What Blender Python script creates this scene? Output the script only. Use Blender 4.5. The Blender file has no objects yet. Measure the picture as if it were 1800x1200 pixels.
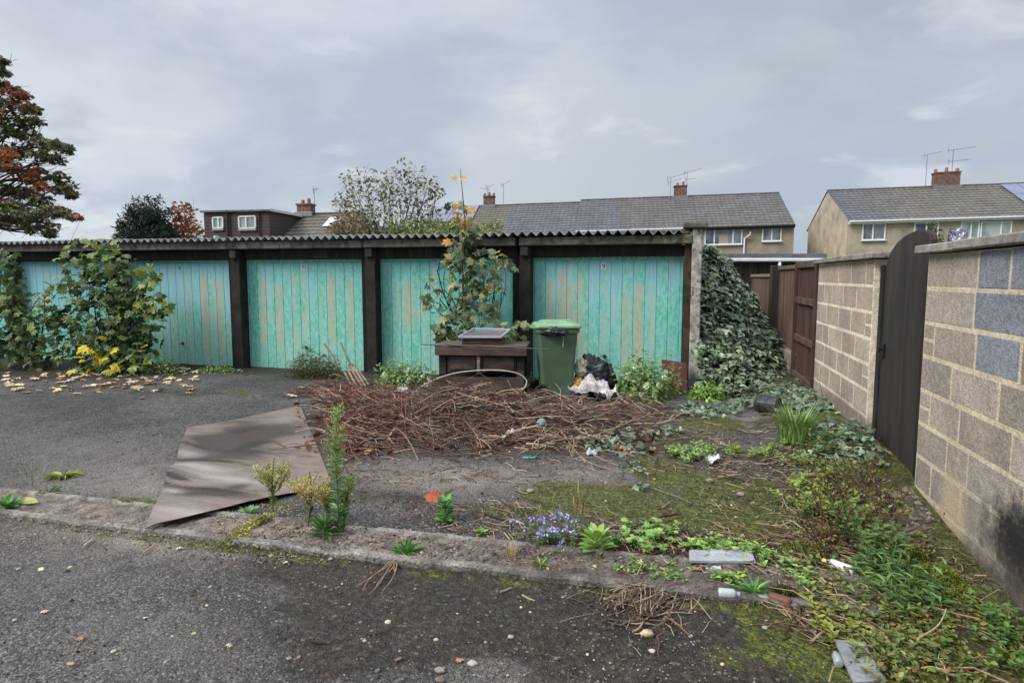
import bpy, math, random
import numpy as np
from mathutils import Vector, noise as mnoise

random.seed(7)
rng = np.random.default_rng(7)
scene = bpy.context.scene
COL = scene.collection

# ------------------------------------------------------------------ camera model (used to measure positions)
F = 1134.0
PITCH = math.atan(113 / F)
YAW = math.atan(290 / F)
CAMH = 1.6


def ray(px, py):
    a = (px - 900) / F
    b = -(py - 600) / F
    fy = math.cos(PITCH) + b * math.sin(PITCH)
    z = -math.sin(PITCH) + b * math.cos(PITCH)
    c, s = math.cos(YAW), math.sin(YAW)
    return np.array([a * c - fy * s, a * s + fy * c, z])


CAM = np.array([0, 0, CAMH])


def sstep(a, b, x):
    t = np.clip((x - a) / (b - a), 0, 1)
    return t * t * (3 - 2 * t)


def hz(x, y):
    """height of the terrain"""
    x = np.asarray(x, float)
    y = np.asarray(y, float)
    bank = sstep(0.75, 1.62, x) * (0.02 + 0.2 * sstep(3.2, 6.0, y)) * (1 - sstep(16, 30, y))
    bank = bank * (1 - sstep(4.0, 9.0, x))
    front = -0.03 * (1 - sstep(3.14, 3.26, y))
    back = -0.03 * sstep(7.5, 9.5, y)
    return bank + front + back


def G(px, py):
    """point of the ground seen at a pixel of the photograph"""
    z = 0.0
    for _ in range(6):
        r = ray(px, py)
        t = (z - CAMH) / r[2]
        p = CAM + r * t
        z = float(hz(p[0], p[1]))
    p[2] = z
    return p


def atY(px, py, Y):
    r = ray(px, py)
    return CAM + r * (Y / r[1])


def atX(px, py, X):
    r = ray(px, py)
    return CAM + r * (X / r[0])


def atZ(px, py, z):
    r = ray(px, py)
    return CAM + r * ((z - CAMH) / r[2])


def atD(px, py, d):
    """at forward distance d"""
    r = ray(px, py)
    c, s = math.cos(YAW), math.sin(YAW)
    f = -r[0] * s + r[1] * c
    return CAM + r * (d / f)


def on_plane(O, pn, px, py):
    r = ray(px, py)
    t = np.dot(O - CAM, pn) / np.dot(r, pn)
    return CAM + r * t


def S(r, g, b, k=1.0):
    def f(c):
        c /= 255.0
        return c / 12.92 if c <= 0.04045 else ((c + 0.055) / 1.055) ** 2.4
    return np.array([f(r) * k, f(g) * k, f(b) * k, 1.0])


# ------------------------------------------------------------------ mesh builder
class MB:
    def __init__(self):
        self.v = []
        self.c = []
        self.f = []      # (array (n,k))
        self.n = 0

    def add(self, verts, faces, col=(1, 1, 1, 1)):
        verts = np.asarray(verts, float).reshape(-1, 3)
        m = len(verts)
        col = np.asarray(col, float)
        if col.ndim == 1:
            if len(col) == 3:
                col = np.append(col, 1)
            col = np.tile(col, (m, 1))
        self.v.append(verts)
        self.c.append(col)
        if isinstance(faces, np.ndarray):
            self.f.append(faces + self.n)
        else:
            byk = {}
            for f in faces:
                byk.setdefault(len(f), []).append(f)
            for k, fl in byk.items():
                self.f.append(np.array(fl, int) + self.n)
        self.n += m

    def box(self, c, s, ang=0.0, col=(1, 1, 1, 1), ch=0.004, rot=None):
        """chamfered box, centre c, size s, turned by ang about z (or a 3x3 rot)"""
        hx, hy, hz_ = s[0] / 2, s[1] / 2, s[2] / 2
        h = np.array([hx, hy, hz_])
        ch = min(ch, 0.45 * min(h))
        idx = {}
        V = []
        for sx in (-1, 1):
            for sy in (-1, 1):
                for sz in (-1, 1):
                    for a in range(3):
                        p = np.array([sx, sy, sz]) * (h - ch)
                        p[a] = (sx, sy, sz)[a] * h[a]
                        idx[(sx, sy, sz, a)] = len(V)
                        V.append(p)
        V = np.array(V)
        Fs = []

        def key(d, a):
            return idx[(d[0], d[1], d[2], a)]
        for a in range(3):
            b, c2 = (a + 1) % 3, (a + 2) % 3
            for s1 in (-1, 1):
                q = []
                for u, w in ((-1, -1), (1, -1), (1, 1), (-1, 1)):
                    d = [0, 0, 0]
                    d[a] = s1
                    d[b] = u
                    d[c2] = w
                    q.append(key(d, a))
                Fs.append(q)
            for u in (-1, 1):
                for w in (-1, 1):
                    d0 = [0, 0, 0]
                    d0[b] = u
                    d0[c2] = w
                    d1 = list(d0)
                    d0[a] = -1
                    d1[a] = 1
                    Fs.append([key(d0, b), key(d1, b), key(d1, c2), key(d0, c2)])
        for sx in (-1, 1):
            for sy in (-1, 1):
                for sz in (-1, 1):
                    d = (sx, sy, sz)
                    Fs.append([key(d, 0), key(d, 1), key(d, 2)])
        out = []
        for f in Fs:
            P = V[f]
            n = np.cross(P[1] - P[0], P[2] - P[0])
            if np.dot(n, P.mean(0)) < 0:
                f = f[::-1]
            out.append(f)
        if rot is None:
            ca, sa = math.cos(ang), math.sin(ang)
            rot = np.array([[ca, -sa, 0], [sa, ca, 0], [0, 0, 1]])
        self.add(V @ np.asarray(rot).T + np.asarray(c, float), out, col)

    def bx(self, x0, x1, y0, y1, z0, z1, col=(1, 1, 1, 1), ch=0.004):
        self.box(((x0 + x1) / 2, (y0 + y1) / 2, (z0 + z1) / 2), (abs(x1 - x0), abs(y1 - y0), abs(z1 - z0)), 0, col, ch)

    def beam(self, a, b, w, h, col=(1, 1, 1, 1), ch=0.003, up=(0, 0, 1)):
        a = np.asarray(a, float)
        b = np.asarray(b, float)
        d = b - a
        L = np.linalg.norm(d)
        x = d / L
        y = np.cross(up, x)
        if np.linalg.norm(y) < 1e-5:
            y = np.cross((0, 1, 0), x)
        y /= np.linalg.norm(y)
        z = np.cross(x, y)
        self.box((a + b) / 2, (L, w, h), 0, col, ch, np.stack([x, y, z], 1))

    def tube(self, pts, rad, sides=5, col=(1, 1, 1, 1), cap=True):
        pts = np.asarray(pts, float)
        n = len(pts)
        rad = np.broadcast_to(np.asarray(rad, float), (n,))
        t = np.gradient(pts, axis=0)
        t /= np.linalg.norm(t, axis=1)[:, None] + 1e-9
        ref = np.array([0.31, 0.17, 0.93]) if abs(t[0, 2]) < 0.8 else np.array([0.93, 0.3, 0.1])
        u = np.cross(t, ref)
        u /= np.linalg.norm(u, axis=1)[:, None] + 1e-9
        w = np.cross(t, u)
        a = np.arange(sides) * 2 * math.pi / sides
        V = pts[:, None, :] + rad[:, None, None] * (np.cos(a)[None, :, None] * u[:, None, :] + np.sin(a)[None, :, None] * w[:, None, :])
        i = np.arange(n - 1)[:, None] * sides
        j = np.arange(sides)[None, :]
        j2 = (j + 1) % sides
        Fq = np.stack([i + j, i + j2, i + sides + j2, i + sides + j], -1).reshape(-1, 4)
        col = np.asarray(col, float)
        if col.ndim == 2:
            col = np.repeat(col, sides, 0)
        base = self.n
        self.add(V.reshape(-1, 3), Fq, col)
        if cap:
            self.f.append(np.array([list(range(sides))[::-1]]) + base)
            self.f.append(np.array([list(range(sides))]) + base + (n - 1) * sides)

    def prism(self, poly, ext, col=(1, 1, 1, 1)):
        """extrude a planar 3-D polygon by a vector"""
        P = np.asarray(poly, float)
        n = len(P)
        V = np.concatenate([P, P + np.asarray(ext, float)])
        fs = [list(range(n))[::-1], [n + k for k in range(n)]]
        fs += [[k, (k + 1) % n, n + (k + 1) % n, n + k] for k in range(n)]
        self.add(V, fs, col)

    def quad(self, pts, col=(1, 1, 1, 1)):
        self.add(pts, [list(range(len(pts)))], col)

    def grid(self, P, col=(1, 1, 1, 1), wrap=False):
        """P (m,n,3)"""
        m, n = P.shape[:2]
        i, j = np.meshgrid(np.arange(m - 1), np.arange(n if wrap else n - 1), indexing='ij')
        j2 = (j + 1) % n
        Fq = np.stack([i * n + j, i * n + j2, (i + 1) * n + j2, (i + 1) * n + j], -1).reshape(-1, 4)
        col = np.asarray(col, float)
        if col.ndim == 3:
            col = col.reshape(-1, col.shape[-1])
        self.add(P.reshape(-1, 3), Fq, col)

    def leaves(self, tpl, pos, direc, nrm, size, cols):
        tv, tf = tpl
        pos = np.asarray(pos, float)
        N = len(pos)
        if N == 0:
            return
        nrm = nrm / (np.linalg.norm(nrm, axis=1)[:, None] + 1e-9)
        X = direc - (direc * nrm).sum(1)[:, None] * nrm
        X /= np.linalg.norm(X, axis=1)[:, None] + 1e-9
        Y = np.cross(nrm, X)
        size = np.broadcast_to(np.asarray(size, float), (N,))
        V = pos[:, None, :] + size[:, None, None] * (tv[None, :, 0:1] * X[:, None] + tv[None, :, 1:2] * Y[:, None] + tv[None, :, 2:3] * nrm[:, None])
        k = len(tv)
        col = np.repeat(np.asarray(cols, float), k, 0)
        off = (np.arange(N) * k)[:, None, None]
        base = self.n
        byk = {}
        for f in tf:
            byk.setdefault(len(f), []).append(f)
        self.v.append(V.reshape(-1, 3))
        self.c.append(col)
        self.n += N * k
        for kk, fl in byk.items():
            self.f.append((np.array(fl)[None] + off).reshape(-1, kk) + base)

    def build(self, name, mat, parent=None, origin=None, smooth=False, link=True):
        v = np.concatenate(self.v)
        c = np.concatenate(self.c)
        if parent is not None:
            org = WORLD_LOC[parent.name]
        elif origin is not None:
            org = np.asarray(origin, float)
        else:
            org = np.zeros(3)
        me = bpy.data.meshes.new(name)
        tot = [np.full(len(a), a.shape[1]) for a in self.f]
        tot = np.concatenate(tot)
        li = np.concatenate([a.ravel() for a in self.f])
        me.vertices.add(len(v))
        me.vertices.foreach_set('co', (v - org).ravel())
        me.loops.add(len(li))
        me.loops.foreach_set('vertex_index', li.astype(np.int32))
        me.polygons.add(len(tot))
        st = np.concatenate([[0], np.cumsum(tot)[:-1]])
        me.polygons.foreach_set('loop_start', st.astype(np.int32))
        me.polygons.foreach_set('loop_total', tot.astype(np.int32))
        me.polygons.foreach_set('use_smooth', np.full(len(tot), bool(smooth)))
        me.update(calc_edges=True)
        at = me.color_attributes.new('tint', 'FLOAT_COLOR', 'POINT')
        at.data.foreach_set('color', c.astype(np.float32).ravel())
        me.validate()
        me.materials.append(mat)
        o = bpy.data.objects.new(name, me)
        COL.objects.link(o)
        if parent is not None:
            o.parent = parent
        else:
            o.location = org
        WORLD_LOC[o.name] = org
        return o


WORLD_LOC = {}


def tag(o, label=None, cat=None, group=None, kind=None):
    if label:
        o['label'] = label
    if cat:
        o['category'] = cat
    if group:
        o['group'] = group
    if kind:
        o['kind'] = kind
    return o


def thing(name, loc, label, cat, group=None):
    o = bpy.data.objects.new(name, None)
    o.empty_display_size = 0.1
    COL.objects.link(o)
    o.location = [float(t) for t in loc]
    WORLD_LOC[o.name] = np.asarray(loc, float)
    return tag(o, label, cat, group)


def dup(o, loc, rz=0.0, sc=1.0, label=None, parent=None):
    """copy of a thing with its parts and sub-parts"""
    c = o.copy()
    COL.objects.link(c)
    if parent is not None:
        c.parent = parent
    if loc is not None:
        c.location = [float(t) for t in loc]
        c.rotation_euler = (0, 0, rz)
        c.scale = (sc, sc, sc)
    if label:
        c['label'] = label
    for ch in list(o.children):
        dup(ch, None, parent=c)
    return c


# ------------------------------------------------------------------ materials
def nodes_of(name):
    m = bpy.data.materials.new(name)
    m.use_nodes = True
    nt = m.node_tree
    for n in list(nt.nodes):
        nt.nodes.remove(n)
    out = nt.nodes.new('ShaderNodeOutputMaterial')
    bs = nt.nodes.new('ShaderNodeBsdfPrincipled')
    nt.links.new(bs.outputs[0], out.inputs[0])
    return m, nt, bs, out


class NT:
    def __init__(self, nt):
        self.nt = nt

    def n(self, t, **kw):
        x = self.nt.nodes.new(t)
        for k, v in kw.items():
            setattr(x, k, v)
        return x

    def l(self, a, b):
        self.nt.links.new(a, b)

    def coord(self, which='Object', scale=(1, 1, 1)):
        tc = self.n('ShaderNodeTexCoord')
        mp = self.n('ShaderNodeMapping')
        mp.inputs['Scale'].default_value = scale
        self.l(tc.outputs[which], mp.inputs[0])
        return mp.outputs[0]

    def pos(self, scale=(1, 1, 1)):
        tc = self.n('ShaderNodeNewGeometry')
        mp = self.n('ShaderNodeMapping')
        mp.inputs['Scale'].default_value = scale
        self.l(tc.outputs['Position'], mp.inputs[0])
        return mp.outputs[0]

    def noise(self, co, scale, detail=4, rough=0.55, dist=0.0, out=0):
        x = self.n('ShaderNodeTexNoise')
        x.inputs['Scale'].default_value = scale
        x.inputs['Detail'].default_value = detail
        x.inputs['Roughness'].default_value = rough
        x.inputs['Distortion'].default_value = dist
        self.l(co, x.inputs['Vector'])
        return x.outputs[out]

    def vor(self, co, scale, feature='F1', out='Distance'):
        x = self.n('ShaderNodeTexVoronoi', feature=feature)
        x.inputs['Scale'].default_value = scale
        self.l(co, x.inputs['Vector'])
        return x.outputs[out]

    def rng(self, v, a, b, c=0.0, d=1.0, smooth=True):
        x = self.n('ShaderNodeMapRange', interpolation_type='SMOOTHSTEP' if smooth else 'LINEAR')
        self.l(v, x.inputs['Value'])
        x.inputs['From Min'].default_value = a
        x.inputs['From Max'].default_value = b
        x.inputs['To Min'].default_value = c
        x.inputs['To Max'].default_value = d
        return x.outputs['Result']

    def math(self, op, a, b=None, clamp=False):
        x = self.n('ShaderNodeMath', operation=op, use_clamp=clamp)
        for k, v in enumerate((a, b)):
            if v is None:
                continue
            if isinstance(v, (int, float)):
                x.inputs[k].default_value = v
            else:
                self.l(v, x.inputs[k])
        return x.outputs[0]

    def mix(self, fac, a, b, blend='MIX'):
        x = self.n('ShaderNodeMix', data_type='RGBA', blend_type=blend)
        x.clamp_factor = True
        for sock, v in ((x.inputs[0], fac), (x.inputs[6], a), (x.inputs[7], b)):
            if isinstance(v, (int, float)):
                sock.default_value = v
            elif isinstance(v, (tuple, list, np.ndarray)):
                v = list(v)
                sock.default_value = v if len(v) == 4 else v + [1]
            else:
                self.l(v, sock)
        return x.outputs[2]

    def attr(self, name='tint', out='Color'):
        x = self.n('ShaderNodeAttribute', attribute_name=name)
        return x.outputs[out]

    def sep(self, c):
        x = self.n('ShaderNodeSeparateColor')
        self.l(c, x.inputs[0])
        return x.outputs

    def bump(self, h, strength, dist, bs, prev=None):
        x = self.n('ShaderNodeBump')
        x.inputs['Strength'].default_value = strength
        x.inputs['Distance'].default_value = dist
        self.l(h, x.inputs['Height'])
        if prev is not None:
            self.l(prev, x.inputs['Normal'])
        if bs is not None:
            self.l(x.outputs[0], bs.inputs['Normal'])
        return x.outputs[0]


def mat(name, base=(1, 1, 1), var=0.35, scale=8, rough=0.8, bump=0.3, bscale=60, bdist=0.004, stretch=(1, 1, 1),
        dirt=None, dirt_amt=0.4, dirt_scale=3, spec=0.3, metal=0.0, fine=0.15):
    """general weathered surface: tint attribute x base colour, broken up by noise at three scales"""
    m, nt, bs, out = nodes_of(name)
    N = NT(nt)
    co = N.pos(stretch)
    big = N.noise(co, scale, 5)
    fin = N.noise(co, bscale, 3)
    c = N.mix(1.0, N.attr(), list(base), 'MULTIPLY')
    k = N.rng(big, 0.25, 0.75, 1 - var, 1 + var * 0.6)
    k2 = N.rng(fin, 0.3, 0.7, 1 - fine, 1 + fine)
    kk = N.math('MULTIPLY', k, k2)
    cx = N.n('ShaderNodeCombineColor')
    for i in range(3):
        N.l(kk, cx.inputs[i])
    c = N.mix(1.0, c, cx.outputs[0], 'MULTIPLY')
    if dirt is not None:
        d = N.noise(N.pos(stretch), dirt_scale, 6, 0.65, 0.4)
        df = N.rng(d, 0.5, 0.68, 0, dirt_amt)
        c = N.mix(df, c, list(dirt))
    N.l(c, bs.inputs['Base Color'])
    bs.inputs['Roughness'].default_value = rough
    bs.inputs['Specular IOR Level'].default_value = spec
    bs.inputs['Metallic'].default_value = metal
    if bump > 0:
        hh = N.math('ADD', fin, N.math('MULTIPLY', big, 0.7))
        N.bump(hh, bump, bdist, bs)
    return m


def leaf_mat(name, rough=0.45, trans=0.3, spec=0.35, var=0.25):
    m, nt, bs, out = nodes_of(name)
    N = NT(nt)
    co = N.pos()
    k = N.rng(N.noise(co, 9, 3), 0.3, 0.7, 1.3 * (1 - var), 1.3 * (1 + var))
    cx = N.n('ShaderNodeCombineColor')
    for i in range(3):
        N.l(k, cx.inputs[i])
    c = N.mix(1.0, N.attr(), cx.outputs[0], 'MULTIPLY')
    N.l(c, bs.inputs['Base Color'])
    bs.inputs['Roughness'].default_value = rough
    bs.inputs['Specular IOR Level'].default_value = spec
    tr = N.n('ShaderNodeBsdfTranslucent')
    N.l(c, tr.inputs[0])
    mx = N.n('ShaderNodeMixShader')
    mx.inputs[0].default_value = trans
    N.l(bs.outputs[0], mx.inputs[1])
    N.l(tr.outputs[0], mx.inputs[2])
    N.l(mx.outputs[0], out.inputs[0])
    return m


# asphalt ------------------------------------------------------------
def make_ground_mat():
    m, nt, bs, out = nodes_of('asphalt')
    N = NT(nt)
    co = N.pos()
    msk = N.sep(N.attr('tint'))
    n1 = N.noise(co, 0.9, 6, 0.6)
    n2 = N.noise(co, 11, 5, 0.65)
    n3 = N.noise(co, 70, 3, 0.6)
    vc = N.vor(co, 105, out='Color')
    vsep = N.sep(vc)
    vd = N.vor(co, 105)
    base = N.mix(N.rng(n1, 0.3, 0.7), S(56, 54, 52)[:3], S(92, 88, 85)[:3])
    base = N.mix(N.rng(n2, 0.45, 0.7, 0, 0.55), base, S(44, 42, 41)[:3])
    agg = N.math('MULTIPLY', N.rng(vsep[0], 0, 1, 0.38, 1.65, False), N.rng(n3, 0.3, 0.7, 0.7, 1.3))
    cx = N.n('ShaderNodeCombineColor')
    for i in range(3):
        N.l(agg, cx.inputs[i])
    base = N.mix(1.0, base, cx.outputs[0], 'MULTIPLY')
    v2 = N.sep(N.vor(co, 46, out='Color'))
    d2 = N.vor(co, 46)
    k2 = N.rng(v2[0], 0, 1, 0.55, 1.4, False)
    cz = N.n('ShaderNodeCombineColor')
    for i in range(3):
        N.l(k2, cz.inputs[i])
    base = N.mix(0.75, base, N.mix(1.0, base, cz.outputs[0], 'MULTIPLY'))
    ch2 = N.math('MULTIPLY', N.math('GREATER_THAN', v2[1], 0.95), N.math('LESS_THAN', d2, 0.4))
    base = N.mix(N.math('MULTIPLY', ch2, 0.6), base, S(150, 142, 134)[:3])
    # pale chips of exposed aggregate
    chip = N.math('MULTIPLY', N.math('GREATER_THAN', vsep[1], 0.9), N.math('LESS_THAN', vd, 0.5))
    base = N.mix(N.math('MULTIPLY', chip, 0.75), base, S(158, 149, 138)[:3])
    # dry, dusty areas
    nl = N.noise(co, 5, 6, 0.7, 0.3)
    lf = N.math('MULTIPLY', msk[1], N.rng(nl, 0.3, 0.6, 0.25, 1.0), True)
    dust = N.mix(N.rng(n3, 0.3, 0.7), S(112, 104, 98)[:3], S(160, 147, 137)[:3])
    base = N.mix(lf, base, dust)
    # damp brown soil
    nb = N.noise(co, 3.4, 6, 0.7, 0.5)
    bf = N.rng(N.math('ADD', nb, N.math('MULTIPLY', msk[2], 0.5)), 0.66, 0.92, 0, 0.85)
    soil = N.mix(N.rng(n2, 0.3, 0.7), S(32, 27, 21)[:3], S(64, 54, 43)[:3])
    base = N.mix(bf, base, soil)
    # moss
    nm = N.noise(co, 4.2, 7, 0.72, 0.6)
    mf = N.rng(N.math('ADD', nm, N.math('MULTIPLY', msk[0], 0.6)), 0.69, 0.92, 0, 0.94)
    mossc = N.mix(N.rng(n3, 0.3, 0.75), S(48, 51, 21)[:3], S(112, 118, 36)[:3])
    mossc = N.mix(N.rng(n2, 0.45, 0.7, 0, 0.7), mossc, S(52, 44, 28)[:3])
    base = N.mix(mf, base, mossc)
    sm = N.math('MAXIMUM', mf, bf)
    vg = N.vor(N.pos((1, 1, 1)), 42, out='Color')
    vgs = N.sep(vg)
    g1 = N.math('MULTIPLY', N.rng(vgs[0], 0, 1, 0.5, 1.45, False), N.rng(N.noise(co, 30, 5, 0.75), 0.3, 0.7, 0.6, 1.45))
    cy = N.n('ShaderNodeCombineColor')
    for i in range(3):
        N.l(g1, cy.inputs[i])
    base = N.mix(sm, base, N.mix(1.0, base, cy.outputs[0], 'MULTIPLY'))
    fl = N.math('MULTIPLY', N.math('GREATER_THAN', vgs[1], 0.94), N.math('LESS_THAN', N.vor(co, 42), 0.42))
    base = N.mix(N.math('MULTIPLY', N.math('MULTIPLY', fl, sm), 0.6), base, S(142, 124, 102)[:3])
    N.l(base, bs.inputs['Base Color'])
    N.l(N.rng(n2, 0.3, 0.7, 0.55, 0.85), bs.inputs['Roughness'])
    bs.inputs['Specular IOR Level'].default_value = 0.35
    h = N.math('ADD', N.math('MULTIPLY', N.math('ADD', vd, d2), -0.7), N.math('MULTIPLY', n3, 0.9))
    h = N.math('ADD', h, N.math('MULTIPLY', n2, 2.2))
    N.bump(h, 1.0, 0.011, bs)
    return m


def make_door_mat():
    """weathered turquoise paint; tint.r = rust, tint.g = how blue, tint.b = wear"""
    m, nt, bs, out = nodes_of('turquoise_paint')
    N = NT(nt)
    co = N.pos()
    st = N.pos((1, 1, 0.16))
    t = N.sep(N.attr('tint'))
    a = N.noise(st, 7, 6, 0.65)
    st2 = N.pos((1, 1, 0.07))
    b = N.noise(st2, 42, 7, 0.75)
    c0 = N.noise(N.pos((1, 1, 0.55)), 24, 7, 0.75)
    teal = N.mix(N.rng(c0, 0.36, 0.66), S(86, 182, 160)[:3], S(146, 216, 200)[:3])
    blue = N.mix(N.rng(b, 0.3, 0.7), S(122, 190, 202)[:3], S(164, 204, 216)[:3])
    bf = N.rng(N.math('ADD', a, N.math('MULTIPLY', t[1], 0.5)), 0.6, 0.9, 0, 0.9)
    col = N.mix(bf, teal, blue)
    # chalky worn streaks
    wf = N.rng(N.math('ADD', b, N.math('MULTIPLY', t[2], 0.35)), 0.6, 0.9, 0, 0.5)
    col = N.mix(wf, col, S(176, 200, 184)[:3])
    # broad cream grey peeling
    pl = N.noise(N.pos((1, 1, 0.3)), 9, 8, 0.78)
    pf = N.rng(N.math('ADD', pl, N.math('MULTIPLY', t[0], 0.3)), 0.56, 0.8, 0, 0.6)
    col = N.mix(pf, col, S(182, 196, 176)[:3])
    # rust runs
    rf = N.rng(N.math('ADD', N.math('ADD', N.math('MULTIPLY', t[0], 0.62), N.math('MULTIPLY', b, 0.55)), N.math('MULTIPLY', c0, 0.5)), 0.71, 1.15, 0, 0.88)
    rf = N.math('MULTIPLY', rf, N.rng(N.noise(N.pos((1, 1, 0.35)), 38, 6, 0.75), 0.36, 0.6, 0.25, 1.0))
    rust = N.mix(N.rng(b, 0.34, 0.52), S(158, 126, 90)[:3], S(184, 178, 152)[:3])
    col = N.mix(rf, col, rust)
    # small dark chips
    ch = N.noise(co, 75, 3, 0.6)
    col = N.mix(N.rng(ch, 0.66, 0.74, 0, 0.4), col, S(62, 88, 82)[:3])
    gr = N.rng(N.noise(st2, 22, 6, 0.75), 0.56, 0.72, 0, 0.3)
    col = N.mix(gr, col, S(60, 92, 84)[:3])
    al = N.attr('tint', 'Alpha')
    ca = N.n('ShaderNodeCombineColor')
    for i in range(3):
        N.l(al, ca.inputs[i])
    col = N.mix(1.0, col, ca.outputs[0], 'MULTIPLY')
    N.l(col, bs.inputs['Base Color'])
    bs.inputs['Roughness'].default_value = 0.6
    bs.inputs['Specular IOR Level'].default_value = 0.3
    N.bump(N.math('ADD', c0, b), 0.2, 0.002, bs)
    return m


def make_wall_mat(name, stains):
    m, nt, bs, out = nodes_of(name)
    N = NT(nt)
    co = N.pos()
    big = N.noise(co, 2.6, 5, 0.6)
    mid = N.noise(co, 22, 5, 0.7)
    fin = N.noise(co, 90, 3, 0.6)
    vs = N.vor(co, 70)
    k = N.math('MULTIPLY', N.rng(mid, 0.3, 0.7, 0.82, 1.14), N.rng(fin, 0.3, 0.7, 0.78, 1.2))
    k = N.math('MULTIPLY', k, N.rng(big, 0.3, 0.7, 0.85, 1.12))
    cx = N.n('ShaderNodeCombineColor')
    for i in range(3):
        N.l(k, cx.inputs[i])
    c = N.mix(1.0, N.attr(), cx.outputs[0], 'MULTIPLY')
    c = N.mix(N.math('MULTIPLY', N.math('LESS_THAN', vs, 0.16), N.math('GREATER_THAN', mid, 0.55)), c, S(196, 186, 172)[:3])
    g = N.n('ShaderNodeNewGeometry')
    sx = N.n('ShaderNodeSeparateXYZ')
    N.l(g.outputs['Position'], sx.inputs[0])
    for (y, z, ry, rz, colr, amt) in stains:
        dy = N.math('MULTIPLY', N.math('SUBTRACT', sx.outputs[1], y), 1 / ry)
        dz = N.math('MULTIPLY', N.math('SUBTRACT', sx.outputs[2], z), 1 / rz)
        d = N.math('SQRT', N.math('ADD', N.math('MULTIPLY', dy, dy), N.math('MULTIPLY', dz, dz)))
        d = N.math('ADD', d, N.math('MULTIPLY', N.math('SUBTRACT', N.noise(co, 9, 6, 0.75), 0.5), 1.3))
        c = N.mix(N.rng(d, 0.5, 1.15, amt, 0), c, list(colr[:3]))
    N.l(c, bs.inputs['Base Color'])
    bs.inputs['Roughness'].default_value = 0.9
    bs.inputs['Specular IOR Level'].default_value = 0.2
    h = N.math('ADD', N.math('MULTIPLY', mid, 1.6), fin)
    N.bump(h, 0.8, 0.009, bs)
    return m


def make_sheet_mat():
    m, nt, bs, out = nodes_of('stained_sheet')
    N = NT(nt)
    co = N.pos()
    t = N.sep(N.attr('tint'))
    a = N.noise(N.pos((0.6, 1.3, 1)), 2.6, 8, 0.68, 0.6)
    b = N.noise(N.pos((0.7, 2.0, 1)), 6, 8, 0.72, 0.3)
    f = N.noise(co, 60, 4, 0.6)
    c = N.mix(N.rng(b, 0.3, 0.7), S(136, 119, 107)[:3], S(108, 92, 81)[:3])
    c = N.mix(N.rng(N.math('ADD', a, N.math('MULTIPLY', t[0], 0.85)), 0.55, 1.05, 0, 0.95), c, S(54, 41, 32)[:3])
    c = N.mix(N.rng(N.math('ADD', b, N.math('MULTIPLY', t[1], 0.7)), 0.6, 0.95, 0, 0.95), c, S(30, 23, 19)[:3])
    c = N.mix(N.math('MULTIPLY', t[2], N.rng(b, 0.25, 0.6, 0.3, 0.95)), c, S(176, 166, 159)[:3])
    c = N.mix(N.rng(f, 0.56, 0.7, 0, 0.5), c, S(66, 53, 46)[:3])
    c = N.mix(N.rng(N.noise(co, 120, 3, 0.6), 0.64, 0.7, 0, 0.5), c, S(176, 168, 160)[:3])
    N.l(c, bs.inputs['Base Color'])
    N.l(N.rng(b, 0.3, 0.7, 0.38, 0.62), bs.inputs['Roughness'])
    bs.inputs['Specular IOR Level'].default_value = 0.5
    N.bump(b, 0.25, 0.01, bs)
    return m


def make_tile_mat(name):
    m, nt, bs, out = nodes_of(name)
    N = NT(nt)
    co = N.pos()
    big = N.noise(co, 0.8, 6, 0.65)
    mid = N.noise(co, 4, 5, 0.7)
    k = N.math('MULTIPLY', N.rng(mid, 0.3, 0.7, 0.72, 1.25), N.rng(big, 0.3, 0.7, 0.85, 1.15))
    cx = N.n('ShaderNodeCombineColor')
    for i in range(3):
        N.l(k, cx.inputs[i])
    c = N.mix(1.0, N.attr(), cx.outputs[0], 'MULTIPLY')
    c = N.mix(N.rng(N.noise(co, 2.2, 7, 0.75), 0.6, 0.75, 0, 0.3), c, S(112, 108, 86)[:3])
    N.l(c, bs.inputs['Base Color'])
    bs.inputs['Roughness'].default_value = 0.75
    return m


def make_glass(name, dark=(0.03, 0.04, 0.05), light=(0.2, 0.23, 0.25)):
    m, nt, bs, out = nodes_of(name)
    N = NT(nt)
    n = N.noise(N.pos((1, 1, 0.6)), 0.9, 3)
    c = N.mix(N.rng(n, 0.4, 0.6), dark, light)
    N.l(c, bs.inputs['Base Color'])
    bs.inputs['Roughness'].default_value = 0.08
    bs.inputs['Specular IOR Level'].default_value = 0.8
    return m


M = {}
M['ground'] = make_ground_mat()
M['door'] = make_door_mat()
M['sheet'] = make_sheet_mat()
M['tile'] = make_tile_mat('roof_tiles')
M['glass'] = make_glass('window_glass')
M['glass_lit'] = make_glass('window_glass_blind', (0.22, 0.28, 0.26), (0.42, 0.47, 0.45))  # paler glass colours, for blinds, dormer panes and clear bottles
M['plain'] = mat('painted', (1, 1, 1), 0.12, 5, 0.5, 0.05, 60)
M['upvc'] = mat('white_upvc', S(222, 224, 226)[:3], 0.08, 3, 0.4, 0.0)
M['render_wall'] = mat('pebbledash', (1, 1, 1), 0.22, 1.2, 0.95, 0.5, 30, 0.02, dirt=S(96, 82, 66)[:3], dirt_amt=0.35, dirt_scale=0.8)
M['concrete'] = mat('old_concrete', (1, 1, 1), 0.45, 5, 0.92, 0.6, 55, 0.008, dirt=S(44, 40, 36)[:3], dirt_amt=0.75, dirt_scale=7)
M['lichen_concrete'] = mat('lichen_concrete', (1, 1, 1), 0.5, 9, 0.95, 0.7, 60, 0.01, dirt=S(58, 52, 45)[:3], dirt_amt=0.9, dirt_scale=13)
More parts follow.
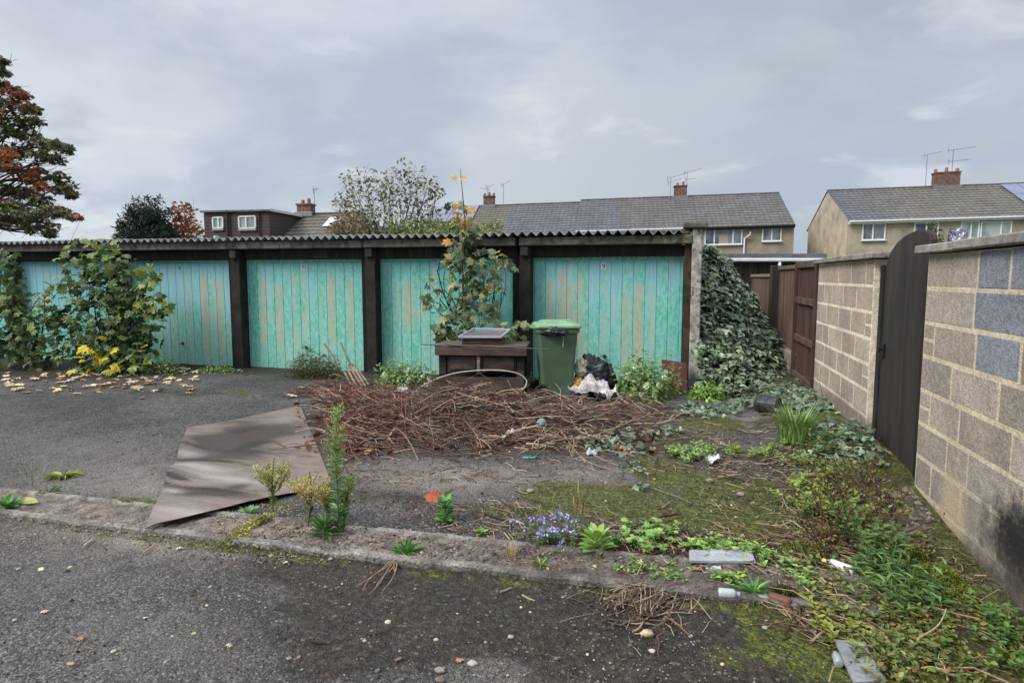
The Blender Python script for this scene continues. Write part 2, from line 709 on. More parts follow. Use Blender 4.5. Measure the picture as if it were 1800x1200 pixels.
M['dark_wood'] = mat('dark_wood', (1, 1, 1), 0.45, 6, 0.75, 0.4, 40, 0.004, (1, 1, 0.12), dirt=S(96, 86, 76)[:3], dirt_amt=0.3, dirt_scale=10)
M['gate_paint'] = mat('gate_paint', (1, 1, 1), 0.3, 6, 0.6, 0.15, 60, 0.002, (1, 1, 0.1), dirt=S(96, 86, 80)[:3], dirt_amt=0.25, dirt_scale=9)
M['bench_wood'] = mat('bench_wood', (1, 1, 1), 0.5, 12, 0.8, 0.5, 60, 0.004, (0.2, 1, 1), dirt=S(120, 108, 98)[:3], dirt_amt=0.35, dirt_scale=14)
M['brick'] = mat('red_brick', (1, 1, 1), 0.4, 5, 0.9, 0.5, 14, 0.02)
M['bark'] = mat('bark', (1, 1, 1), 0.35, 20, 0.85, 0.5, 80)
M['twig'] = mat('twig', (1, 1, 1), 0.3, 25, 0.8, 0.0)
M['leaf'] = leaf_mat('leaf')
M['glossy_leaf'] = leaf_mat('glossy_leaf', 0.33, 0.15, 0.5, 0.3)
M['dry_leaf'] = leaf_mat('dry_leaf', 0.7, 0.15, 0.2)
M['moss'] = mat('moss_cushion', (1, 1, 1), 0.5, 30, 0.95, 1.0, 120, 0.012)
M['stone'] = mat('stone', (1, 1, 1), 0.3, 30, 0.85, 0.4, 120)
M['plastic'] = mat('bin_plastic', (1, 1, 1), 0.14, 4, 0.45, 0.12, 150, 0.001, dirt=S(112, 116, 98)[:3], dirt_amt=0.28, dirt_scale=5, spec=0.45)
M['bag'] = mat('bag_plastic', (1, 1, 1), 0.3, 9, 0.3, 0.5, 26, 0.02, spec=0.6)
M['cloth'] = mat('cloth', (1, 1, 1), 0.3, 12, 0.9, 0.6, 30, 0.015)
M['metal'] = mat('galvanised', (1, 1, 1), 0.2, 10, 0.4, 0.1, 60, metal=0.6)
M['asbestos'] = mat('cement_sheet', (1, 1, 1), 0.3, 4, 0.9, 0.3, 60, 0.004, dirt=S(70, 68, 62)[:3], dirt_amt=0.5)
M['kerb'] = mat('kerb_concrete', (1, 1, 1), 0.5, 9, 0.92, 1.0, 60, 0.016, dirt=S(66, 58, 46)[:3], dirt_amt=0.5, dirt_scale=6, fine=.35)
M['slate'] = mat('slate', (1, 1, 1), 0.25, 12, 0.6, 0.2, 50)
M['solar'] = mat('solar_panel', (1, 1, 1), 0.1, 1, 0.25, 0.0, spec=0.7)
M['foil'] = mat('foil', (1, 1, 1), 0.3, 12, 0.25, 0.9, 30, 0.02, metal=0.9)

# ------------------------------------------------------------------ leaf templates  (x along, y across, z up)


def tpl(vs, fs):
    return (np.array(vs, float), fs)


OVAL = tpl([(0, 0, 0), (.3, .24, .05), (.72, .2, .04), (1, 0, -.04), (.72, -.2, .04), (.3, -.24, .05), (.5, 0, -.03)],
           [(0, 6, 1), (1, 6, 2), (2, 6, 3), (3, 6, 4), (4, 6, 5), (5, 6, 0)])
LANCE = tpl([(0, 0, 0), (.35, .1, .08), (.75, .08, .02), (1, 0, -.12), (.75, -.08, .02), (.35, -.1, .08)],
            [(0, 1, 2, 3), (0, 3, 4, 5)])
BLADE = tpl([(0, .015, 0), (.5, .018, .12), (1, 0, -.06), (.5, -.018, .12), (0, -.015, 0)], [(0, 1, 3, 4), (1, 2, 3)])
DIA = tpl([(0, 0, 0), (.5, .3, .08), (1, 0, -.05), (.5, -.3, .08)], [(0, 1, 2), (0, 2, 3)])
_mo = [(0, .04, 0), (-.1, .3, -.03), (.12, .33, .02), (.16, .56, -.09), (.38, .36, .03), (.62, .5, -.07), (.66, .2, .04), (1, 0, -.12),
       (.66, -.2, .04), (.62, -.5, -.07), (.38, -.36, .03), (.16, -.56, -.09), (.12, -.33, .02), (-.1, -.3, -.03), (0, -.04, 0)]
MAPLE = tpl(_mo + [(.33, 0, .03)], [(k, k + 1, 15) for k in range(14)] + [(14, 0, 15)])
_iv = [(0, .03, 0), (-.08, .34, -.03), (.3, .48, -.05), (.42, .25, .03), (1, 0, -.1), (.42, -.25, .03), (.3, -.48, -.05), (-.08, -.34, -.03)]
IVY = tpl(_iv + [(.3, 0, .03)], [(k, (k + 1) % 8, 8) for k in range(8)])


def rnd(n, s=1.0):
    return rng.normal(0, s, (n, 3))


def pick(pal, n, jit=0.18):
    pal = np.array([p[:3] for p in pal])
    c = pal[rng.integers(0, len(pal), n)]
    c = c * (1 + rng.normal(0, jit, (n, 1)))
    c = np.clip(c, 0.004, 0.9)
    return np.concatenate([c, np.ones((n, 1))], 1)


def scatter_leaves(mb, tplt, centers, radii, counts, size, pal, up=0.7, toward=None, flat=1.0, droop=0.0):
    """leaf clumps; radii scalar or 3-vector"""
    for c, r, n, p in zip(centers, radii, counts, pal):
        n = int(n)
        r = np.broadcast_to(np.asarray(r, float), (3,))
        q = rnd(n)
        q /= np.linalg.norm(q, axis=1)[:, None]
        q *= (rng.random((n, 1)) ** 0.45)
        pos = np.asarray(c) + q * r * np.array([1, 1, flat])
        nr = rnd(n, 0.45) + np.array([0, 0, up]) + q * 0.35
        if toward is not None:
            nr = nr + np.asarray(toward)
        d = q + rnd(n, 0.5) + np.array([0, 0, -droop])
        mb.leaves(tplt, pos, d, nr, size * rng.uniform(0.65, 1.25, n), pick(p, n))


def curve(a, b, n=6, wob=0.1, sag=0.0):
    a = np.asarray(a, float)
    b = np.asarray(b, float)
    t = np.linspace(0, 1, n)[:, None]
    L = np.linalg.norm(b - a)
    p = a + (b - a) * t
    w = rng.normal(0, wob * L, (3,))
    w2 = rng.normal(0, wob * L * 0.5, (3,))
    p = p + np.sin(t * math.pi) * w + np.sin(t * 2 * math.pi) * w2
    p[:, 2] += np.sin(t[:, 0] * math.pi) * sag
    return p


# ================================================================== SETTING
# ---------------- ground
def build_ground():
    def lines(a, b, step, lo, hi):
        core = list(np.arange(a, b + 1e-6, step))
        left = []
        x, s = a, step
        while x > lo:
            s *= 1.5
            x -= s
            left.append(x)
        right = []
        x, s = core[-1], step
        while x < hi:
            s *= 1.5
            x += s
            right.append(x)
        return np.array(left[::-1] + core + right)
    xs = lines(-10.5, 2.4, 0.06, -600, 600)
    ys = lines(0.6, 10.6, 0.06, -200, 900)
    X, Y = np.meshgrid(xs, ys, indexing='ij')
    Z = hz(X, Y)
    near = ((X > -11) & (X < 2.6) & (Y > 0.4) & (Y < 11))
    for i, j in zip(*np.nonzero(near)):
        Z[i, j] += 0.010 * mnoise.noise(Vector((X[i, j] * 1.7, Y[i, j] * 1.7, 0))) + 0.004 * mnoise.noise(Vector((X[i, j] * 7, Y[i, j] * 7, 3)))
    moss = np.zeros_like(X)
    dust = np.zeros_like(X)
    soil = np.zeros_like(X)

    def spot(A, px, py, rx, ry, amt):
        p = G(px, py)
        A += amt * np.exp(-(((X - p[0]) / rx) ** 2 + ((Y - p[1]) / ry) ** 2))
    for s in [(1000, 868, .42, .35, .9), (1090, 890, .5, .35, .75), (1150, 820, .35, .5, .75), (1250, 745, .5, .45, .9), (1200, 780, .4, .4, .5),
              (1340, 870, .35, .4, .85), (1300, 920, .35, .3, .7), (1400, 920, .4, .4, .9), (1240, 850, .4, .4, .5), (1190, 905, .3, .25, .4),
              (860, 900, .3, .2, .6), (480, 885, .3, .12, .8), (640, 865, .3, .2, .35), (350, 655, .7, .5, .5), (420, 690, .5, .4, .5), (1450, 1130, .3, .3, .8),
              (1390, 1090, .25, .2, .5), (1520, 1150, .3, .3, .7), (1320, 1140, .3, .2, .3), (1200, 1170, .3, .2, .2), (240, 880, .4, .07, .6),
              (430, 955, .5, .08, .5), (150, 630, 1.2, .6, .3)]:
        spot(moss, *s)
    # moss along the front face of the kerb
    moss += 0.52 * np.exp(-((Y - 3.19) / 0.05) ** 2) * (X < 0.6) * (X > -5)
    moss += 0.35 * np.exp(-((Y - 3.68) / 0.05) ** 2) * (X < -2)
    for s in [(250, 845, .8, .5, .75), (330, 870, .5, .25, .5), (150, 790, 1.0, .5, .4), (700, 830, .7, .35, .5), (900, 835, .8, .35, .7), (1050, 830, .3, .25, .8), (780, 850, .5, .3, .6),
              (1320, 735, .3, .25, .9), (200, 950, .8, .18, .6), (300, 960, .5, .15, .5), (900, 1190, .3, .2, .5), (1120, 1180, .16, .12, .6), (300, 1130, .6, .3, .35), (80, 1000, .7, .3, .3),
              (600, 1000, .5, .25, .3)]:
        spot(dust, *s)
    for s in [(640, 1000, .6, .2, .8), (700, 1010, .5, .25, .8), (570, 1090, .3, .25, .85), (740, 1120, .3, .3, .9), (570, 1160, .3, .25, .8), (980, 1060, .5, .35, .9), (850, 1060, .6, .25, .8), (1100, 1120, .6, .4, .9), (420, 1050, .3, .15, .5), (560, 1010, .4, .15, .7), (1250, 1160, .6, .3, .9), (300, 690, 1.4, .4, .6), (80, 700, 1.2, .4, .5), (760, 900, .9, .3, .5), (690, 870, .6, .2, .35),
              (1200, 1100, .9, .4, .85), (1400, 1050, .5, .5, .8), (700, 740, 1.6, .9, .9), (950, 760, 1.6, .7, .9), (100, 655, 2.2, .6, .9), (30, 660, 1.5, .6, .8), (1100, 960, .6, .3, .7),
              (1180, 960, .6, .25, .8), (1330, 950, .5, .25, .8), (960, 990, .5, .12, .7), (1150, 760, .5, .5, .5), (600, 960, .6, .1, .4), (1080, 1000, .7, .12, .6), (1300, 1000, .5, .15, .9)]:
        spot(soil, *s)
    right = sstep(0.75, 1.3, X) * (Y < 9.6) * (Y > 1)
    soil += 1.0 * right
    moss += 0.62 * right
    soil += 1.0 * sstep(9.0, 9.7, Y) * (Y < 20) * (X > -14) * (X < 3)
    far = sstep(14, 20, Y)
    moss += far
    C = np.stack([np.clip(moss, 0, 1), np.clip(dust, 0, 1), np.clip(soil, 0, 1), np.ones_like(X)], -1)
    mb = MB()
    mb.grid(np.stack([X, Y, Z], -1)[:, :, :], C)
    o = mb.build('ground', M['ground'], smooth=True)
    tag(o, kind='structure')


build_ground()


# ---------------- kerb strip: two thin edgings with rubble concrete between them
def build_kerb():
    mb = MB()
    ys = [3.215, 3.222, 3.235, 3.275, 3.29, 3.35, 3.41, 3.46, 3.52, 3.57, 3.585, 3.625, 3.632, 3.64]
    zs = [-.06, .018, .026, .026, .010, .012, .012, .012, .012, .010, .024, .024, .016, -.05]
    xs = np.arange(-9.0, 1.05, 0.035)
    P = np.zeros((len(xs), len(ys), 3))
    C = np.ones((len(xs), len(ys), 4))
    for i, x in enumerate(xs):
        shift = 0.02 * mnoise.noise(Vector((x * 0.5, 0, 7))) - 0.02 * max(0, -x - 3) * 0 + 0.03 * sstep(-0.6, 1, x)
        br = mnoise.noise(Vector((x * 2.3, 1, 2)))
        for j, (y, z) in enumerate(zip(ys, zs)):
            n1 = mnoise.noise(Vector((x * 6, y * 6, 1)))
            n2 = mnoise.noise(Vector((x * 21, y * 21, 4)))
            mid = 4 <= j <= 9
            zz = z + (0.016 * n2 + 0.008 * n1 if mid else 0.004 * n2 + 0.004 * n1)
            if not mid and br > 0.28 and z > 0:
                zz -= 0.012
            P[i, j] = (x, y + shift + 0.008 * n1, zz)
            if mid:
                C[i, j, :3] = S(128 + 34 * n2, 116 + 34 * n2, 106 + 30 * n2)[:3]
            elif z < 0:
                C[i, j, :3] = S(58, 56, 36)[:3]
            else:
                C[i, j, :3] = S(140 + 20 * n1, 133 + 20 * n1, 125 + 20 * n1)[:3]
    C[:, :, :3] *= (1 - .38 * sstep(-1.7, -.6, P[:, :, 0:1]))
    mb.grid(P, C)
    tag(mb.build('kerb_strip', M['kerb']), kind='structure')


build_kerb()


# ================================================================== GARAGE ROW
GD = 10.15     # plane of the doors
DOORS = [-15.365, -12.755, -10.150, -7.545, -4.925, -2.265]
DW = 2.345
g = thing('garage_row', (-6.4, 10.4, -0.05), 'long row of flat roofed concrete garages with weathered turquoise doors under a corrugated roof', 'garages')


def garage_door(x0, k):
    num = {2: '6', 3: '7', 5: '9'}.get(k)
    lab = {0: 'farthest left turquoise door, hidden behind shrubs', 1: 'pale blue green door half hidden by the tall shrub', 2: 'bluest turquoise door with two rusty streaks on its right',
           3: 'turquoise door with a white number plate and rusty brown streaks', 4: 'turquoise door behind the autumn coloured sapling',
           5: 'turquoise door with white number 9 plate and broad tan rust patches'}[k]
    mb = MB()
    nb = 13
    fw = 0.045
    W = DW - 2 * fw
    bw = W / nb
    zb, zt = -0.05, 1.86
    nz = 40
    rust_b = {1: {3: .5, 8: .4}, 2: {7: .6, 9: .95, 10: .6, 11: .95, 5: .45, 3: .3}, 3: {1: 1.0, 2: .6, 3: .9, 5: .65, 6: .6, 7: .4, 8: .5, 9: 1.0, 10: .4, 11: .8},
              4: {1: .6, 2: .9, 3: .7, 4: .5, 7: .4}, 5: {1: .85, 2: 1.0, 3: 1.0, 4: .8, 6: .55, 7: .5, 8: .8, 9: .95, 10: .6}}.get(k, {})
    blue_b = {1: .85, 2: 1.05, 3: .5, 4: .6, 5: .7, 0: .6}[k]
    for b in range(nb):
        xa = x0 + fw + b * bw
        prof = [(0, 0.007), (0.005, 0.0), (bw * .3, 0), (bw * .7, 0), (bw - 0.005, 0.0), (bw, 0.007)]
        tone = rng.random()
        line = rng.random() * (1.0 if rng.random() < .45 else .2)
        P = np.zeros((len(prof), nz, 3))
        C = np.ones((len(prof), nz, 4))
        r0 = rust_b.get(b, 0.0 + 0.12 * rng.random())
        b0 = blue_b * rng.uniform(0.5, 0.95)
        ztop = rng.uniform(1.6, 1.85)
        zbot = rng.uniform(-0.2, 0.5)
        jag = rng.uniform(0, 0.03)
        side = rng.uniform(0.2, 0.8)
        for i, (dx, dy) in enumerate(prof):
            for j in range(nz):
                z = zb + jag + (zt - zb - jag) * j / (nz - 1)
                P[i, j] = (xa + dx, GD + dy, z)
                band = float(sstep(zbot, zbot + 0.5, z) * (1 - sstep(ztop - 0.25, ztop, z)))
                across = math.exp(-((dx / bw - side) / 0.38) ** 2)
                C[i, j, 0] = max(r0 * (0.2 + 0.8 * band) * (0.4 + 0.6 * across), line * band * (1 if i == 0 else (.8 if i == 1 else 0)))
                C[i, j, 3] = .42 if i in (0, 5) else 1  # groove shade put into the board colour through alpha
                C[i, j, 1] = np.clip(b0 * (0.4 + 0.75 * float(sstep(0.3, 1.8, z))), 0, 1)
                C[i, j, 2] = np.clip(.55 * (1.0 - float(sstep(0.1, 1.2, z))) + .5 * tone, 0, 1)
        mb.grid(P, C)
    d = mb.build('garage_door', M['door'], g)
    d['label'] = lab
    fr = MB()
    cc = (0.12, 0.3 * blue_b, 0.3, 1)
    fr.bx(x0, x0 + fw - .002, GD - .012, GD + .03, zb, zt + .05, cc)
    fr.bx(x0 + DW - fw + .002, x0 + DW, GD - .012, GD + .03, zb, zt + .05, cc)
    fr.bx(x0 + fw, x0 + DW - fw, GD - .012, GD + .03, zt + .003, zt + .05, cc)
    fr.build('door_frame', M['door'], d)
    # turn handle low in the middle
    xm = x0 + DW * 0.5
    h = MB()
    h.tube([(xm, GD - .002, .36), (xm, GD - .05, .36)], .012, 8)
    h.tube([(xm - .055, GD - .05, .365), (xm, GD - .054, .36), (xm + .055, GD - .05, .352)], [.008, .012, .008], 6)
    h.tube([(xm, GD + .002, .36), (xm, GD - .008, .36)], .03, 10)
    h.c = [np.tile(S(70, 74, 70), (len(v), 1)) for v in h.v]
    h.build('handle', M['metal'], d)
    if num:
        pl = MB()
        px_ = xm + {2: .02, 3: -.02, 5: -.03}[k]
        if k != 2:
            pl.bx(px_ - .04, px_ + .04, GD - .008, GD - .003, 1.71, 1.82, S(216, 220, 214), 0.001)
            p = pl.build('number_plate', M['plain'], d)
        else:
            p = d
        cu = bpy.data.curves.new('number', 'FONT')
        cu.body = num
        cu.size = 0.105 if k != 2 else 0.07
        cu.extrude = 0.0012
        cu.align_x = 'CENTER'
        cu.align_y = 'CENTER'
        to = bpy.data.objects.new('number_tmp', cu)
        COL.objects.link(to)
        dg = bpy.context.evaluated_depsgraph_get()
        me = bpy.data.meshes.new_from_object(to.evaluated_get(dg))
        bpy.data.objects.remove(to)
        n = len(me.vertices)
        co = np.zeros(n * 3)
        me.vertices.foreach_get('co', co)
        co = co.reshape(-1, 3)
        w = np.stack([px_ + co[:, 0], np.full(n, GD - .010) - co[:, 2], 1.765 + co[:, 1]], 1) - WORLD_LOC[g.name]
        me.vertices.foreach_set('co', w.ravel())
        at = me.color_attributes.new('tint', 'FLOAT_COLOR', 'POINT')
        at.data.foreach_set('color', np.tile(S(30, 34, 34), (n, 1)).astype(np.float32).ravel())
        me.materials.clear()
        me.materials.append(M['plain'])
        no = bpy.data.objects.new('door_number', me)
        COL.objects.link(no)
        no.parent = d
        no['label'] = 'dark painted number ' + num
        WORLD_LOC[no.name] = WORLD_LOC[g.name]


WORLD_LOC_G = WORLD_LOC[g.name]
for k, x0 in enumerate(DOORS):
    garage_door(x0, k)
# doors are children of g with identity transforms, so their sub-parts share g's origin
cd = S(62, 54, 47)
cblack = S(22, 20, 19)
for k, x0 in enumerate(DOORS):
    last = k == 5
    # post to the left of every door
    mb = MB()
    mb.bx(x0 - .155, x0 + .028, 9.93, GD - .02, -.15, 2.07, S(50, 45, 42), .008)
    mb.build('concrete_post', M['concrete'], g)
    mb = MB()
    mb.bx(x0 - .28, x0 - .158, 10.04, GD + .03, -.12, 1.93, cblack)
    mb.build('door_jamb', M['dark_wood'], g)
    mb = MB()
    mb.bx(x0 - .155, x0 + .025, GD - .018, GD + .05, -.12, 2.03, cblack)
    mb.build('door_jamb', M['dark_wood'], g)
    mb = MB()
    mb.bx(x0 + .030, x0 + DW + .108, 10.03, GD + .1, 1.915, 2.08, S(36, 33, 33))
    mb.build('timber_lintel', M['dark_wood'], g)
    mb = MB()
    mb.bx(x0 - .145, x0 + DW + .112, 9.84 + .004 * (k % 2), 10.1, 2.085, 2.215, S(108, 102, 95), .012)
    fb = mb.build('concrete_beam', M['concrete'], g)
# head of each post, standing proud of the beam
for x0 in DOORS[1:]:
    mb = MB()
    mb.bx(x0 - .125, x0 + .0, 9.865, 9.925, 1.93, 2.2 - .13, S(70, 65, 61), .01)
    mb.build('post_head', M['concrete'], g)
# right end: post and lichen covered end wall
mb = MB()
mb.bx(.088, .19, 9.93, 10.2, -.15, 2.08, S(70, 58, 48), .006)
mb.build('concrete_post', M['concrete'], g)
mb = MB()
mb.bx(.192, .335, 9.86, 15.2, -.15, 2.3, S(176, 170, 160), .012)
mb.build('end_wall', M['lichen_concrete'], g)
mb = MB()
mb.bx(.06, .40, 9.80, 10.35, 2.303, 2.39, S(104, 98, 90), .02)
mb.bx(.02, .16, 9.86, 10.3, 2.222, 2.30, S(96, 92, 86), .015)
mb.build('end_coping', M['concrete'], g)
# interior darkness: rear and side walls, so that gaps do not show the sky
mb = MB()
mb.bx(-15.7, .19, 15.0, 15.2, -.15, 2.0, S(120, 112, 100))
mb.build('rear_wall', M['concrete'], g)
mb = MB()
mb.bx(-15.75, -15.6, 9.9, 15.0, -.15, 2.05, S(110, 102, 94))
mb.build('side_wall', M['concrete'], g)
# corrugated cement roof, big-six profile, in sheets
PITCHW = 0.146
x = -15.8
sheet_i = 0
while x < .04:
    x1 = min(x + 1.022, .045)
    nx = int((x1 - x) / PITCHW * 8)
    xs = np.linspace(x, x1, nx + 1)
    dz = rng.uniform(-.006, .006)
    front = 9.74 + rng.uniform(-.02, .02)
    tri = 2 * np.abs(((xs / PITCHW) % 1) - 0.5)
    wave = 0.6 * tri + 0.4 * (0.5 - 0.5 * np.cos(math.pi * tri))
    zz = 2.22 + dz + 0.07 * wave
    col = S(150 + rng.uniform(-10, 10), 150, 148)
    mb = MB()
    P = np.zeros((2, nx + 1, 3))
    for top, off in ((1, 0.008), (0, 0.0)):
        for i, (yy, drop) in enumerate(((front, 0), (15.3, -0.2))):
            P[i, :, 0] = xs
            P[i, :, 1] = yy
            P[i, :, 2] = zz + off + drop
        mb.grid(P.copy(), col)
    e = np.zeros((2, nx + 1, 3))
    e[0, :, 0] = e[1, :, 0] = xs
    e[:, :, 1] = front
    e[0, :, 2] = zz
    e[1, :, 2] = zz + .008
    mb.grid(e, S(176, 175, 172))
    mb.build('roof_sheet', M['asbestos'], g)
    x = x1 + .003
    sheet_i += 1


# ================================================================== WALLS, GATES AND FENCES ON THE RIGHT
WX = 1.63


def block_wall(name, label, y0, y1, zbase, courses, ztop, thick, pal, mortar, special, stains, seed, ch=.2285):
    r = random.Random(seed)
    w = thing(name, (WX + .1, (y0 + y1) / 2, zbase), label, 'wall')
    m = make_wall_mat(name + '_masonry', stains)
    mb = MB()
    mb.bx(WX + .0025, WX + thick, y0, y1, zbase - .2, ztop - .002, mortar, .002)
    # blocks laid from the gate end
    sign = special.get('dir', -1)
    start = y1 if sign < 0 else y0
    total = abs(y1 - y0)
    for c in range(courses):
        zt = ztop - .01 - c * ch
        zb = zt - ch + .026
        d = 0.0
        ends = special.get('ends', {}).get(c)
        k = 0
        while d < total - .02:
            lens = special.get('len', {}).get(c)
            if lens and k < len(lens):
                L = lens[k]
            elif k == 0 and ends:
                L = ends
            elif k == 0:
                L = r.choice([.44, .34, .44, .26])
            else:
                L = r.choice([.44, .44, .44, .4, .3])
            L = min(L, total - d)
            if total - d - L < .08:
                L = total - d
            a, b = d + .012, d + L - .012
            ya, yb = start + sign * a, start + sign * b
            ylo, yhi = min(ya, yb), max(ya, yb)
            col = np.array(r.choice(pal)) * r.uniform(.93, 1.05)
            if (c, k) in special.get('blue', {}):
                col = S(142, 145, 152) * r.uniform(.85, 1.05)
            col[3] = 1
            pr = r.uniform(-.001, .002)
            ja, jb = r.uniform(-.004, .004), r.uniform(-.004, .004)
            if (c, k) in special.get('half', {}):
                zm = (zt + zb) / 2
                mb.bx(WX - pr, WX + .05, ylo, yhi, zm + .010, zt, col, .004)
                col2 = np.array(r.choice(pal)) * r.uniform(.86, 1.12)
                mb.bx(WX - pr, WX + .05, ylo, yhi, zb, zm - .010, col2, .004)
            else:
                mb.bx(WX - pr, WX + .05, ylo + ja, yhi + jb, zb, zt + ja * .6, col, .004)
            d += L
            k += 1
    mb.build('masonry', m, w)
    return w


buff = [S(164, 151, 138), S(172, 158, 145), S(158, 146, 134), S(174, 161, 149), S(162, 151, 140)]
near = block_wall('block_wall', 'nearest concrete block wall at right edge with several blue grey blocks and a dark stained foot', 2.0, 4.93, -.05, 8, 1.752, .2, buff, S(208, 194, 166),
                  {'dir': -1, 'ends': {0: .42, 1: .44, 2: .17, 3: .42, 4: .17, 5: .4, 6: .2, 7: .3}, 'half': {(2, 0), (4, 0)},
                   'len': {0: [.76, .36, .44, .44], 1: [.74, .62, .44], 2: [.19, .60, .5, .44], 3: [.5, .6, .44], 4: [.19, .46, .62, .4], 5: [.5, .3, .62, .4], 6: [.28, .46, .6], 7: [.44, .5, .6]},
                   'blue': {(0, 1), (0, 2), (1, 1), (2, 2)}},
                  [(3.2, .12, 1.25, .42, S(138, 130, 120), .85), (4.3, .16, .22, .28, S(184, 168, 140), .85), (3.3, .30, .62, .30, S(34, 32, 31), .96), (2.9, .0, 1.2, .3, S(92, 86, 80), .5), (3.9, .0, .6, .12, S(84, 77, 70), .8)], 3)
for a, b, dz in ((4.40, 5.02, .0), (3.55, 4.395, .004), (2.7, 3.545, .002), (1.95, 2.695, .0)):
    mb = MB()
    mb.bx(WX - .06, WX + .27, a, b, 1.756 + dz, 1.812 + dz, S(150, 144, 136), .008)
    mb.build('coping_stone', M['concrete'], near)
far = block_wall('block_wall', 'farther buff block wall section between the arched gate and the slatted brown gate', 6.16, 8.42, .18, 7, 1.752, .2,
                 [S(176, 160, 144), S(170, 155, 140), S(182, 166, 150), S(164, 150, 137)], S(228, 214, 192),
                 {'dir': 1, 'len': {0: [.25, .5, .52, .6], 1: [.52, .5, .5, .4], 2: [.19, .5, .5, .56], 3: [.5, .5, .6, .3], 4: [.19, .5, .48, .6], 5: [.46, .5, .5, .5], 6: [.25, .5, .5, .6]}, 'half': {(2, 0), (4, 0)}},
                 [(6.9, .28, 1.2, .14, S(96, 90, 78), .6)], 11)
for a, b, dz in ((6.05, 7.0, .0), (7.005, 7.8, .003), (7.805, 8.44, .0)):
    mb = MB()
    mb.bx(WX - .06, WX + .27, a, b, 1.756 + dz, 1.81 + dz, S(150, 142, 132), .008)
    mb.build('coping_stone', M['concrete'], far)

# arched gate
gt = thing('arched_gate', (WX + .05, 5.5, .05), 'tall dark brown boarded gate with rounded top between two block walls', 'gate')
GX = 1.685
arc = [(6.04, .13), (6.04, 1.66), (6.02, 1.72), (5.93, 1.81), (5.78, 1.875), (5.64, 1.91), (5.5, 1.93), (5.37, 1.94), (5.25, 1.935), (5.15, 1.915), (5.09, 1.89), (5.07, 1.86), (5.07, .03)]
edges = np.array([5.07, 5.46, 5.87, 6.04])
mb = MB()
zt_at = lambda yy: float(np.interp(yy, [a[0] for a in arc[::-1]][1:-1], [a[1] for a in arc[::-1]][1:-1]))
mb.prism([(GX + .012, a, b) for a, b in arc], (.03, 0, 0), S(38, 30, 28))
for a, b in zip(edges[:-1], edges[1:]):
    aa, bb = a + .0008, b - .0008
    n = 9
    poly = [(GX, aa, .05 + .08 * (aa - 5.07)), (GX, bb, .05 + .08 * (bb - 5.07))] + [(GX, yy, zt_at(yy) - .002) for yy in np.linspace(bb, aa, n)]
    mb.prism(poly, (.010, 0, 0), S(54, 46, 44) * rng.uniform(.95, 1.05))
mb.build('board_panel', M['gate_paint'], gt)
mb = MB()
mb.bx(GX - .015, GX + .08, 6.045, 6.13, -.0, 1.70, S(34, 29, 28))
mb.build('gate_post', M['dark_wood'], gt)
mb = MB()
mb.bx(GX - .01, GX + .09, 4.94, 5.065, -.05, 1.74, S(40, 32, 30))
mb.build('gate_post', M['dark_wood'], gt)
mb = MB()
mb.bx(GX - .02, GX + .002, 5.0, 5.09, .0, 1.5, S(44, 34, 31))
mb.build('cover_strip', M['dark_wood'], gt)
mb = MB()
mb.bx(GX - .014, GX - .001, 5.93, 6.0, .93, 1.05, S(20, 19, 19))
mb.tube([(GX - .001, 5.965, 1.0), (GX - .05, 5.965, 1.0), (GX - .055, 5.90, .985)], .009, 6, S(18, 18, 18))
mb.build('latch', M['plain'], gt)

# pipe with torn foil behind the gate
mb = MB()
t = np.linspace(0, 1, 16)
pp = thing('foil_wrapped_pipe', (1.95, 5.02, 0), 'dark upright pipe with crumpled silver foil round its top beside the arched gate', 'pipe')
mb.tube(np.stack([1.86 + 0 * t, 5.1 + 0 * t, 0 + 1.6 * t], 1), .05, 10, S(36, 34, 36))
mb.build('pipe', M['plain'], pp, smooth=True)
mb = MB()
a = np.linspace(0, 2 * math.pi, 18, endpoint=False)
zz = np.linspace(1.5, 1.93, 16)
P = np.zeros((16, 18, 3))
for i, z in enumerate(zz):
    for j, an in enumerate(a):
        r_ = .056 + .012 * mnoise.noise(Vector((math.cos(an) * 2, math.sin(an) * 2, z * 14)))
        P[i, j] = (1.86 + r_ * math.cos(an), 5.1 + r_ * math.sin(an), z)
mb.grid(P, S(196, 198, 204), True)
mb.build('foil_wrap', M['foil'], pp)

# ledged garden gate (back of a boarded gate: frame, two rails, boards)
g2 = thing('garden_gate', (WX + .05, 9.2, .2), 'brown slatted garden gate with two cross rails standing against the far block wall', 'gate')
y0, y1, z0, z1 = 8.47, 9.95, .17, 1.80
mb = MB()
for i in range(13):
    a = y0 + .09 + i * (y1 - y0 - .18) / 13
    b = a + (y1 - y0 - .18) / 13 - .008
    mb.bx(WX + .03, WX + .048, a, b, z0 + .02, z1 - .05, S(84, 62, 52) * rng.uniform(.75, 1.15), .002)
mb.bx(WX + .05, WX + .056, y0, y1, z0 + .03, z1 - .05, S(20, 16, 15))
mb.build('boards', M['dark_wood'], g2)
for a, b, nm in ((y0, y0 + .085, 'stile'), (y1 - .085, y1, 'stile')):
    mb = MB()
    mb.bx(WX - .02, WX + .028, a, b, z0, z1, S(70, 52, 45), .004)
    mb.build(nm, M['dark_wood'], g2)
for z in (z0 + .03, .72, 1.24, z1 - .075):
    mb = MB()
    mb.bx(WX - .012, WX + .027, y0 + .09, y1 - .09, z, z + .085, S(96, 76, 64), .004)
    mb.build('rail', M['dark_wood'], g2)

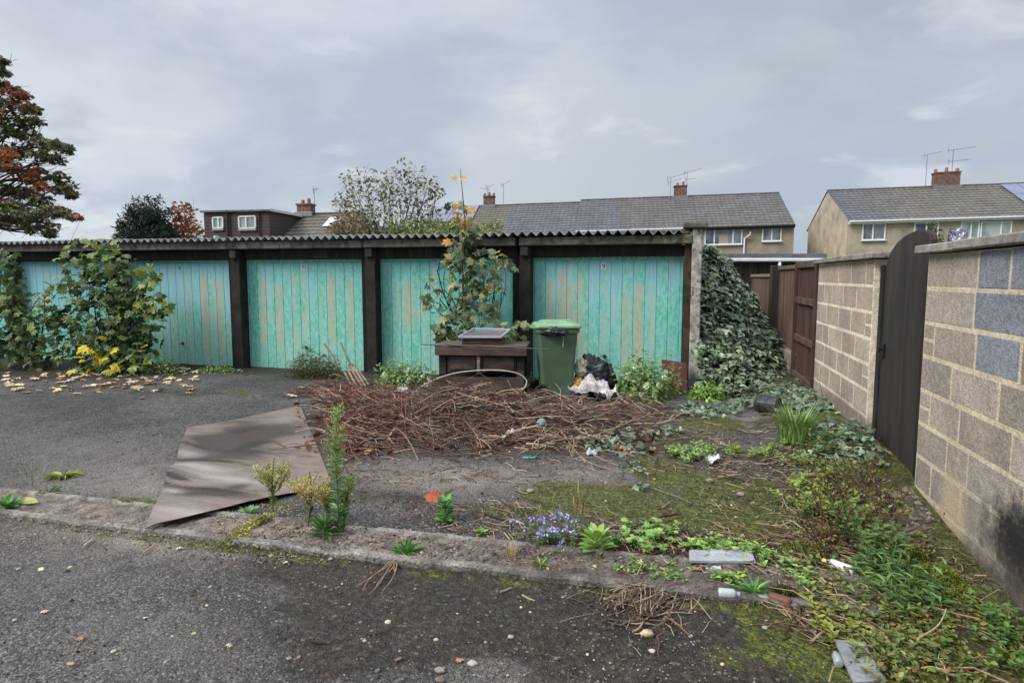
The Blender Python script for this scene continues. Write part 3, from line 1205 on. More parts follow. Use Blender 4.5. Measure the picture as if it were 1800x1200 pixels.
# low block wall with board fence above, beyond the gate
lw = thing('retaining_wall', (WX + .1, 11.2, 0), 'low rough block wall under the wooden fence beside the ivy', 'wall')
mb = MB()
mb.bx(WX + .0, WX + .2, 10.0, 13.2, -.1, .48, S(150, 138, 124), .01)
for c in range(3):
    d = 10.0 + .2 * (c % 2)
    while d < 13.1:
        mb.bx(WX - .012, WX + .03, d + .01, d + .42, -.1 + c * .2 + .01, -.1 + (c + 1) * .2 - .012, S(146, 134, 120) * rng.uniform(.8, 1.1), .012)
        d += .44
mb.build('masonry', M['concrete'], lw)


def board_fence(label, y0, y1, z0, z1, col, top=None, x=WX + .06):
    f = thing('board_fence', (x, (y0 + y1) / 2, z0), label, 'fence')
    mb = MB()
    n = int((y1 - y0) / .14)
    for i in range(n):
        a = y0 + i * (y1 - y0) / n
        b = a + (y1 - y0) / n - .006
        mb.bx(x + (.008 if i % 2 else 0), x + .022, a, b, z0, z1 - rng.uniform(0, .01), col * rng.uniform(.75, 1.2), .002)
    mb.build('boards', M['dark_wood'], f)
    mb = MB()
    mb.bx(x - .03, x + .04, y0, y1, z1 + .002, z1 + .06, top if top is not None else col, .004)
    mb.build('capping_rail', M['dark_wood'], f)
    return f


board_fence('brown board fence panel on the low block wall beyond the slatted gate', 10.02, 11.9, .5, 1.72, S(104, 84, 72), S(112, 98, 82))
pst = MB()
pst.bx(WX - .06, WX + .12, 11.95, 12.2, 0, 1.80, S(58, 50, 46), .01)
tag(pst.build('fence_post', M['dark_wood'], origin=(WX, 12.1, 0)), 'thick dark fence post between the brown panel and the pale topped panel', 'post')
ff = board_fence('weathered fence panel with a pale mossy top beyond the dark post', 12.3, 16.2, .3, 1.60, S(112, 92, 76), S(140, 132, 100))

# flat roofed outbuilding across the end of the passage
ob = thing('flat_roofed_shed', (2.2, 17, 0), 'low dark boarded outbuilding with flat grey roof and white gutter behind the fence', 'shed')
A = atD(1228, 452, 16.8)
B = atD(1442, 455, 16.8)
dv = (B - A)
dv[2] = 0
Lh = np.linalg.norm(dv)
ux = dv / Lh
uy = np.array([-ux[1], ux[0], 0])
ang = math.atan2(ux[1], ux[0])
mid = (A + B) / 2
zg = 2.06
mb = MB()
n = 26
for i in range(n):
    c = A + ux * (Lh * (i + .5) / n) + uy * .1
    mb.box((c[0], c[1], 1.0), (Lh / n - .008, .03, 2.02), ang, S(72, 62, 57) * rng.uniform(.8, 1.15), .003)
c = mid + uy * 2.2
mb.box((c[0], c[1], 1.0), (Lh - .06, 4.1, 2.0), ang, S(60, 54, 50))
mb.build('boarded_wall', M['dark_wood'], ob)
mb = MB()
c = mid + uy * 2.1
mb.box((c[0], c[1], 2.14), (Lh + .2, 4.5, .12), ang, S(112, 112, 114), .01)
mb.build('roof', M['asbestos'], ob)
mb = MB()
c = mid - uy * .21
mb.box((c[0], c[1], 2.035), (Lh + .16, .1, .09), ang, S(226, 228, 230), .02)
mb.build('gutter', M['plain'], ob)
mb = MB()
dpx = atD(1366, 460, 16.75) - uy * .16
mb.tube([(dpx[0], dpx[1], 2.0), (dpx[0], dpx[1], .3)], .04, 8, S(228, 230, 232))
mb.build('downpipe', M['plain'], ob, smooth=True)

# ================================================================== HOUSES BEHIND
TH = YAW - math.atan(197 / F)      # turn of the houses against the garages
RV = np.array([math.cos(TH), math.sin(TH), 0])
NV = np.array([-math.sin(TH), math.cos(TH), 0])
TILT = 0.017


class House:
    def __init__(self, O, label, width, depth, eave, ridge, wallcol, name='terraced_house', group=None, hip=False, lev=0.0, gutter=True, gut_col=None):
        self.O = np.array([O[0], O[1], 0.0])
        self.w, self.d, self.e, self.r = width, depth, eave + lev, ridge + lev
        self.root = thing(name, self.P(width / 2, depth / 2, 0), label, 'house', group)
        self.hip = hip

    def P(self, s, d, z):
        return self.O + RV * s + NV * d + np.array([0, 0, z + TILT * s * (1 if z > 0.5 else 0)])

    def walls(self, col, colg=None):
        w, d, e, r = self.w, self.d, self.e, self.r
        mb = MB()
        P = self.P
        h = d / 2
        mb.quad([P(0, 0, -.5), P(w, 0, -.5), P(w, 0, e), P(0, 0, e)], col)
        mb.quad([P(w, d, -.5), P(0, d, -.5), P(0, d, e), P(w, d, e)], col)
        cg = col if colg is None else colg
        top = e if self.hip else r - .05
        mb.quad([P(0, d, -.5), P(0, 0, -.5), P(0, 0, e), P(0, h, top), P(0, d, e)], cg)
        mb.quad([P(w, 0, -.5), P(w, d, -.5), P(w, d, e), P(w, h, top), P(w, 0, e)], cg)
        return mb.build('wall', M['render_wall'], self.root)

    def roof(self, colf, rows=13, over=.3, left=.0, right=.0):
        """both slopes in overlapping courses of tiles; colf(s,t)->colour"""
        w, d, e, r = self.w, self.d, self.e, self.r
        h = d / 2
        mb = MB()
        sl = (r - e) / h
        ntile = int(w / .33)
        for side in (0, 1):
            for k in range(rows):
                t0, t1 = k / rows, (k + 1) / rows
                d0, d1 = -over + (h + over) * t0, -over + (h + over) * t1
                z0, z1 = e + sl * d0 + .05, e + sl * d1 + .03
                in0 = h * t0 * .9 if self.hip else 0
                in1 = h * t1 * .9 if self.hip else 0
                ss = np.linspace(-left, w + right, ntile * 2 + 1)
                a = []
                for (dd, zz, ins, lip) in ((d0, z0 - .03, in0, 0), (d0 - .005, z0 + .012, in0, 1), (d1, z1, in1, 1)):
                    row = []
                    for q, s in enumerate(ss):
                        s2 = min(max(s, -left + ins), w + right - ins)
                        wav = .018 * (q % 2) * lip
                        D = dd if side == 0 else d - dd
                        row.append(self.P(s2, D, zz + wav))
                    a.append(row)
                P = np.array(a)
                C = np.ones(P.shape[:2] + (4,))
                for q, s in enumerate(ss):
                    for i in range(3):
                        cc = colf(s, (t0, t0, t1)[i]) * (0.22, 1.12, 0.66)[i]  # shading of each course painted in: dark lip, lighter foot, darker top
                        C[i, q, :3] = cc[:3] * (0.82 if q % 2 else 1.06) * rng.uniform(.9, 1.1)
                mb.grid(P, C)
        if self.hip:
            for s0, sg in ((-left, 1), (w + right, -1)):
                tip = self.P(s0 + sg * h * .9, h, r + .03)
                mb.quad([self.P(s0, -over, e + sl * -over + .03), tip, self.P(s0, d + over, e + sl * -over + .03)], S(84, 80, 78))
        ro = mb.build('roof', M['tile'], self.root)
        mb = MB()
        i0 = h * .9 if self.hip else 0
        n = 18
        for i in range(n):
            a, b = -left + i0 + (w + left + right - 2 * i0) * i / n, -left + i0 + (w + left + right - 2 * i0) * (i + 1) / n
            mb.beam(self.P(a, h, r + .06), self.P(b - .01, h, r + .06), .2, .12, S(108, 102, 96) * rng.uniform(.85, 1.1), .03)
        mb.build('ridge_tiles', M['tile'], ro)
        return ro

    def gutter(self, col, over=.3, s0=0, s1=None):
        s1 = self.w if s1 is None else s1
        z = self.e - (self.r - self.e) / (self.d / 2) * over
        mb = MB()
        mb.beam(self.P(s0, -over - .05, z - .02), self.P(s1, -over - .05, z - .02), .11, .1, col, .02)
        mb.beam(self.P(s0, -over + .1, z - .08), self.P(s1, -over + .1, z - .08), .16, .2, col * .92, .005)
        mb.build('gutter', M['plain'], self.root)

    def window(self, s0, s1, z0, z1, splits=(.5,), glass='glass', label=None, inner=None):
        P = self.P
        f = MB()
        cw = S(226, 228, 230)
        t = .07
        dd = -.03
        f.beam(P(s0, dd, z1 - t / 2), P(s1, dd, z1 - t / 2), .08, t, cw)
        f.beam(P(s0, dd, z0 + t / 2), P(s1, dd, z0 + t / 2), .08, t, cw)
        f.beam(P(s0 - .06, dd - .06, z0 - .03), P(s1 + .06, dd - .06, z0 - .03), .16, .06, cw)
        for s in (s0 + t / 2, s1 - t / 2):
            f.beam(P(s, dd, z0 + t), P(s, dd, z1 - t), .08, t, cw)
        for q in splits:
            s = s0 + (s1 - s0) * q
            f.beam(P(s, dd - .002, z0 + t), P(s, dd - .002, z1 - t), .08, .1, cw)
        o = f.build('window', M['plain'], self.root)
        if label:
            o['label'] = label
        p = MB()
        p.quad([P(s0 + .01, -.015, z0 + .01), P(s1 - .01, -.015, z0 + .01), P(s1 - .01, -.015, z1 - .01), P(s0 + .01, -.015, z1 - .01)])
        p.build('pane', M[glass], o)
        if inner:
            p = MB()
            a, b, c_, d_ = inner
            w_, h_ = s1 - s0, z1 - z0
            p.quad([P(s0 + w_ * a, -.02, z0 + h_ * c_), P(s0 + w_ * b, -.02, z0 + h_ * c_), P(s0 + w_ * b, -.02, z0 + h_ * d_), P(s0 + w_ * a, -.02, z0 + h_ * d_)], S(176, 160, 148))
            p.build('curtain', M['cloth'], o)

    def chimney(self, s, w, dz0, h, pots=2, aerials=()):
        d0 = self.d / 2
        mb = MB()
        zb = self.r + dz0
        r0 = self.P(s, d0, zb)
        nb = 9
        for k in range(nb):
            z = zb + (h - .1) * k / nb
            for q in range(4):
                a = s - w / 2 + w * q / 4
                mb.beam(self.P(a, d0, z + (h - .1) / nb / 2), self.P(a + w / 4 - .006, d0, z + (h - .1) / nb / 2), .7, (h - .1) / nb - .008, S(128, 103, 93) * rng.uniform(.85, 1.12), .004)
        mb.beam(self.P(s - w / 2 - .05, d0, zb + h - .07), self.P(s + w / 2 + .05, d0, zb + h - .07), .8, .1, S(120, 88, 78), .01)
        ch = mb.build('chimney', M['brick'], self.root)
        for q in range(pots):
            mb = MB()
            c = self.P(s + (q - (pots - 1) / 2) * w * .45, d0, zb + h - .02)
            hh = .32 if q % 2 else .24
            mb.tube([c, c + np.array([0, 0, hh])], [.12, .095], 8, S(158, 118, 100))
            mb.build('chimney_pot', M['brick'], ch)
        fl = MB()
        fl.beam(self.P(s - w / 2 - .15, d0 - .38, zb + .06), self.P(s + w / 2 + .15, d0 - .38, zb + .06), .1, .3, S(150, 148, 146), .02)
        fl.build('flashing', M['metal'], ch)
        for (ds, hh, arms) in aerials:
            mb = MB()
            b = self.P(s + ds, d0, zb + .1)
            tp = b + np.array([0, 0, h + hh])
            mb.tube([b, tp], .016, 5, S(110, 112, 116))
            for (off, Lr, sl_, nel) in arms:
                c = tp + np.array([0, 0, off])
                Lr = Lr * .72
                e1 = c + RV * Lr + np.array([0, 0, Lr * sl_])
                e0 = c - RV * Lr * .25 - np.array([0, 0, Lr * .25 * sl_])
                mb.tube([e0, e1], .011, 4, S(118, 120, 124))
                for k in range(nel):
                    q = e0 + (e1 - e0) * (k + .2) / nel
                    hl = .22
                    mb.tube([q - NV * hl, q + NV * hl], .008, 3, S(118, 120, 124))
                    if k == 0:
                        mb.tube([q - np.array([0, 0, hl]), q + np.array([0, 0, hl])], .014, 4, S(118, 120, 124))
            mb.build('aerial', M['metal'], ch)
        return ch


# middle terrace, measured from the corner of the eaves at its right end
CE = atZ(1396, 401, 5.0)


def s_on(O, px, py):
    q = on_plane(np.array([O[0], O[1], 0]), NV, px, py)
    return float(np.dot(q - np.array([O[0], O[1], 0]), RV)), float(q[2])


def wall_s(px):
    return s_on(CE, px, 420)[0]


grp = 'houses of the terrace behind the garages'
sC = wall_s(1205)
sB = wall_s(1012)
sA = wall_s(880)
sD = wall_s(762)
GREY = S(104, 99, 97)
BLUEG = S(98, 98, 104)
MOSSY = S(106, 101, 86)


def mk_house(sa, sb, label, wallcol, colf, lev=0.0, gcol=None, ridge=8.0):
    O = CE + RV * sa
    h = House(O, label, sb - sa, 10.0, 5.36 + TILT * sa, ridge + TILT * sa, wallcol, lev=lev, group=grp)
    h.walls(wallcol)
    h.roof(colf)
    h.gutter(gcol if gcol is not None else S(52, 48, 46))
    return h


brown_w = S(158, 147, 132)
cream_w = S(214, 204, 178)
hC = mk_house(sC, 0, 'right end terraced house with grey tiled roof and brown rendered wall', brown_w, lambda s, t: GREY)
hB = mk_house(sB, sC - .01, 'cream walled terraced house with white gutter left of the shared chimney', cream_w, lambda s, t: BLUEG if s < 3.2 else GREY, gcol=S(226, 228, 230))
hA = mk_house(sA, sB - .03, 'terraced house with bluish grey roof one step lower than its neighbour', S(150, 140, 124), lambda s, t: BLUEG, lev=-.16)
hD = mk_house(sD - 1.5, sA - .01, 'terraced house with brownish mossy roof and solar panels, mostly hidden by trees', S(140, 128, 112), lambda s, t: MOSSY, lev=-.17)


def win_px(h, px0, px1, py0, py1, **kw):
    a, z1 = s_on(h.O, px0, py0)
    b, _ = s_on(h.O, px1, py0)
    z0 = s_on(h.O, (px0 + px1) / 2, py1)[1]
    z1 = s_on(h.O, (px0 + px1) / 2, py0)[1]
    sm = (a + b) / 2
    h.window(a, b, z0 - TILT * sm, z1 - TILT * sm, **kw)


win_px(hC, 1239, 1305, 401, 430, splits=(.26, .76), inner=(.38, .62, .05, .62), label='wide three light window')
win_px(hC, 1340, 1374, 399, 424, splits=(.5,), label='narrow two light window')
win_px(hB, 1030, 1050, 406, 432, splits=(.5,))
win_px(hB, 1086, 1114, 405, 432, splits=(.5,))
win_px(hB, 1146, 1198, 403, 432, splits=(.3,))
win_px(hA, 950, 968, 411, 432, splits=(.5,))
win_px(hA, 978, 996, 411, 432, splits=(.5,))
hB.chimney(hB.w - .05, .95, -.15, 1.05, 2, aerials=((-.75, .55, ((0, 1.6, .25, 7), (-.35, 1.2, .3, 6))), (.5, .9, ((0, 1.5, .25, 7), (-.55, .9, .1, 5)))))
hD.chimney(hD.w - 1.9, .85, -.1, .95, 3, aerials=((-.15, .65, ((0, .8, .3, 5), (-.2, -.9, -.2, 5))), (1.2, .8, ((0, .9, .5, 5),))))
# white downpipe on the end house
a, z = s_on(hC.O, 1318, 392)
mb = MB()
mb.tube([hC.P(a, -.36, 4.66), hC.P(a, -.3, 4.5), hC.P(a - .33, -.1, 4.25), hC.P(a - .35, -.08, 2.0), hC.P(a - .35, -.08, 0.0)], .06, 7, S(226, 228, 230))
mb.build('downpipe', M['plain'], hC.root)
# solar panels on the hidden roof
mb = MB()
for q in range(4):
    for k in range(2):
        s0 = hD.w - 6.9 + q * 1.05
        t0 = 2.0 + k * 1.5
        sl = (hD.r - hD.e) / (hD.d / 2)
        mb.quad([hD.P(s0, t0, hD.e + sl * t0 + .16), hD.P(s0 + 1.0, t0, hD.e + sl * t0 + .16), hD.P(s0 + 1.0, t0 + 1.45, hD.e + sl * (t0 + 1.45) + .16), hD.P(s0, t0 + 1.45, hD.e + sl * (t0 + 1.45) + .16)], S(112, 118, 140))
o = mb.build('solar_panel', M['solar'], hD.root)

# pair on the right
EE = atZ(1490, 393, 5.0)
tan_w = S(178, 167, 148)
O = EE.copy()


def s_e(px):
    return s_on(EE, px, 400)[0]


sF = s_e(1722)
hE = House(EE, 'end house at right with tan gable wall and blue grey to brown tiled roof', sF, 9.1, 5.27, 7.6, tan_w, name='semi_detached_house', group='pair of houses at the right')
hE.walls(tan_w, S(184, 171, 150))
hE.roof(lambda s, t: S(96, 96, 104) * max(0, 1 - s / 4.5) + S(110, 104, 96) * min(1, s / 4.5), left=.04)
hE.gutter(S(228, 230, 232))
hF = House(EE + RV * (sF + .01), 'right hand house with a solar panel on its roof cut by the picture edge', 7.5, 9.1, 5.27 + TILT * sF, 7.6 + TILT * sF, tan_w, name='semi_detached_house', group='pair of houses at the right')
hF.walls(S(174, 164, 147))
hF.roof(lambda s, t: S(110, 104, 96))
hF.gutter(S(228, 230, 232))
win_px(hE, 1516, 1557, 393, 422, splits=(.46,), label='two light window near the gable')
win_px(hE, 1607, 1650, 391, 420, splits=(.5,), label='window behind the arched gate')
win_px(hE, 1689, 1722, 389, 420, splits=(.55,), glass='glass_lit', label='left part of wide window with a pale blind')
win_px(hF, 1724, 1779, 389, 420, splits=(.66,), glass='glass_lit', label='wide window with a pale blind')
hE.chimney(sF - .1, 1.5, -.15, 1.15, 3, aerials=((-1.25, 1.1, ((0, 1.3, .22, 7),)), (.35, 1.35, ((0, 1.9, .12, 8), (-.75, 1.6, .1, 7)))))
mb = MB()
sl = (hF.r - hF.e) / (hF.d / 2)
for q in range(5):
    for k in range(2):
        s0 = 3.1 + q * 1.06 + (1 - k) * .0
        t0 = 1.05 + k * 1.62
        mb.quad([hF.P(s0, t0, hF.e + sl * t0 + .16), hF.P(s0 + 1.02, t0, hF.e + sl * t0 + .16), hF.P(s0 + 1.02, t0 + 1.58, hF.e + sl * (t0 + 1.58) + .16), hF.P(s0, t0 + 1.58, hF.e + sl * (t0 + 1.58) + .16)], S(104, 112, 142))
mb.build('solar_panel', M['solar'], hF.root)

# bungalow with a dormer at the left
GO = atZ(358, 374, 5.15)
hG = House(GO - NV * .6 - RV * .25, 'bungalow with brown box dormer, skylight and grey tiled roof left of the bushy tree', 11.2, 9.0, 2.7, 5.25, S(150, 136, 118), name='dormer_bungalow', hip=True)
hG.walls(S(150, 136, 118))
hG.roof(lambda s, t: S(104, 98, 90), rows=12, left=0, right=.3)
mb = MB()
Pg = hG.P
s0, s1 = .25, 4.2
zt_ = 5.12
brown = S(74, 62, 60)
nrow = 11
for k in range(nrow):
    a, b = 3.2 + (zt_ - 3.2) * k / nrow, 3.2 + (zt_ - 3.2) * (k + 1) / nrow
    mb.quad([Pg(s0, .6, a), Pg(s1, .6, a), Pg(s1, .615, b - .012), Pg(s0, .615, b - .012)], brown * rng.uniform(.9, 1.1))
    mb.quad([Pg(s1, .6, a), Pg(s1, 4.4, a), Pg(s1 - .015, 4.4, b - .012), Pg(s1 - .015, .6, b - .012)], brown * rng.uniform(.85, 1.0) * 1.1)
    mb.quad([Pg(s0, 4.4, a), Pg(s0, .6, a), Pg(s0, .6, b), Pg(s0, 4.4, b)], brown)
mb.quad([Pg(s1 - .03, .61, 3.2), Pg(s1 - .03, 4.4, 3.2), Pg(s1 - .03, 4.4, zt_), Pg(s1 - .03, .61, zt_)], brown * .6)
mb.quad([Pg(s0 + .02, .63, 3.2), Pg(s1 - .02, .63, 3.2), Pg(s1 - .02, .63, zt_), Pg(s0 + .02, .63, zt_)], brown * .4)
do = mb.build('dormer', M['plain'], hG.root)
mb = MB()
mb.beam(Pg((s0 + s1) / 2, .45, zt_ + .05), Pg((s0 + s1) / 2, 4.5, zt_ + .05), s1 - s0 + .3, .1, S(120, 114, 110), .01)
mb.build('flat_roof', M['asbestos'], do)
mb = MB()
mb.beam(Pg(s1 + .16, .45, zt_ + .03), Pg(s1 + .16, 4.0, zt_ + .03), .03, .14, S(206, 202, 198), .005)
mb.build('fascia', M['plain'], do)
for s in (1.75,):
    mb = MB()
    mb.tube([Pg(s, .5, zt_ + .12), Pg(s, .52, 3.2)], .06, 6, S(34, 30, 30))
    mb.build('downpipe', M['plain'], do)
mb = MB()
mb.tube([Pg(3.62, .54, zt_), Pg(3.62, .54, 3.2)], .035, 6, S(44, 40, 38))
mb.build('downpipe', M['plain'], do)


def dorm_win(a, b, z0, z1, sp):
    f = MB()
    cw = S(224, 226, 228)
    t = .07
    dd = .57
    f.beam(Pg(a, dd, z1), Pg(b, dd, z1), .08, t, cw)
    f.beam(Pg(a, dd, z0), Pg(b, dd, z0), .1, t, cw)
    f.beam(Pg(a - .05, dd - .02, z0 - .09), Pg(b + .05, dd - .02, z0 - .09), .1, .1, S(150, 140, 134))
    for s in (a, b, a + (b - a) * sp):
        f.beam(Pg(s, dd - .003, z0 + .02), Pg(s, dd - .003, z1 - .02), .08, .09, cw)
    o = f.build('window', M['plain'], do)
    p = MB()
    p.quad([Pg(a, .585, z0), Pg(b, .585, z0), Pg(b, .585, z1), Pg(a, .585, z1)])
    p.build('window_pane', M['glass_lit'], do)


dorm_win(.82, 1.42, 4.28, 4.86, .55)
dorm_win(2.4, 3.38, 4.22, 4.86, .44)
mb = MB()
mb.tube([Pg(1.1, .55, 3.76), Pg(1.1, .3, 3.76), Pg(1.2, .25, 3.76)], .1, 8, S(220, 222, 224))
mb.build('flue_terminal', M['plain'], do)
mb = MB()
sl = (hG.r - hG.e) / (hG.d / 2)
for q in (0,):
    a, b, t0, t1 = 6.2, 6.95, 2.75, 3.85
    mb.quad([Pg(a, t0, hG.e + sl * t0 + .14), Pg(b, t0, hG.e + sl * t0 + .14), Pg(b, t1, hG.e + sl * t1 + .14), Pg(a, t1, hG.e + sl * t1 + .14)], S(214, 218, 224))
mb.build('skylight', M['plain'], hG.root)
hG.chimney(4.35, .85, -.05, .72, 2, aerials=((.55, .7, ((0, .35, .3, 4),)),))
mb = MB()
c = Pg(5.2, 1.2, hG.e + sl * 1.2)
mb.tube([c, c + np.array([0, 0, .4])], .06, 7, S(30, 28, 28))
mb.build('vent_pipe', M['plain'], hG.root)

# ================================================================== PLANTS
def up_from(p, h):
    return np.asarray(p, float) + np.array([0, 0, h])


SYC = [S(58, 78, 44), S(74, 94, 54), S(46, 64, 38), S(90, 108, 62), S(112, 122, 74)]
SYC_LT = [S(104, 124, 66), S(124, 138, 78), S(88, 108, 58), S(134, 142, 70)]
SYC_Y = [S(206, 186, 62), S(196, 176, 58), S(182, 170, 70), S(150, 150, 62)]
SYC_A = [S(110, 122, 88), S(94, 112, 82), S(128, 136, 96), S(80, 98, 76), S(142, 140, 96)]
SYC_O = [S(192, 146, 82), S(200, 158, 92), S(178, 138, 82), S(166, 146, 92)]


def shrub(name, label, cat, base, clusters, tplt, size, Ydep, group=None, stem_col=S(70, 58, 44), lmat='leaf', flat=1.0, thick=.018, up=.7, droop=.2, toward=(0, -.35, 0)):
    """clusters: (px, py, radius in px, leaves, palette, depth offset)"""
    t = thing(name, base, label, cat, group)
    fol, st = MB(), MB()
    for cl in clusters:
        px, py, rp, n, pal = cl[:5]
        off = cl[5] if len(cl) > 5 else 0
        c = atY(px, py, Ydep + off)
        r = rp / F * np.linalg.norm(c - CAM) * .97
        scatter_leaves(fol, tplt, [c], [(r, r * .8, r)], [max(2, int(n * .72))], size, [pal], up=up, toward=toward, flat=flat, droop=droop)
        b0 = np.asarray(base) + rng.normal(0, .006, 3) * np.array([1, 1, 0])
        p = curve(b0, c, 8, .06, .05)
        st.tube(p, np.linspace(thick, .004, 8), 5, stem_col * rng.uniform(.8, 1.2))
        for _ in range(max(2, n // 22)):
            q = c + rnd(1)[0] * r * .45
            k = rng.integers(4, 8)
            st.tube(curve(p[k], q, 4, .1), np.linspace(.006, .002, 4), 4, stem_col * rng.uniform(.8, 1.3))
    fol.build('foliage', M[lmat], t)
    st.build('stems', M['bark'], t)
    return t


# --- big sycamore shrub in front of the left doors
cl = [(175, 452, 34, 60, SYC_LT), (140, 470, 36, 60, SYC), (205, 470, 36, 60, SYC), (118, 500, 26, 30, SYC_LT), (165, 500, 46, 110, SYC), (215, 510, 40, 90, SYC),
      (258, 505, 28, 40, SYC_LT), (245, 540, 42, 90, SYC), (190, 545, 48, 120, SYC), (135, 545, 38, 60, SYC), (270, 545, 24, 30, SYC_LT + SYC_Y), (150, 590, 44, 100, SYC),
      (205, 590, 50, 120, SYC), (255, 585, 34, 60, SYC), (120, 580, 30, 40, SYC), (235, 625, 36, 60, SYC), (180, 625, 44, 90, SYC), (140, 630, 34, 50, SYC),
      (165, 612, 26, 16, SYC_Y, -.35), (150, 640, 22, 14, SYC_Y, -.45), (188, 638, 22, 14, SYC_Y, -.45), (190, 660, 12, 4, SYC_Y, -.5), (255, 620, 12, 5, SYC_Y, -.4), (205, 640, 30, 40, SYC, -.2),
      (240, 645, 26, 40, SYC_LT, -.2), (270, 520, 8, 3, SYC_Y, -.2)]
b = G(190, 645)
shrub('sycamore_shrub', 'tall leafy green sycamore shrub with a patch of yellow leaves low on its front', 'shrub', b + np.array([0, .25, 0]), cl, MAPLE, .15, 9.0)
cl = [(8, 455, 26, 36, SYC), (14, 490, 28, 50, SYC), (2, 540, 30, 60, SYC), (40, 545, 36, 80, SYC_LT + SYC), (78, 555, 26, 50, SYC_LT + SYC), (20, 580, 40, 90, SYC), (62, 590, 36, 80, SYC),
      (10, 620, 36, 70, SYC), (50, 625, 30, 60, SYC), (-40, 500, 50, 90, SYC), (-50, 570, 50, 90, SYC), (-30, 620, 40, 70, SYC), (70, 522, 8, 4, SYC_Y), (80, 512, 18, 14, SYC)]
shrub('sycamore_shrub', 'dark green shrub at the left edge of the picture in front of the row end', 'shrub', G(20, 640) + np.array([0, .2, 0]), cl, MAPLE, .15, 8.8)

# bare reddish shoots over the big shrub
b = atY(250, 520, 9.3)
mb = MB()
for e in ((238, 455), (252, 450), (268, 458), (282, 483)):
    mb.tube(curve(b, atY(e[0], e[1], 9.3), 6, .06), np.linspace(.008, .003, 6), 4, S(70, 46, 40))
    c = atY(e[0], e[1], 9.3)
    mb.leaves(MAPLE, np.array([c, c + .01]), rnd(2), rnd(2) + np.array([0, 0, .6]), .07, pick([S(92, 52, 44), S(70, 44, 38)], 2))
tag(mb.build('bare_shoots', M['bark'], origin=b), 'thin nearly leafless reddish shoots standing above the yellow edged shrub', 'shoots')

# --- sapling in front of the fourth door
cl = [(757, 500, 16, 12, SYC_A), (762, 530, 20, 22, SYC_A), (772, 570, 26, 36, SYC_A), (782, 595, 18, 18, SYC_A + SYC_O), (812, 470, 34, 44, SYC_A), (845, 468, 32, 44, SYC_A), (880, 465, 24, 22, SYC_A),
      (826, 492, 36, 50, SYC_A + SYC_LT), (868, 496, 16, 7, SYC_O), (858, 510, 28, 28, SYC_A), (815, 520, 28, 30, SYC_A), (845, 550, 34, 44, SYC_A), (822, 560, 28, 34, SYC_A), (800, 545, 22, 20, SYC_A), (797, 590, 18, 14, SYC_A),
      (815, 440, 26, 22, SYC_A), (800, 430, 14, 8, SYC_O + SYC_A), (785, 455, 18, 12, SYC_A), (880, 450, 12, 6, SYC_O), (770, 510, 10, 4, SYC_O), (778, 585, 8, 3, SYC_O),
      (815, 392, 20, 12, SYC_O + SYC_A, -.1), (805, 380, 16, 10, SYC_O), (822, 372, 13, 6, SYC_O), (800, 400, 14, 10, SYC_O + SYC_LT), (822, 405, 18, 14, SYC_A + SYC_LT), (795, 362, 12, 6, SYC_A), (830, 420, 18, 14, SYC_A), (812, 418, 14, 10, SYC_A)]
sb = G(812, 655) + np.array([0, .9, 0])
sap = shrub('sycamore_sapling', 'thin autumn sycamore sapling with orange and dull green leaves rising past the garage roof', 'sapling', sb, cl, MAPLE, .125, 9.35, thick=.02, up=.5, droop=.5)
mb = MB()
pts = [sb, atY(815, 540, 9.35), atY(812, 440, 9.35), atY(818, 395, 9.3), atY(813, 340, 9.3), atY(809, 297, 9.3)]
tt = np.linspace(0, 1, len(pts))
t2 = np.linspace(0, 1, 24)
PP = np.stack([np.interp(t2, tt, np.array(pts)[:, k]) for k in range(3)], 1)
mb.tube(PP, np.linspace(.02, .004, 24), 6, S(92, 72, 60))
mb.build('leading_shoot', M['bark'], sap)
mb = MB()
c = atY(803, 312, 9.3)
mb.leaves(MAPLE, np.array([c, c + [.05, 0, -.01]]), np.array([[-1, 0, -.2], [1, 0, -.1]]), np.array([[.1, -.7, .5], [0, -.7, .6]]), .12, pick(SYC_O, 2))
mb.build('top_leaf', M['leaf'], sap)
cl = [(878, 585, 9, 3, SYC_Y + SYC_O), (900, 600, 10, 3, SYC_Y + SYC_O), (905, 575, 18, 14, SYC_A), (895, 590, 14, 9, SYC_A), (908, 600, 12, 8, SYC_A), (872, 598, 8, 4, SYC_A)]
shrub('sycamore_seedling', 'small seedling with two yellow leaves between the bench and the wheelie bin', 'sapling', G(905, 665) + np.array([0, .3, 0]), cl, MAPLE, .12, 8.9)


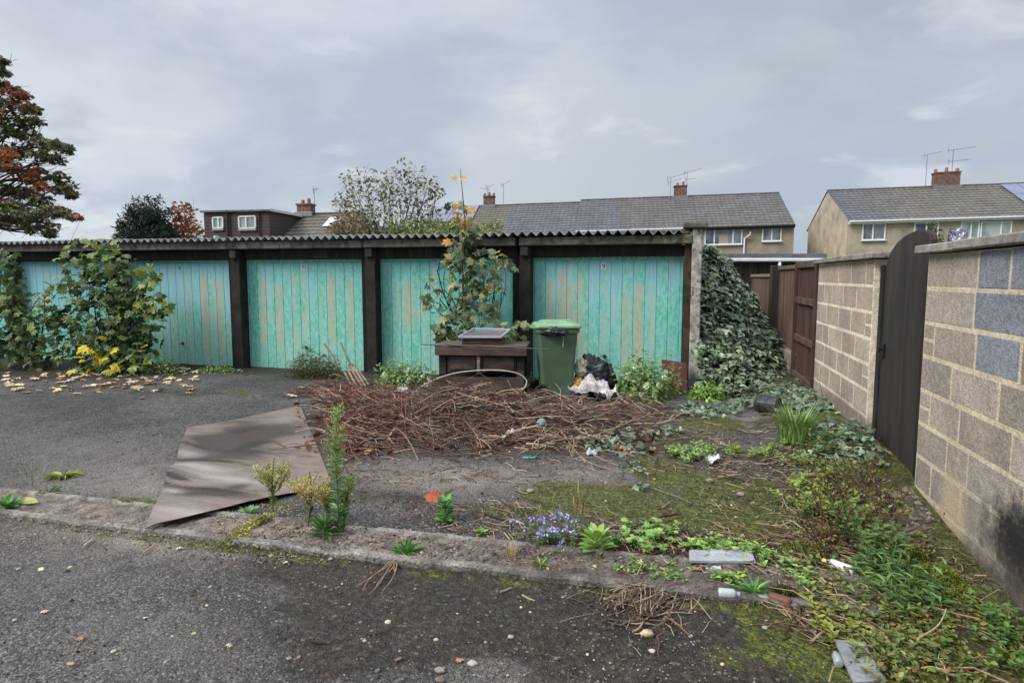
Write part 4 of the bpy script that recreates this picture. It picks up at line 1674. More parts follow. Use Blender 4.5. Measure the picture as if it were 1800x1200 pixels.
# --- trees beyond the garages
def tree(name, label, D, trunk_px, clusters, tplt, size, base_px=None, group=None, flat=1.0, limb=.05, bark=S(70, 58, 48), lmat='leaf', up=.6, cat='tree', fork=.35):
    bp = atD(trunk_px[0], trunk_px[1], D)
    base = np.array([bp[0], bp[1], 0.0])
    t = thing(name, base, label, cat, group)
    fol, st = MB(), MB()
    cs = [atD(c[0], c[1], D + (c[5] if len(c) > 5 else rng.uniform(-.8, .8))) for c in clusters]
    top = max(c[2] for c in cs)
    fk = base + np.array([rng.normal(0, .1), 0, top * fork])
    st.tube(curve(base, fk, 6, .02), np.linspace(limb * 2.2, limb * 1.4, 6), 8, bark)
    for c, cl_ in zip(cs, clusters):
        r = cl_[2] / F * D
        scatter_leaves(fol, tplt, [c], [(r, r, r)], [cl_[3]], size, [cl_[4]], up=up, flat=flat)
        p = curve(fk, c, 8, .07, .12 * np.linalg.norm(c - fk) * .3)
        st.tube(p, np.linspace(limb, limb * .16, 8), 5, bark * rng.uniform(.8, 1.2))
        for _ in range(6):
            q = c + rnd(1)[0] * r * .7
            st.tube(curve(p[rng.integers(4, 8)], q, 4, .1), np.linspace(limb * .2, limb * .06, 4), 3, bark * rng.uniform(.8, 1.2))
    fol.build('crown', M[lmat], t)
    st.build('trunk', M['bark'], t)
    return t


DKG = [S(82, 94, 62), S(98, 108, 72), S(68, 78, 54), S(112, 116, 80), S(120, 100, 74)]
RED = [S(144, 80, 70), S(122, 74, 62), S(158, 92, 74), S(108, 84, 60), S(96, 92, 62)]
ORA = [S(168, 100, 62), S(150, 90, 58), S(180, 114, 68), S(120, 88, 56), S(100, 96, 60)]
raw = [(10, 90, 40, DKG), (20, 150, 30, DKG), (5, 210, 40, DKG), (80, 255, 55, RED), (120, 280, 40, RED), (50, 330, 70, RED + DKG), (150, 345, 55, DKG + RED), (195, 360, 35, DKG), (100, 420, 80, DKG), (200, 425, 45, DKG), (40, 470, 80, DKG),
       (160, 500, 60, DKG), (230, 545, 60, DKG), (320, 555, 45, DKG), (375, 580, 38, DKG), (90, 590, 80, DKG), (220, 610, 60, DKG), (310, 630, 55, DKG), (30, 600, 60, ORA), (50, 670, 70, ORA), (120, 700, 60, ORA), (180, 740, 60, ORA), (235, 785, 35, ORA),
       (210, 690, 30, RED), (320, 730, 60, DKG), (370, 780, 55, DKG), (400, 830, 38, DKG + RED), (330, 800, 50, DKG), (40, 800, 70, DKG + ORA), (150, 830, 70, DKG), (230, 860, 60, DKG), (60, 880, 60, RED + DKG), (150, 930, 60, DKG), (200, 960, 60, DKG),
       (270, 920, 60, DKG), (330, 920, 45, DKG), (400, 945, 35, RED + DKG), (425, 955, 20, RED), (90, 970, 70, DKG), (180, 1020, 50, DKG), (260, 1010, 60, DKG), (280, 1045, 40, DKG), (20, 960, 50, SYC_LT), (30, 905, 40, SYC_LT)]
cl = [(x / 3.1575, 80 + y / 3.1575, r / 3.1575 * 1.0, int(1.9 * r), p) for x, y, r, p in raw]
for _ in range(46):
    cl.append((rng.uniform(-320, -8), rng.uniform(40, 410), rng.uniform(20, 34), 60, [DKG, DKG, RED + DKG, ORA][rng.integers(0, 4)]))
tree('autumn_tree', 'large autumn tree with dark green and rusty red leaves at the left picture edge', 17.0, (-150, 430), cl, MAPLE, .105, flat=.5, limb=.06)

CON = [S(40, 56, 46), S(50, 66, 54), S(34, 46, 40), S(60, 74, 60)]
cl = []
for _ in range(60):
    v = rng.random() ** .7
    y = 358 + 90 * v
    hw = 12 + 44 * v
    cl.append((258 + rng.uniform(-1, 1) * hw, y, 15, 110, CON))
for e in ((225, 365), (240, 355), (262, 350), (280, 352), (215, 385), (208, 398), (298, 372)):
    cl.append((e[0], e[1], 6, 25, CON))
tree('conifer_tree', 'dense dark green conifer rising behind the garage roof left of the bungalow', 24.0, (258, 430), cl, LANCE, .2, limb=.05, lmat='leaf', up=.3)
RB = [S(168, 82, 74), S(150, 78, 66), S(140, 92, 62), S(120, 92, 58)]
cl = [(312, 372, 14, 70, RED), (330, 372, 14, 70, RED), (322, 388, 18, 90, RB), (310, 400, 16, 80, RB), (338, 398, 16, 80, RB + ORA), (325, 412, 18, 90, ORA + DKG), (345, 415, 14, 70, ORA + DKG), (310, 422, 16, 70, DKG), (335, 428, 18, 80, DKG), (350, 430, 12, 50, DKG)]
tree('red_leaved_tree', 'small tree turning red and orange between the dark conifer and the bungalow', 25.0, (325, 430), cl, DIA, .2, limb=.04)
PAL = [S(150, 150, 118), S(122, 120, 88), S(176, 174, 146), S(104, 98, 70), S(138, 128, 92), S(90, 84, 62)]
cl = []
for (x, y, r) in [(612, 318, 14), (640, 312, 16), (665, 318, 16), (690, 318, 18), (712, 300, 16), (735, 308, 16), (752, 325, 14), (765, 340, 12), (600, 352, 14), (620, 345, 18), (645, 345, 22), (672, 345, 22), (700, 340, 22),
                  (728, 345, 22), (752, 355, 18), (598, 372, 12), (625, 372, 18), (650, 378, 22), (680, 375, 24), (710, 372, 24), (738, 378, 20), (758, 380, 14), (640, 398, 18), (668, 402, 22), (698, 402, 24), (725, 402, 20), (680, 420, 20), (650, 418, 14), (712, 420, 18)]:
    cl.append((x, y, r * 1.15, int(3.1 * r), PAL))
tree('bushy_tree', 'loose pale leaved tree with many gaps showing sky, standing behind the middle garages', 20.0, (690, 440), cl, OVAL, .15, limb=.035, bark=S(80, 70, 60), fork=.28)
BRN = [S(126, 108, 78), S(108, 92, 66), S(142, 122, 90), S(96, 88, 58)]
cl = [(598, 392, 16, 90, BRN), (615, 388, 16, 90, BRN), (625, 400, 16, 90, BRN), (605, 410, 18, 100, BRN), (628, 414, 16, 80, BRN), (590, 405, 12, 60, BRN), (640, 422, 12, 50, BRN), (612, 425, 16, 60, BRN)]
tree('brown_leaved_shrub', 'brownish autumn shrub in front of the right end of the bungalow roof', 19.0, (612, 440), cl, DIA, .13, limb=.025, cat='shrub')
HED = [S(118, 128, 76), S(96, 112, 62), S(140, 144, 88), S(84, 98, 56)]
cl = []
for x in range(690, 876, 13):
    y0 = 398 if x < 800 else 405
    cl += [(x, y0 + rng.uniform(-4, 6), 13, 75, HED), (x + 5, y0 + 14, 14, 75, HED), (x, y0 + 28, 14, 50, HED)]
tree('hedge', 'yellowish green hedge showing just above the garage roof behind the orange sapling', 16.6, (780, 440), cl, OVAL, .1, limb=.02, cat='hedge')
cl = [(1637, 395, 8, 22, DKG), (1648, 405, 10, 26, DKG), (1652, 420, 9, 22, DKG), (1642, 425, 9, 22, DKG)]
tree('climbing_plant', 'dark straggly plant in the garden behind the arched gate', 8.0, (1645, 445), cl, OVAL, .05, limb=.01, cat='plant', fork=.5)

# --- ivy bank
IVYC = [S(78, 94, 68), S(94, 110, 84), S(58, 74, 54), S(112, 126, 100), S(130, 142, 114)]
iv = thing('ivy_bank', (.9, 11.2, 0), 'sprawling mass of dark glossy ivy filling the passage between the garage end and the fence', 'ivy')


def ivz(x, y):
    side = np.clip(1.98 - 1.0 * np.clip(x - .55, 0, None) - .25 * np.clip(x - .9, 0, None), .35, 1.98)
    ramp = sstep(9.3, 12.0, y + .35 * (.9 - x)) ** .85
    back = 1 - .25 * sstep(12.5, 15, y)
    return side * ramp * back + .02


gx = np.linspace(.33, 1.68, 26)
gy = np.linspace(9.25, 15.5, 70)
X, Y = np.meshgrid(gx, gy, indexing='ij')
Z = ivz(X, Y) - .05
for i in range(X.shape[0]):
    for j in range(X.shape[1]):
        Z[i, j] += .1 * mnoise.noise(Vector((X[i, j] * 3, Y[i, j] * 3, 2))) + .16 * mnoise.noise(Vector((X[i, j] * 1.6, Y[i, j] * 1.6, 8)))
mb = MB()
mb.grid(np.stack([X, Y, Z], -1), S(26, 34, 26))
mb.build('inner_mass', M['bark'], iv)
n = 9000
x = rng.uniform(.30, 1.66, n)
y = 9.15 + (rng.random(n) ** .9) * 5.2
z = ivz(x, y) + rng.uniform(-.03, .09, n)
for k in range(n):
    z[k] += .1 * mnoise.noise(Vector((x[k] * 3, y[k] * 3, 2))) + .16 * mnoise.noise(Vector((x[k] * 1.6, y[k] * 1.6, 8)))
hole = np.array([mnoise.noise(Vector((x[k] * 5, y[k] * 5, 21))) for k in range(n)])
keep = (hole > -.28) | (rng.random(n) < .25)
x, y, z, hole = x[keep], y[keep], z[keep], hole[keep]
n = len(x)
z += .08 * hole
e = .05
nx = -(ivz(x + e, y) - ivz(x - e, y)) / (2 * e)
ny = -(ivz(x, y + e) - ivz(x, y - e)) / (2 * e)
nr = np.stack([nx * .4, ny * .35 - .15, np.ones(n)], 1) + rnd(n, .34)
d = np.stack([rng.normal(.2, .5, n), rng.normal(-.9, .4, n), rng.normal(-.4, .3, n)], 1)
mb = MB()
mb.leaves(IVY, np.stack([x, y, z], 1), d, nr, rng.uniform(.045, .15, n), pick(IVYC, n, .3) * np.stack([1 + .7 * hole] * 3 + [np.ones(n)], 1))
mb.build('foliage', M['glossy_leaf'], iv)
mb = MB()
for _ in range(60):
    a = np.array([rng.uniform(.4, 1.5), rng.uniform(9.4, 12), 0])
    a[2] = ivz(a[0], a[1]) - .02
    bb = a + np.array([rng.normal(0, .3), rng.uniform(-.6, .2), 0])
    bb[2] = ivz(bb[0], bb[1]) + .03
    mb.tube(curve(a, bb, 6, .1), .005, 4, S(90, 66, 52))
mb.build('stems', M['bark'], iv)


def creeper(label, spots, pal, size, name='trailing_ivy', lmat='glossy_leaf', tplt=IVY, hgt=.05, cat='ivy'):
    c0 = G(spots[0][0], spots[0][1])
    t = thing(name, c0, label, cat)
    mb, st = MB(), MB()
    last = None
    for (px, py, rx, ry, n) in spots:
        c = G(px, py)
        q = rnd(n, .55)
        p = np.stack([c[0] + q[:, 0] * rx, c[1] + q[:, 1] * ry, np.zeros(n)], 1)
        p[:, 2] = hz(p[:, 0], p[:, 1]) + rng.uniform(.01, hgt, n)
        mb.leaves(tplt, p, rnd(n) * np.array([1, 1, .1]) + np.array([0, -.3, 0]), rnd(n, .3) + np.array([0, -.2, 1]), size * rng.uniform(.6, 1.2, n), pick(pal, n, .22))
        for _ in range(max(2, n // 14)):
            a = last if last is not None else p[rng.integers(0, n)]
            bb = p[rng.integers(0, n)]
            last = bb
            if np.linalg.norm(a - bb) > .03:
                st.tube(curve(a - [0, 0, .01], bb - [0, 0, .01], 5, .1), .003, 3, S(84, 66, 54))
    mb.build('foliage', M[lmat], t)
    st.build('stems', M['bark'], t)
    return t


creeper('ivy spilling forward over the ground from the passage', [(1290, 690, .35, .5, 260), (1350, 700, .35, .45, 240), (1400, 690, .25, .6, 200), (1240, 720, .3, .3, 110), (1420, 715, .3, .35, 170), (1445, 760, .22, .4, 120), (1470, 800, .15, .3, 60), (1310, 712, .2, .25, 70)], IVYC, .085)
creeper('trail of dark ivy leaves at the front right edge of the brush pile', [(1060, 785, .3, .25, 90), (1150, 758, .25, .2, 70), (1105, 770, .25, .15, 30), (1225, 730, .3, .2, 60)], IVYC, .075)
creeper('thin bramble runner with few leaves lying on the mossy asphalt', [(1120, 830, .06, .12, 10), (1130, 860, .06, .1, 10), (1110, 820, .1, .08, 8)], IVYC, .055)
creeper('dark ivy leaves hanging at the foot of the arched gate', [(1500, 770, .08, .2, 50), (1525, 790, .08, .16, 40), (1535, 815, .06, .12, 20)], IVYC, .07, hgt=.16)

# --- bushes at the foot of the doors
LG = [S(120, 142, 82), S(104, 128, 68), S(142, 162, 100), S(90, 112, 62)]
BG = [S(126, 158, 74), S(110, 146, 62), S(142, 170, 86), S(96, 130, 56)]


def low_bush(name, label, boxpx, Y, n, pal, size, tplt=OVAL, flowers=0, cat='shrub', fl_col=None):
    x0, x1, y0, y1 = boxpx
    a, b = atY(x0, y1, Y), atY(x1, y1, Y)
    c = (a + b) / 2
    c[2] = -.03
    top = atY((x0 + x1) / 2, y0, Y)[2]
    rx = (b[0] - a[0]) / 2
    t = thing(name, c, label, cat)
    mb, st = MB(), MB()
    n = int(n)
    u = rnd(n)
    u /= np.linalg.norm(u, axis=1)[:, None]
    u[:, 2] = np.abs(u[:, 2])
    rr = rng.random(n)[:, None] ** .4
    lump = np.array([.78 + .42 * mnoise.noise(Vector((k[0] * 2.2 + c[0] * 3, k[1] * 2.2, k[2] * 2.2))) for k in u])[:, None]
    p = c + u * rr * lump * np.array([rx * 1.1, min(rx, .4), (top - c[2]) * 1.12])
    mb.leaves(tplt, p, u + rnd(n, .5), u * .6 + rnd(n, .4) + np.array([0, -.2, .7]), size * rng.uniform(.6, 1.25, n), pick(pal, n, .22))
    mb.build('foliage', M['leaf'], t)
    for _ in range(26):
        q = p[rng.integers(0, n)]
        st.tube(curve(c + np.array([rng.normal(0, .004), rng.normal(0, .004), 0]), q, 5, .08), np.linspace(.007, .002, 5), 4, S(86, 72, 56))
    st.build('stems', M['bark'], t)
    if flowers:
        for _ in range(flowers):
            fl = MB()
            k = rng.integers(0, n)
            if p[k, 1] > c[1]:
                continue
            m_ = 26
            qq = rnd(m_)
            qq /= np.linalg.norm(qq, axis=1)[:, None]
            fl.leaves(DIA, p[k] + qq * .028 + np.array([0, -.03, .02]), rnd(m_), qq, .028, pick([S(222, 228, 206), S(206, 216, 184), S(232, 234, 220)], m_, .06))
            fl.build('flower_head', M['dry_leaf'], t)
    return t


low_bush('flowering_bush', 'white flowered leafy bush beside the rubbish bag', (1062, 1192, 616, 712), 8.7, 1900, LG, .062, flowers=40)
low_bush('flowering_bush', 'low bush with white flower clusters left of the old bench', (650, 770, 628, 704), 8.9, 1400, LG, .056, flowers=30)
low_bush('leafy_plant', 'bright yellowish green leafy plant at the foot of the garage end post', (1205, 1275, 664, 712), 8.9, 500, BG, .06, cat='plant')
low_bush('leafy_plant', 'green shoots growing over the maroon panel', (1150, 1205, 622, 690), 9.2, 420, LG, .05, cat='plant')
low_bush('leafy_plant', 'small green plant sprouting between bin and bench', (918, 950, 655, 690), 9.0, 160, LG, .045, cat='plant')
OLV = [S(84, 84, 54), S(98, 94, 60), S(70, 72, 46), S(110, 104, 70)]
low_bush('heather_bush', 'dull olive heather like bush with fine needles at the foot of the number plate door', (496, 608, 610, 690), 9.3, 3000, OLV, .05, tplt=LANCE)
low_bush('leafy_plant', 'low green weed cushion against the bluest door', (350, 415, 640, 664), 9.4, 420, LG, .04, cat='plant')
low_bush('leafy_plant', 'grey green weeds right of the tall sycamore shrub', (262, 318, 622, 660), 9.0, 420, LG + OLV, .045, cat='plant')


# --- tall weeds along the kerb
def fleabane(label, base_px, top_px, wid_px, kind, pal_l, pal_f, dx=0):
    b = G(*base_px)
    dist = np.linalg.norm(b - CAM)
    tp = atY(top_px[0], top_px[1], b[1] + dx)
    t = thing('fleabane', b, label, 'weed')
    H_ = tp[2] - b[2]
    w = wid_px / F * dist / 2
    st, lf, fl = MB(), MB(), MB()
    ax = curve(b, tp, 12, .02)
    st.tube(ax, np.linspace(.006, .003, 12), 6, S(96, 116, 66))
    st.build('stem', M['leaf'], t)
    tl = np.linspace(0, 1, 12)

    def at(u):
        return np.stack([np.interp(u, tl, ax[:, k]) for k in range(3)], -1)
    if kind == 'tall':
        n = 120
        u = rng.uniform(.05, .75, n)
        p = at(u)
        an = rng.uniform(0, 6.28, n)
        d = np.stack([np.cos(an), np.sin(an), rng.uniform(.2, .9, n)], 1)
        lf.leaves(LANCE, p, d, np.stack([-np.cos(an) * .6, -np.sin(an) * .6, np.ones(n)], 1), w * .95 * (1.15 - u * .6), pick(pal_l, n))
        for k in range(64):
            uu0 = rng.uniform(.4, .98)
            s0 = at(np.array([uu0]))[0]
            rad = w * 1.15 * max(.15, math.sin(min(1, max(0, (uu0 - .34) / .7)) * math.pi) ** .8) * rng.uniform(.5, 1.1)
            an = rng.uniform(0, 6.28)
            q = s0 + np.array([math.cos(an) * rad, math.sin(an) * rad, rad * rng.uniform(.7, 1.5)])
            cv = curve(s0, q, 5, .06)
            fl.tube(cv, .0014, 3, S(120, 140, 76))
            mm = 16
            uu = rng.uniform(.25, 1.05, mm)
            pp_ = np.stack([np.interp(uu, np.linspace(0, 1, 5), cv[:, j]) for j in range(3)], -1) + rnd(mm, .004)
            fl.leaves(LANCE, pp_, rnd(mm, .5) + (q - s0) / rad * .8 + np.array([0, 0, .4]), rnd(mm), .017 * rng.uniform(.6, 1.4, mm), pick(pal_f, mm))
    else:
        n = 70
        u = rng.uniform(.05, .6, n)
        p = at(u)
        an = rng.uniform(0, 6.28, n)
        d = np.stack([np.cos(an), np.sin(an), rng.uniform(.2, .9, n)], 1)
        lf.leaves(LANCE, p, d, np.stack([-np.cos(an) * .6, -np.sin(an) * .6, np.ones(n)], 1), .035, pick(pal_l, n))
        m_ = 750
        for k in range(34):
            an = rng.uniform(0, 6.28)
            r_ = w * rng.random() ** .5
            s0 = at(np.array([rng.uniform(.3, .6)]))[0]
            q = at(np.array([rng.uniform(.86, 1.0)]))[0] + np.array([math.cos(an) * r_, math.sin(an) * r_, -r_ * .35])
            cv = curve(s0, q, 6, .03)
            fl.tube(cv, .0016, 3, S(128, 122, 74))
            mm = 46
            uu = rng.uniform(.35, 1, mm)
            pp_ = np.stack([np.interp(uu, np.linspace(0, 1, 6), cv[:, j]) for j in range(3)], -1) + rnd(mm, .007)
            fl.leaves(DIA, pp_, rnd(mm, .6) + np.array([0, 0, 1]), rnd(mm), .0135 * rng.uniform(.6, 1.4, mm), pick(pal_f, mm))
    lf.build('leaves', M['leaf'], t)
    fl.build('flower_head', M['leaf'], t)
    return t


YG = [S(184, 176, 108), S(166, 160, 98), S(198, 188, 122), S(148, 146, 88)]
GG = [S(158, 172, 104), S(142, 160, 96), S(176, 182, 116), S(128, 148, 88)]
WL = [S(106, 138, 88), S(122, 150, 98), S(92, 122, 78)]
fleabane('tallest green fleabane spike standing on the kerb at the sheet corner', (592, 940), (596, 712), 40, 'tall', WL, GG)
fleabane('yellowish bushy topped fleabane left, growing by the lower edge of the sheet', (480, 908), (482, 804), 66, 'bushy', [S(112, 118, 66), S(96, 104, 60)], YG)
fleabane('rounder brownish topped fleabane between the sheet and the tall spike', (541, 928), (544, 828), 80, 'bushy', [S(112, 110, 66), S(92, 98, 58)], [S(180, 166, 112), S(160, 150, 98), S(192, 178, 122)])
fleabane('short pale fleabane leaning close to the left of the tall spike', (578, 915), (570, 854), 34, 'bushy', WL, YG)
fleabane('second slim green fleabane stem right of the tall spike', (603, 938), (614, 842), 22, 'tall', WL, GG)
# one fallen flat over the kerb
b = G(480, 912)
e = G(405, 962)
t = thing('fallen_fleabane', b, 'yellow green fleabane stem fallen flat across the kerb below the sheet', 'weed')
cv = curve(b + [0, 0, .03], e + [0, 0, .03], 14, .05, .02)
mb = MB()
mb.tube(cv, .006, 5, S(118, 118, 64))
mb.build('stem', M['leaf'], t)
mb = MB()
m_ = 900
u = rng.random(m_) ** .8
p = np.stack([np.interp(u, np.linspace(0, 1, 14), cv[:, k]) for k in range(3)], -1)
p += rnd(m_) * np.array([1, 1, .5]) * (.012 + .03 * u[:, None] ** 2)
p[:, 2] = np.maximum(p[:, 2], .01)
mb.leaves(DIA, p, rnd(m_) + (e - b), rnd(m_, .5) + np.array([0, 0, 1]), .018 * rng.uniform(.6, 1.4, m_), pick([S(150, 146, 70), S(128, 128, 60), S(168, 158, 86), S(112, 116, 58)], m_))
mb.build('flower_head', M['leaf'], t)


def rosette(label, px, r, n, pal, tplt=LANCE, rise=.7, layers=2, name='rosette_weed', hgt=.0, loc=None, group=None, cat='weed'):
    b = G(*px) if loc is None else np.asarray(loc, float)
    t = thing(name, b, label, cat, group)
    mb = MB()
    for L in range(layers):
        k = n // layers
        an = np.linspace(0, 2 * math.pi, k, endpoint=False) + rng.uniform(0, 6) + rng.normal(0, .15, k)
        el = rise * (.4 + .9 * L / max(1, layers - 1 or 1)) + rng.normal(0, .12, k)
        d = np.stack([np.cos(an) * np.cos(el), np.sin(an) * np.cos(el), np.sin(el)], 1)
        nr = np.stack([-np.cos(an) * np.sin(el), -np.sin(an) * np.sin(el), np.cos(el)], 1)
        p = b + np.stack([np.cos(an) * .008, np.sin(an) * .008, np.full(k, .008 + hgt * L / layers)], 1)
        mb.leaves(tplt, p, d, nr, r * (1 - .25 * L / layers) * rng.uniform(.75, 1.15, k), pick(pal, k, .14))
    mb.build('leaves', M['leaf'], t)
    if hgt > 0:
        st = MB()
        st.tube([b - [0, 0, .01], b + [0, 0, hgt]], .004, 5, S(100, 120, 64))
        st.build('stem', M['leaf'], t)
    return t


GR = [S(84, 128, 62), S(100, 146, 72), S(72, 112, 54), S(116, 156, 84)]
rosette('bright green lance leaved rosette at the foot of the tall fleabane spike', (570, 945), .12, 40, [S(92, 124, 72), S(106, 138, 84), S(80, 110, 62)], LANCE, .8, 5, hgt=.08)
rosette('small grey green rosette against the lower edge of the sheet', (438, 903), .075, 18, [S(120, 150, 104), S(104, 138, 90)], OVAL, .6, 2)
rosette('upright bright green weed with broad leaves beside the red leaf', (783, 918), .085, 54, GR, OVAL, .5, 7, hgt=.15)
rosette('little light green weed tuft on the kerb top right of the red leaf', (846, 938), .05, 20, BG, OVAL, .5, 2)
rosette('spiky green weed at the front edge of the kerb over pale dead stalks', (713, 975), .1, 22, GR, LANCE, .9, 2)
rosette('tiny weed sprout at the front kerb edge right of centre', (950, 995), .055, 14, BG, LANCE, .6, 2)
rosette('broad light green leafed plant right of the purple flowers', (1050, 968), .125, 30, [S(132, 160, 78), S(150, 174, 96), S(112, 144, 66)], OVAL, .6, 4, hgt=.1)
rosette('lance leaved green rosette below the pale slate', (1325, 1050), .1, 26, GR, LANCE, .6, 3, hgt=.04)
rosette('yellow green small weed on the mossy patch', (1290, 795), .1, 26, [S(146, 160, 72), S(126, 144, 62)], LANCE, .8, 2)
rosette('dark spiky weed behind the left end of the kerb', (85, 868), .09, 18, [S(76, 92, 58), S(90, 104, 64)], LANCE, .35, 2)
rosette('green weed with one long pale yellow leaf on the kerb at the left edge', (12, 893), .12, 20, GR, OVAL, .6, 2)
mb = MB()
c = G(30, 888)
mb.leaves(OVAL, np.array([c + [0, 0, .03]]), np.array([[1, .1, .1]]), np.array([[0, -.3, 1]]), .17, np.array([S(152, 148, 92)]))
tag(mb.build('long_leaf', M['dry_leaf'], origin=c), 'long pale yellow leaf lying on the kerb at the left edge', 'leaf')
rosette('yellow green feathery weed flattened on the asphalt behind the left kerb', (112, 838), .13, 80, [S(132, 136, 74), S(146, 146, 84), S(112, 118, 66)], LANCE, .15, 3)


def leafy_clump(label, spots, pal, size, tplt=OVAL, hgt=.12, name='leafy_weed', cat='weed', group=None, flow=None):
    """several short stems with leaves; spots (px,py,radius m,n stems)"""
    c0 = G(spots[0][0], spots[0][1])
    t = thing(name, c0, label, cat, group)
    mb, st = MB(), MB()
    for (px, py, r, ns) in spots:
        c = G(px, py)
        for _ in range(ns):
            a = c + np.array([rng.normal(0, r * .5), rng.normal(0, r * .5), 0])
            a[2] = hz(a[0], a[1])
            tip = a + np.array([rng.normal(0, .05), rng.normal(-.02, .05), hgt * rng.uniform(.5, 1.1)])
            cv = curve(a, tip, 5, .06)
            st.tube(cv, np.linspace(.003, .0015, 5), 4, S(104, 110, 64))
            k = 9
            u = np.linspace(.25, 1, k)
            p = np.stack([np.interp(u, np.linspace(0, 1, 5), cv[:, j]) for j in range(3)], -1)
            an = np.arange(k) * 2.4 + rng.uniform(0, 6)
            d = np.stack([np.cos(an), np.sin(an), rng.uniform(-.1, .6, k)], 1)
            mb.leaves(tplt, p, d, np.stack([-np.cos(an) * .3, -np.sin(an) * .3 - .1, np.ones(k)], 1) + rnd(k, .15), size * rng.uniform(.6, 1.2, k), pick(pal, k))
            if flow is not None and rng.random() < .62:
                m_ = 9
                fl = MB()
                fl.leaves(DIA, tip + rnd(m_, .009) + [0, -.01, .01], rnd(m_), rnd(m_, .5) + np.array([0, -.5, .6]), .019 * rng.uniform(.8, 1.3, m_), pick(flow, m_, .2))
                fl.build('flower', M['dry_leaf'], t)
    mb.build('leaves', M['leaf'], t)
    st.build('stems', M['leaf'], t)
    return t


leafy_clump('clump of small purple bellflowers growing on the kerb', [(965, 955, .13, 24), (940, 942, .08, 8), (1000, 942, .09, 9)], [S(74, 100, 56), S(88, 112, 64)], .03, hgt=.12, name='bellflower_clump', cat='flowers',
            flow=[S(150, 140, 192), S(130, 120, 176), S(166, 158, 204), S(112, 102, 158)])
GER = [S(112, 146, 82), S(130, 160, 92), S(98, 130, 70), S(150, 164, 84)]
leafy_clump('low lobed leaf weed on the kerb left of the pale slate', [(1145, 950, .16, 16), (1115, 962, .1, 8), (1165, 945, .08, 8)], GER, .045, MAPLE, .08)
leafy_clump('row of small yellow green leaves behind the pale slate', [(1230, 965, .1, 14), (1270, 968, .12, 18), (1310, 972, .1, 14), (1340, 985, .08, 10)], BG + GER, .035, OVAL, .06)
leafy_clump('light green clover like patch by the white scrap on the mossy ground', [(1210, 805, .2, 26), (1240, 795, .2, 26), (1195, 800, .12, 12)], [S(122, 148, 86), S(140, 162, 100), S(108, 132, 74)], .04, OVAL, .08)
leafy_clump('pale weed sprouts at the front of the kerb below the slate', [(1285, 1020, .06, 6), (1275, 1022, .05, 4)], GER, .035, OVAL, .06)
leafy_clump('green weeds along the front kerb edge near the scattered stalks', [(1110, 1005, .1, 10), (1150, 1008, .12, 12), (1200, 1012, .1, 8)], GER, .025, OVAL, .03)
leafy_clump('tall leafy green weed with broad pointed leaves beside the white bottle', [(1540, 1020, .15, 14), (1565, 1050, .14, 13), (1595, 1035, .12, 9), (1620, 1070, .12, 8)], [S(92, 122, 68), S(108, 138, 80), S(78, 106, 58)], .07, LANCE, .17)
leafy_clump('dense green weeds below the near wall at the bottom of the picture', [(1590, 1110, .2, 12), (1560, 1140, .15, 10), (1630, 1140, .2, 11), (1600, 1175, .2, 13), (1540, 1180, .15, 8)], [S(84, 108, 56), S(100, 124, 66), S(120, 126, 70), S(124, 104, 64)], .032, OVAL, .08)
leafy_clump('green weeds at the foot of the near wall in the bottom right corner', [(1750, 1110, .12, 10), (1780, 1140, .12, 12), (1730, 1090, .08, 6), (1790, 1170, .1, 9)], [S(84, 114, 58), S(100, 130, 66)], .036, OVAL, .1)
leafy_clump('yellow green seedlings left of the dark thicket', [(1430, 880, .18, 20), (1420, 860, .14, 14), (1445, 905, .14, 14), (1455, 840, .14, 12), (1480, 900, .14, 12)], [S(128, 142, 70), S(142, 152, 80), S(110, 126, 62)], .05, OVAL, .12)
leafy_clump('dark green weeds in front of the arched gate sill', [(1500, 930, .15, 14), (1520, 960, .15, 14), (1540, 985, .12, 10), (1575, 985, .12, 10)], [S(82, 108, 58), S(98, 124, 66)], .05, OVAL, .18)
leafy_clump('small weeds between the slab and the white bottle', [(1400, 1010, .1, 8), (1425, 1025, .1, 8), (1385, 1000, .08, 6)], GER, .035, OVAL, .06)
leafy_clump('pale green weeds by the grass tuft', [(1355, 800, .15, 12), (1335, 805, .1, 8), (1400, 815, .12, 10)], [S(132, 148, 80), S(116, 134, 70)], .045, OVAL, .1)
leafy_clump('weed sprigs beside the far block wall foot', [(1455, 800, .12, 10), (1440, 780, .1, 8)], [S(92, 112, 66), S(80, 100, 58)], .05, OVAL, .12)
leafy_clump('yellowing weeds at the lower edge near the grey board', [(1500, 1130, .12, 10), (1470, 1110, .12, 8), (1455, 1090, .1, 8)], [S(140, 140, 66), S(116, 126, 58)], .035, OVAL, .08)

# --- grass tufts
gp = [S(120, 148, 76), S(100, 130, 64), S(142, 164, 92), S(150, 150, 96)]


def grass(label, px, r, n, L, pal, lean=.5):
    c = G(*px)
    t = MB()
    an = rng.uniform(0, 6.28, n)
    rr = r * rng.random(n) ** .5
    p = c + np.stack([np.cos(an) * rr, np.sin(an) * rr, np.zeros(n)], 1)
    d = np.stack([np.cos(an) * lean + rng.normal(0, .2, n), np.sin(an) * lean + rng.normal(0, .2, n), np.ones(n)], 1)
    nr = np.stack([-np.cos(an), -np.sin(an), np.full(n, .4)], 1)
    t.leaves(BLADE, p, d, nr, L * rng.uniform(.5, 1.2, n), pick(pal, n))
    return tag(t.build('grass_tuft', M['leaf'], origin=c), label, 'grass')


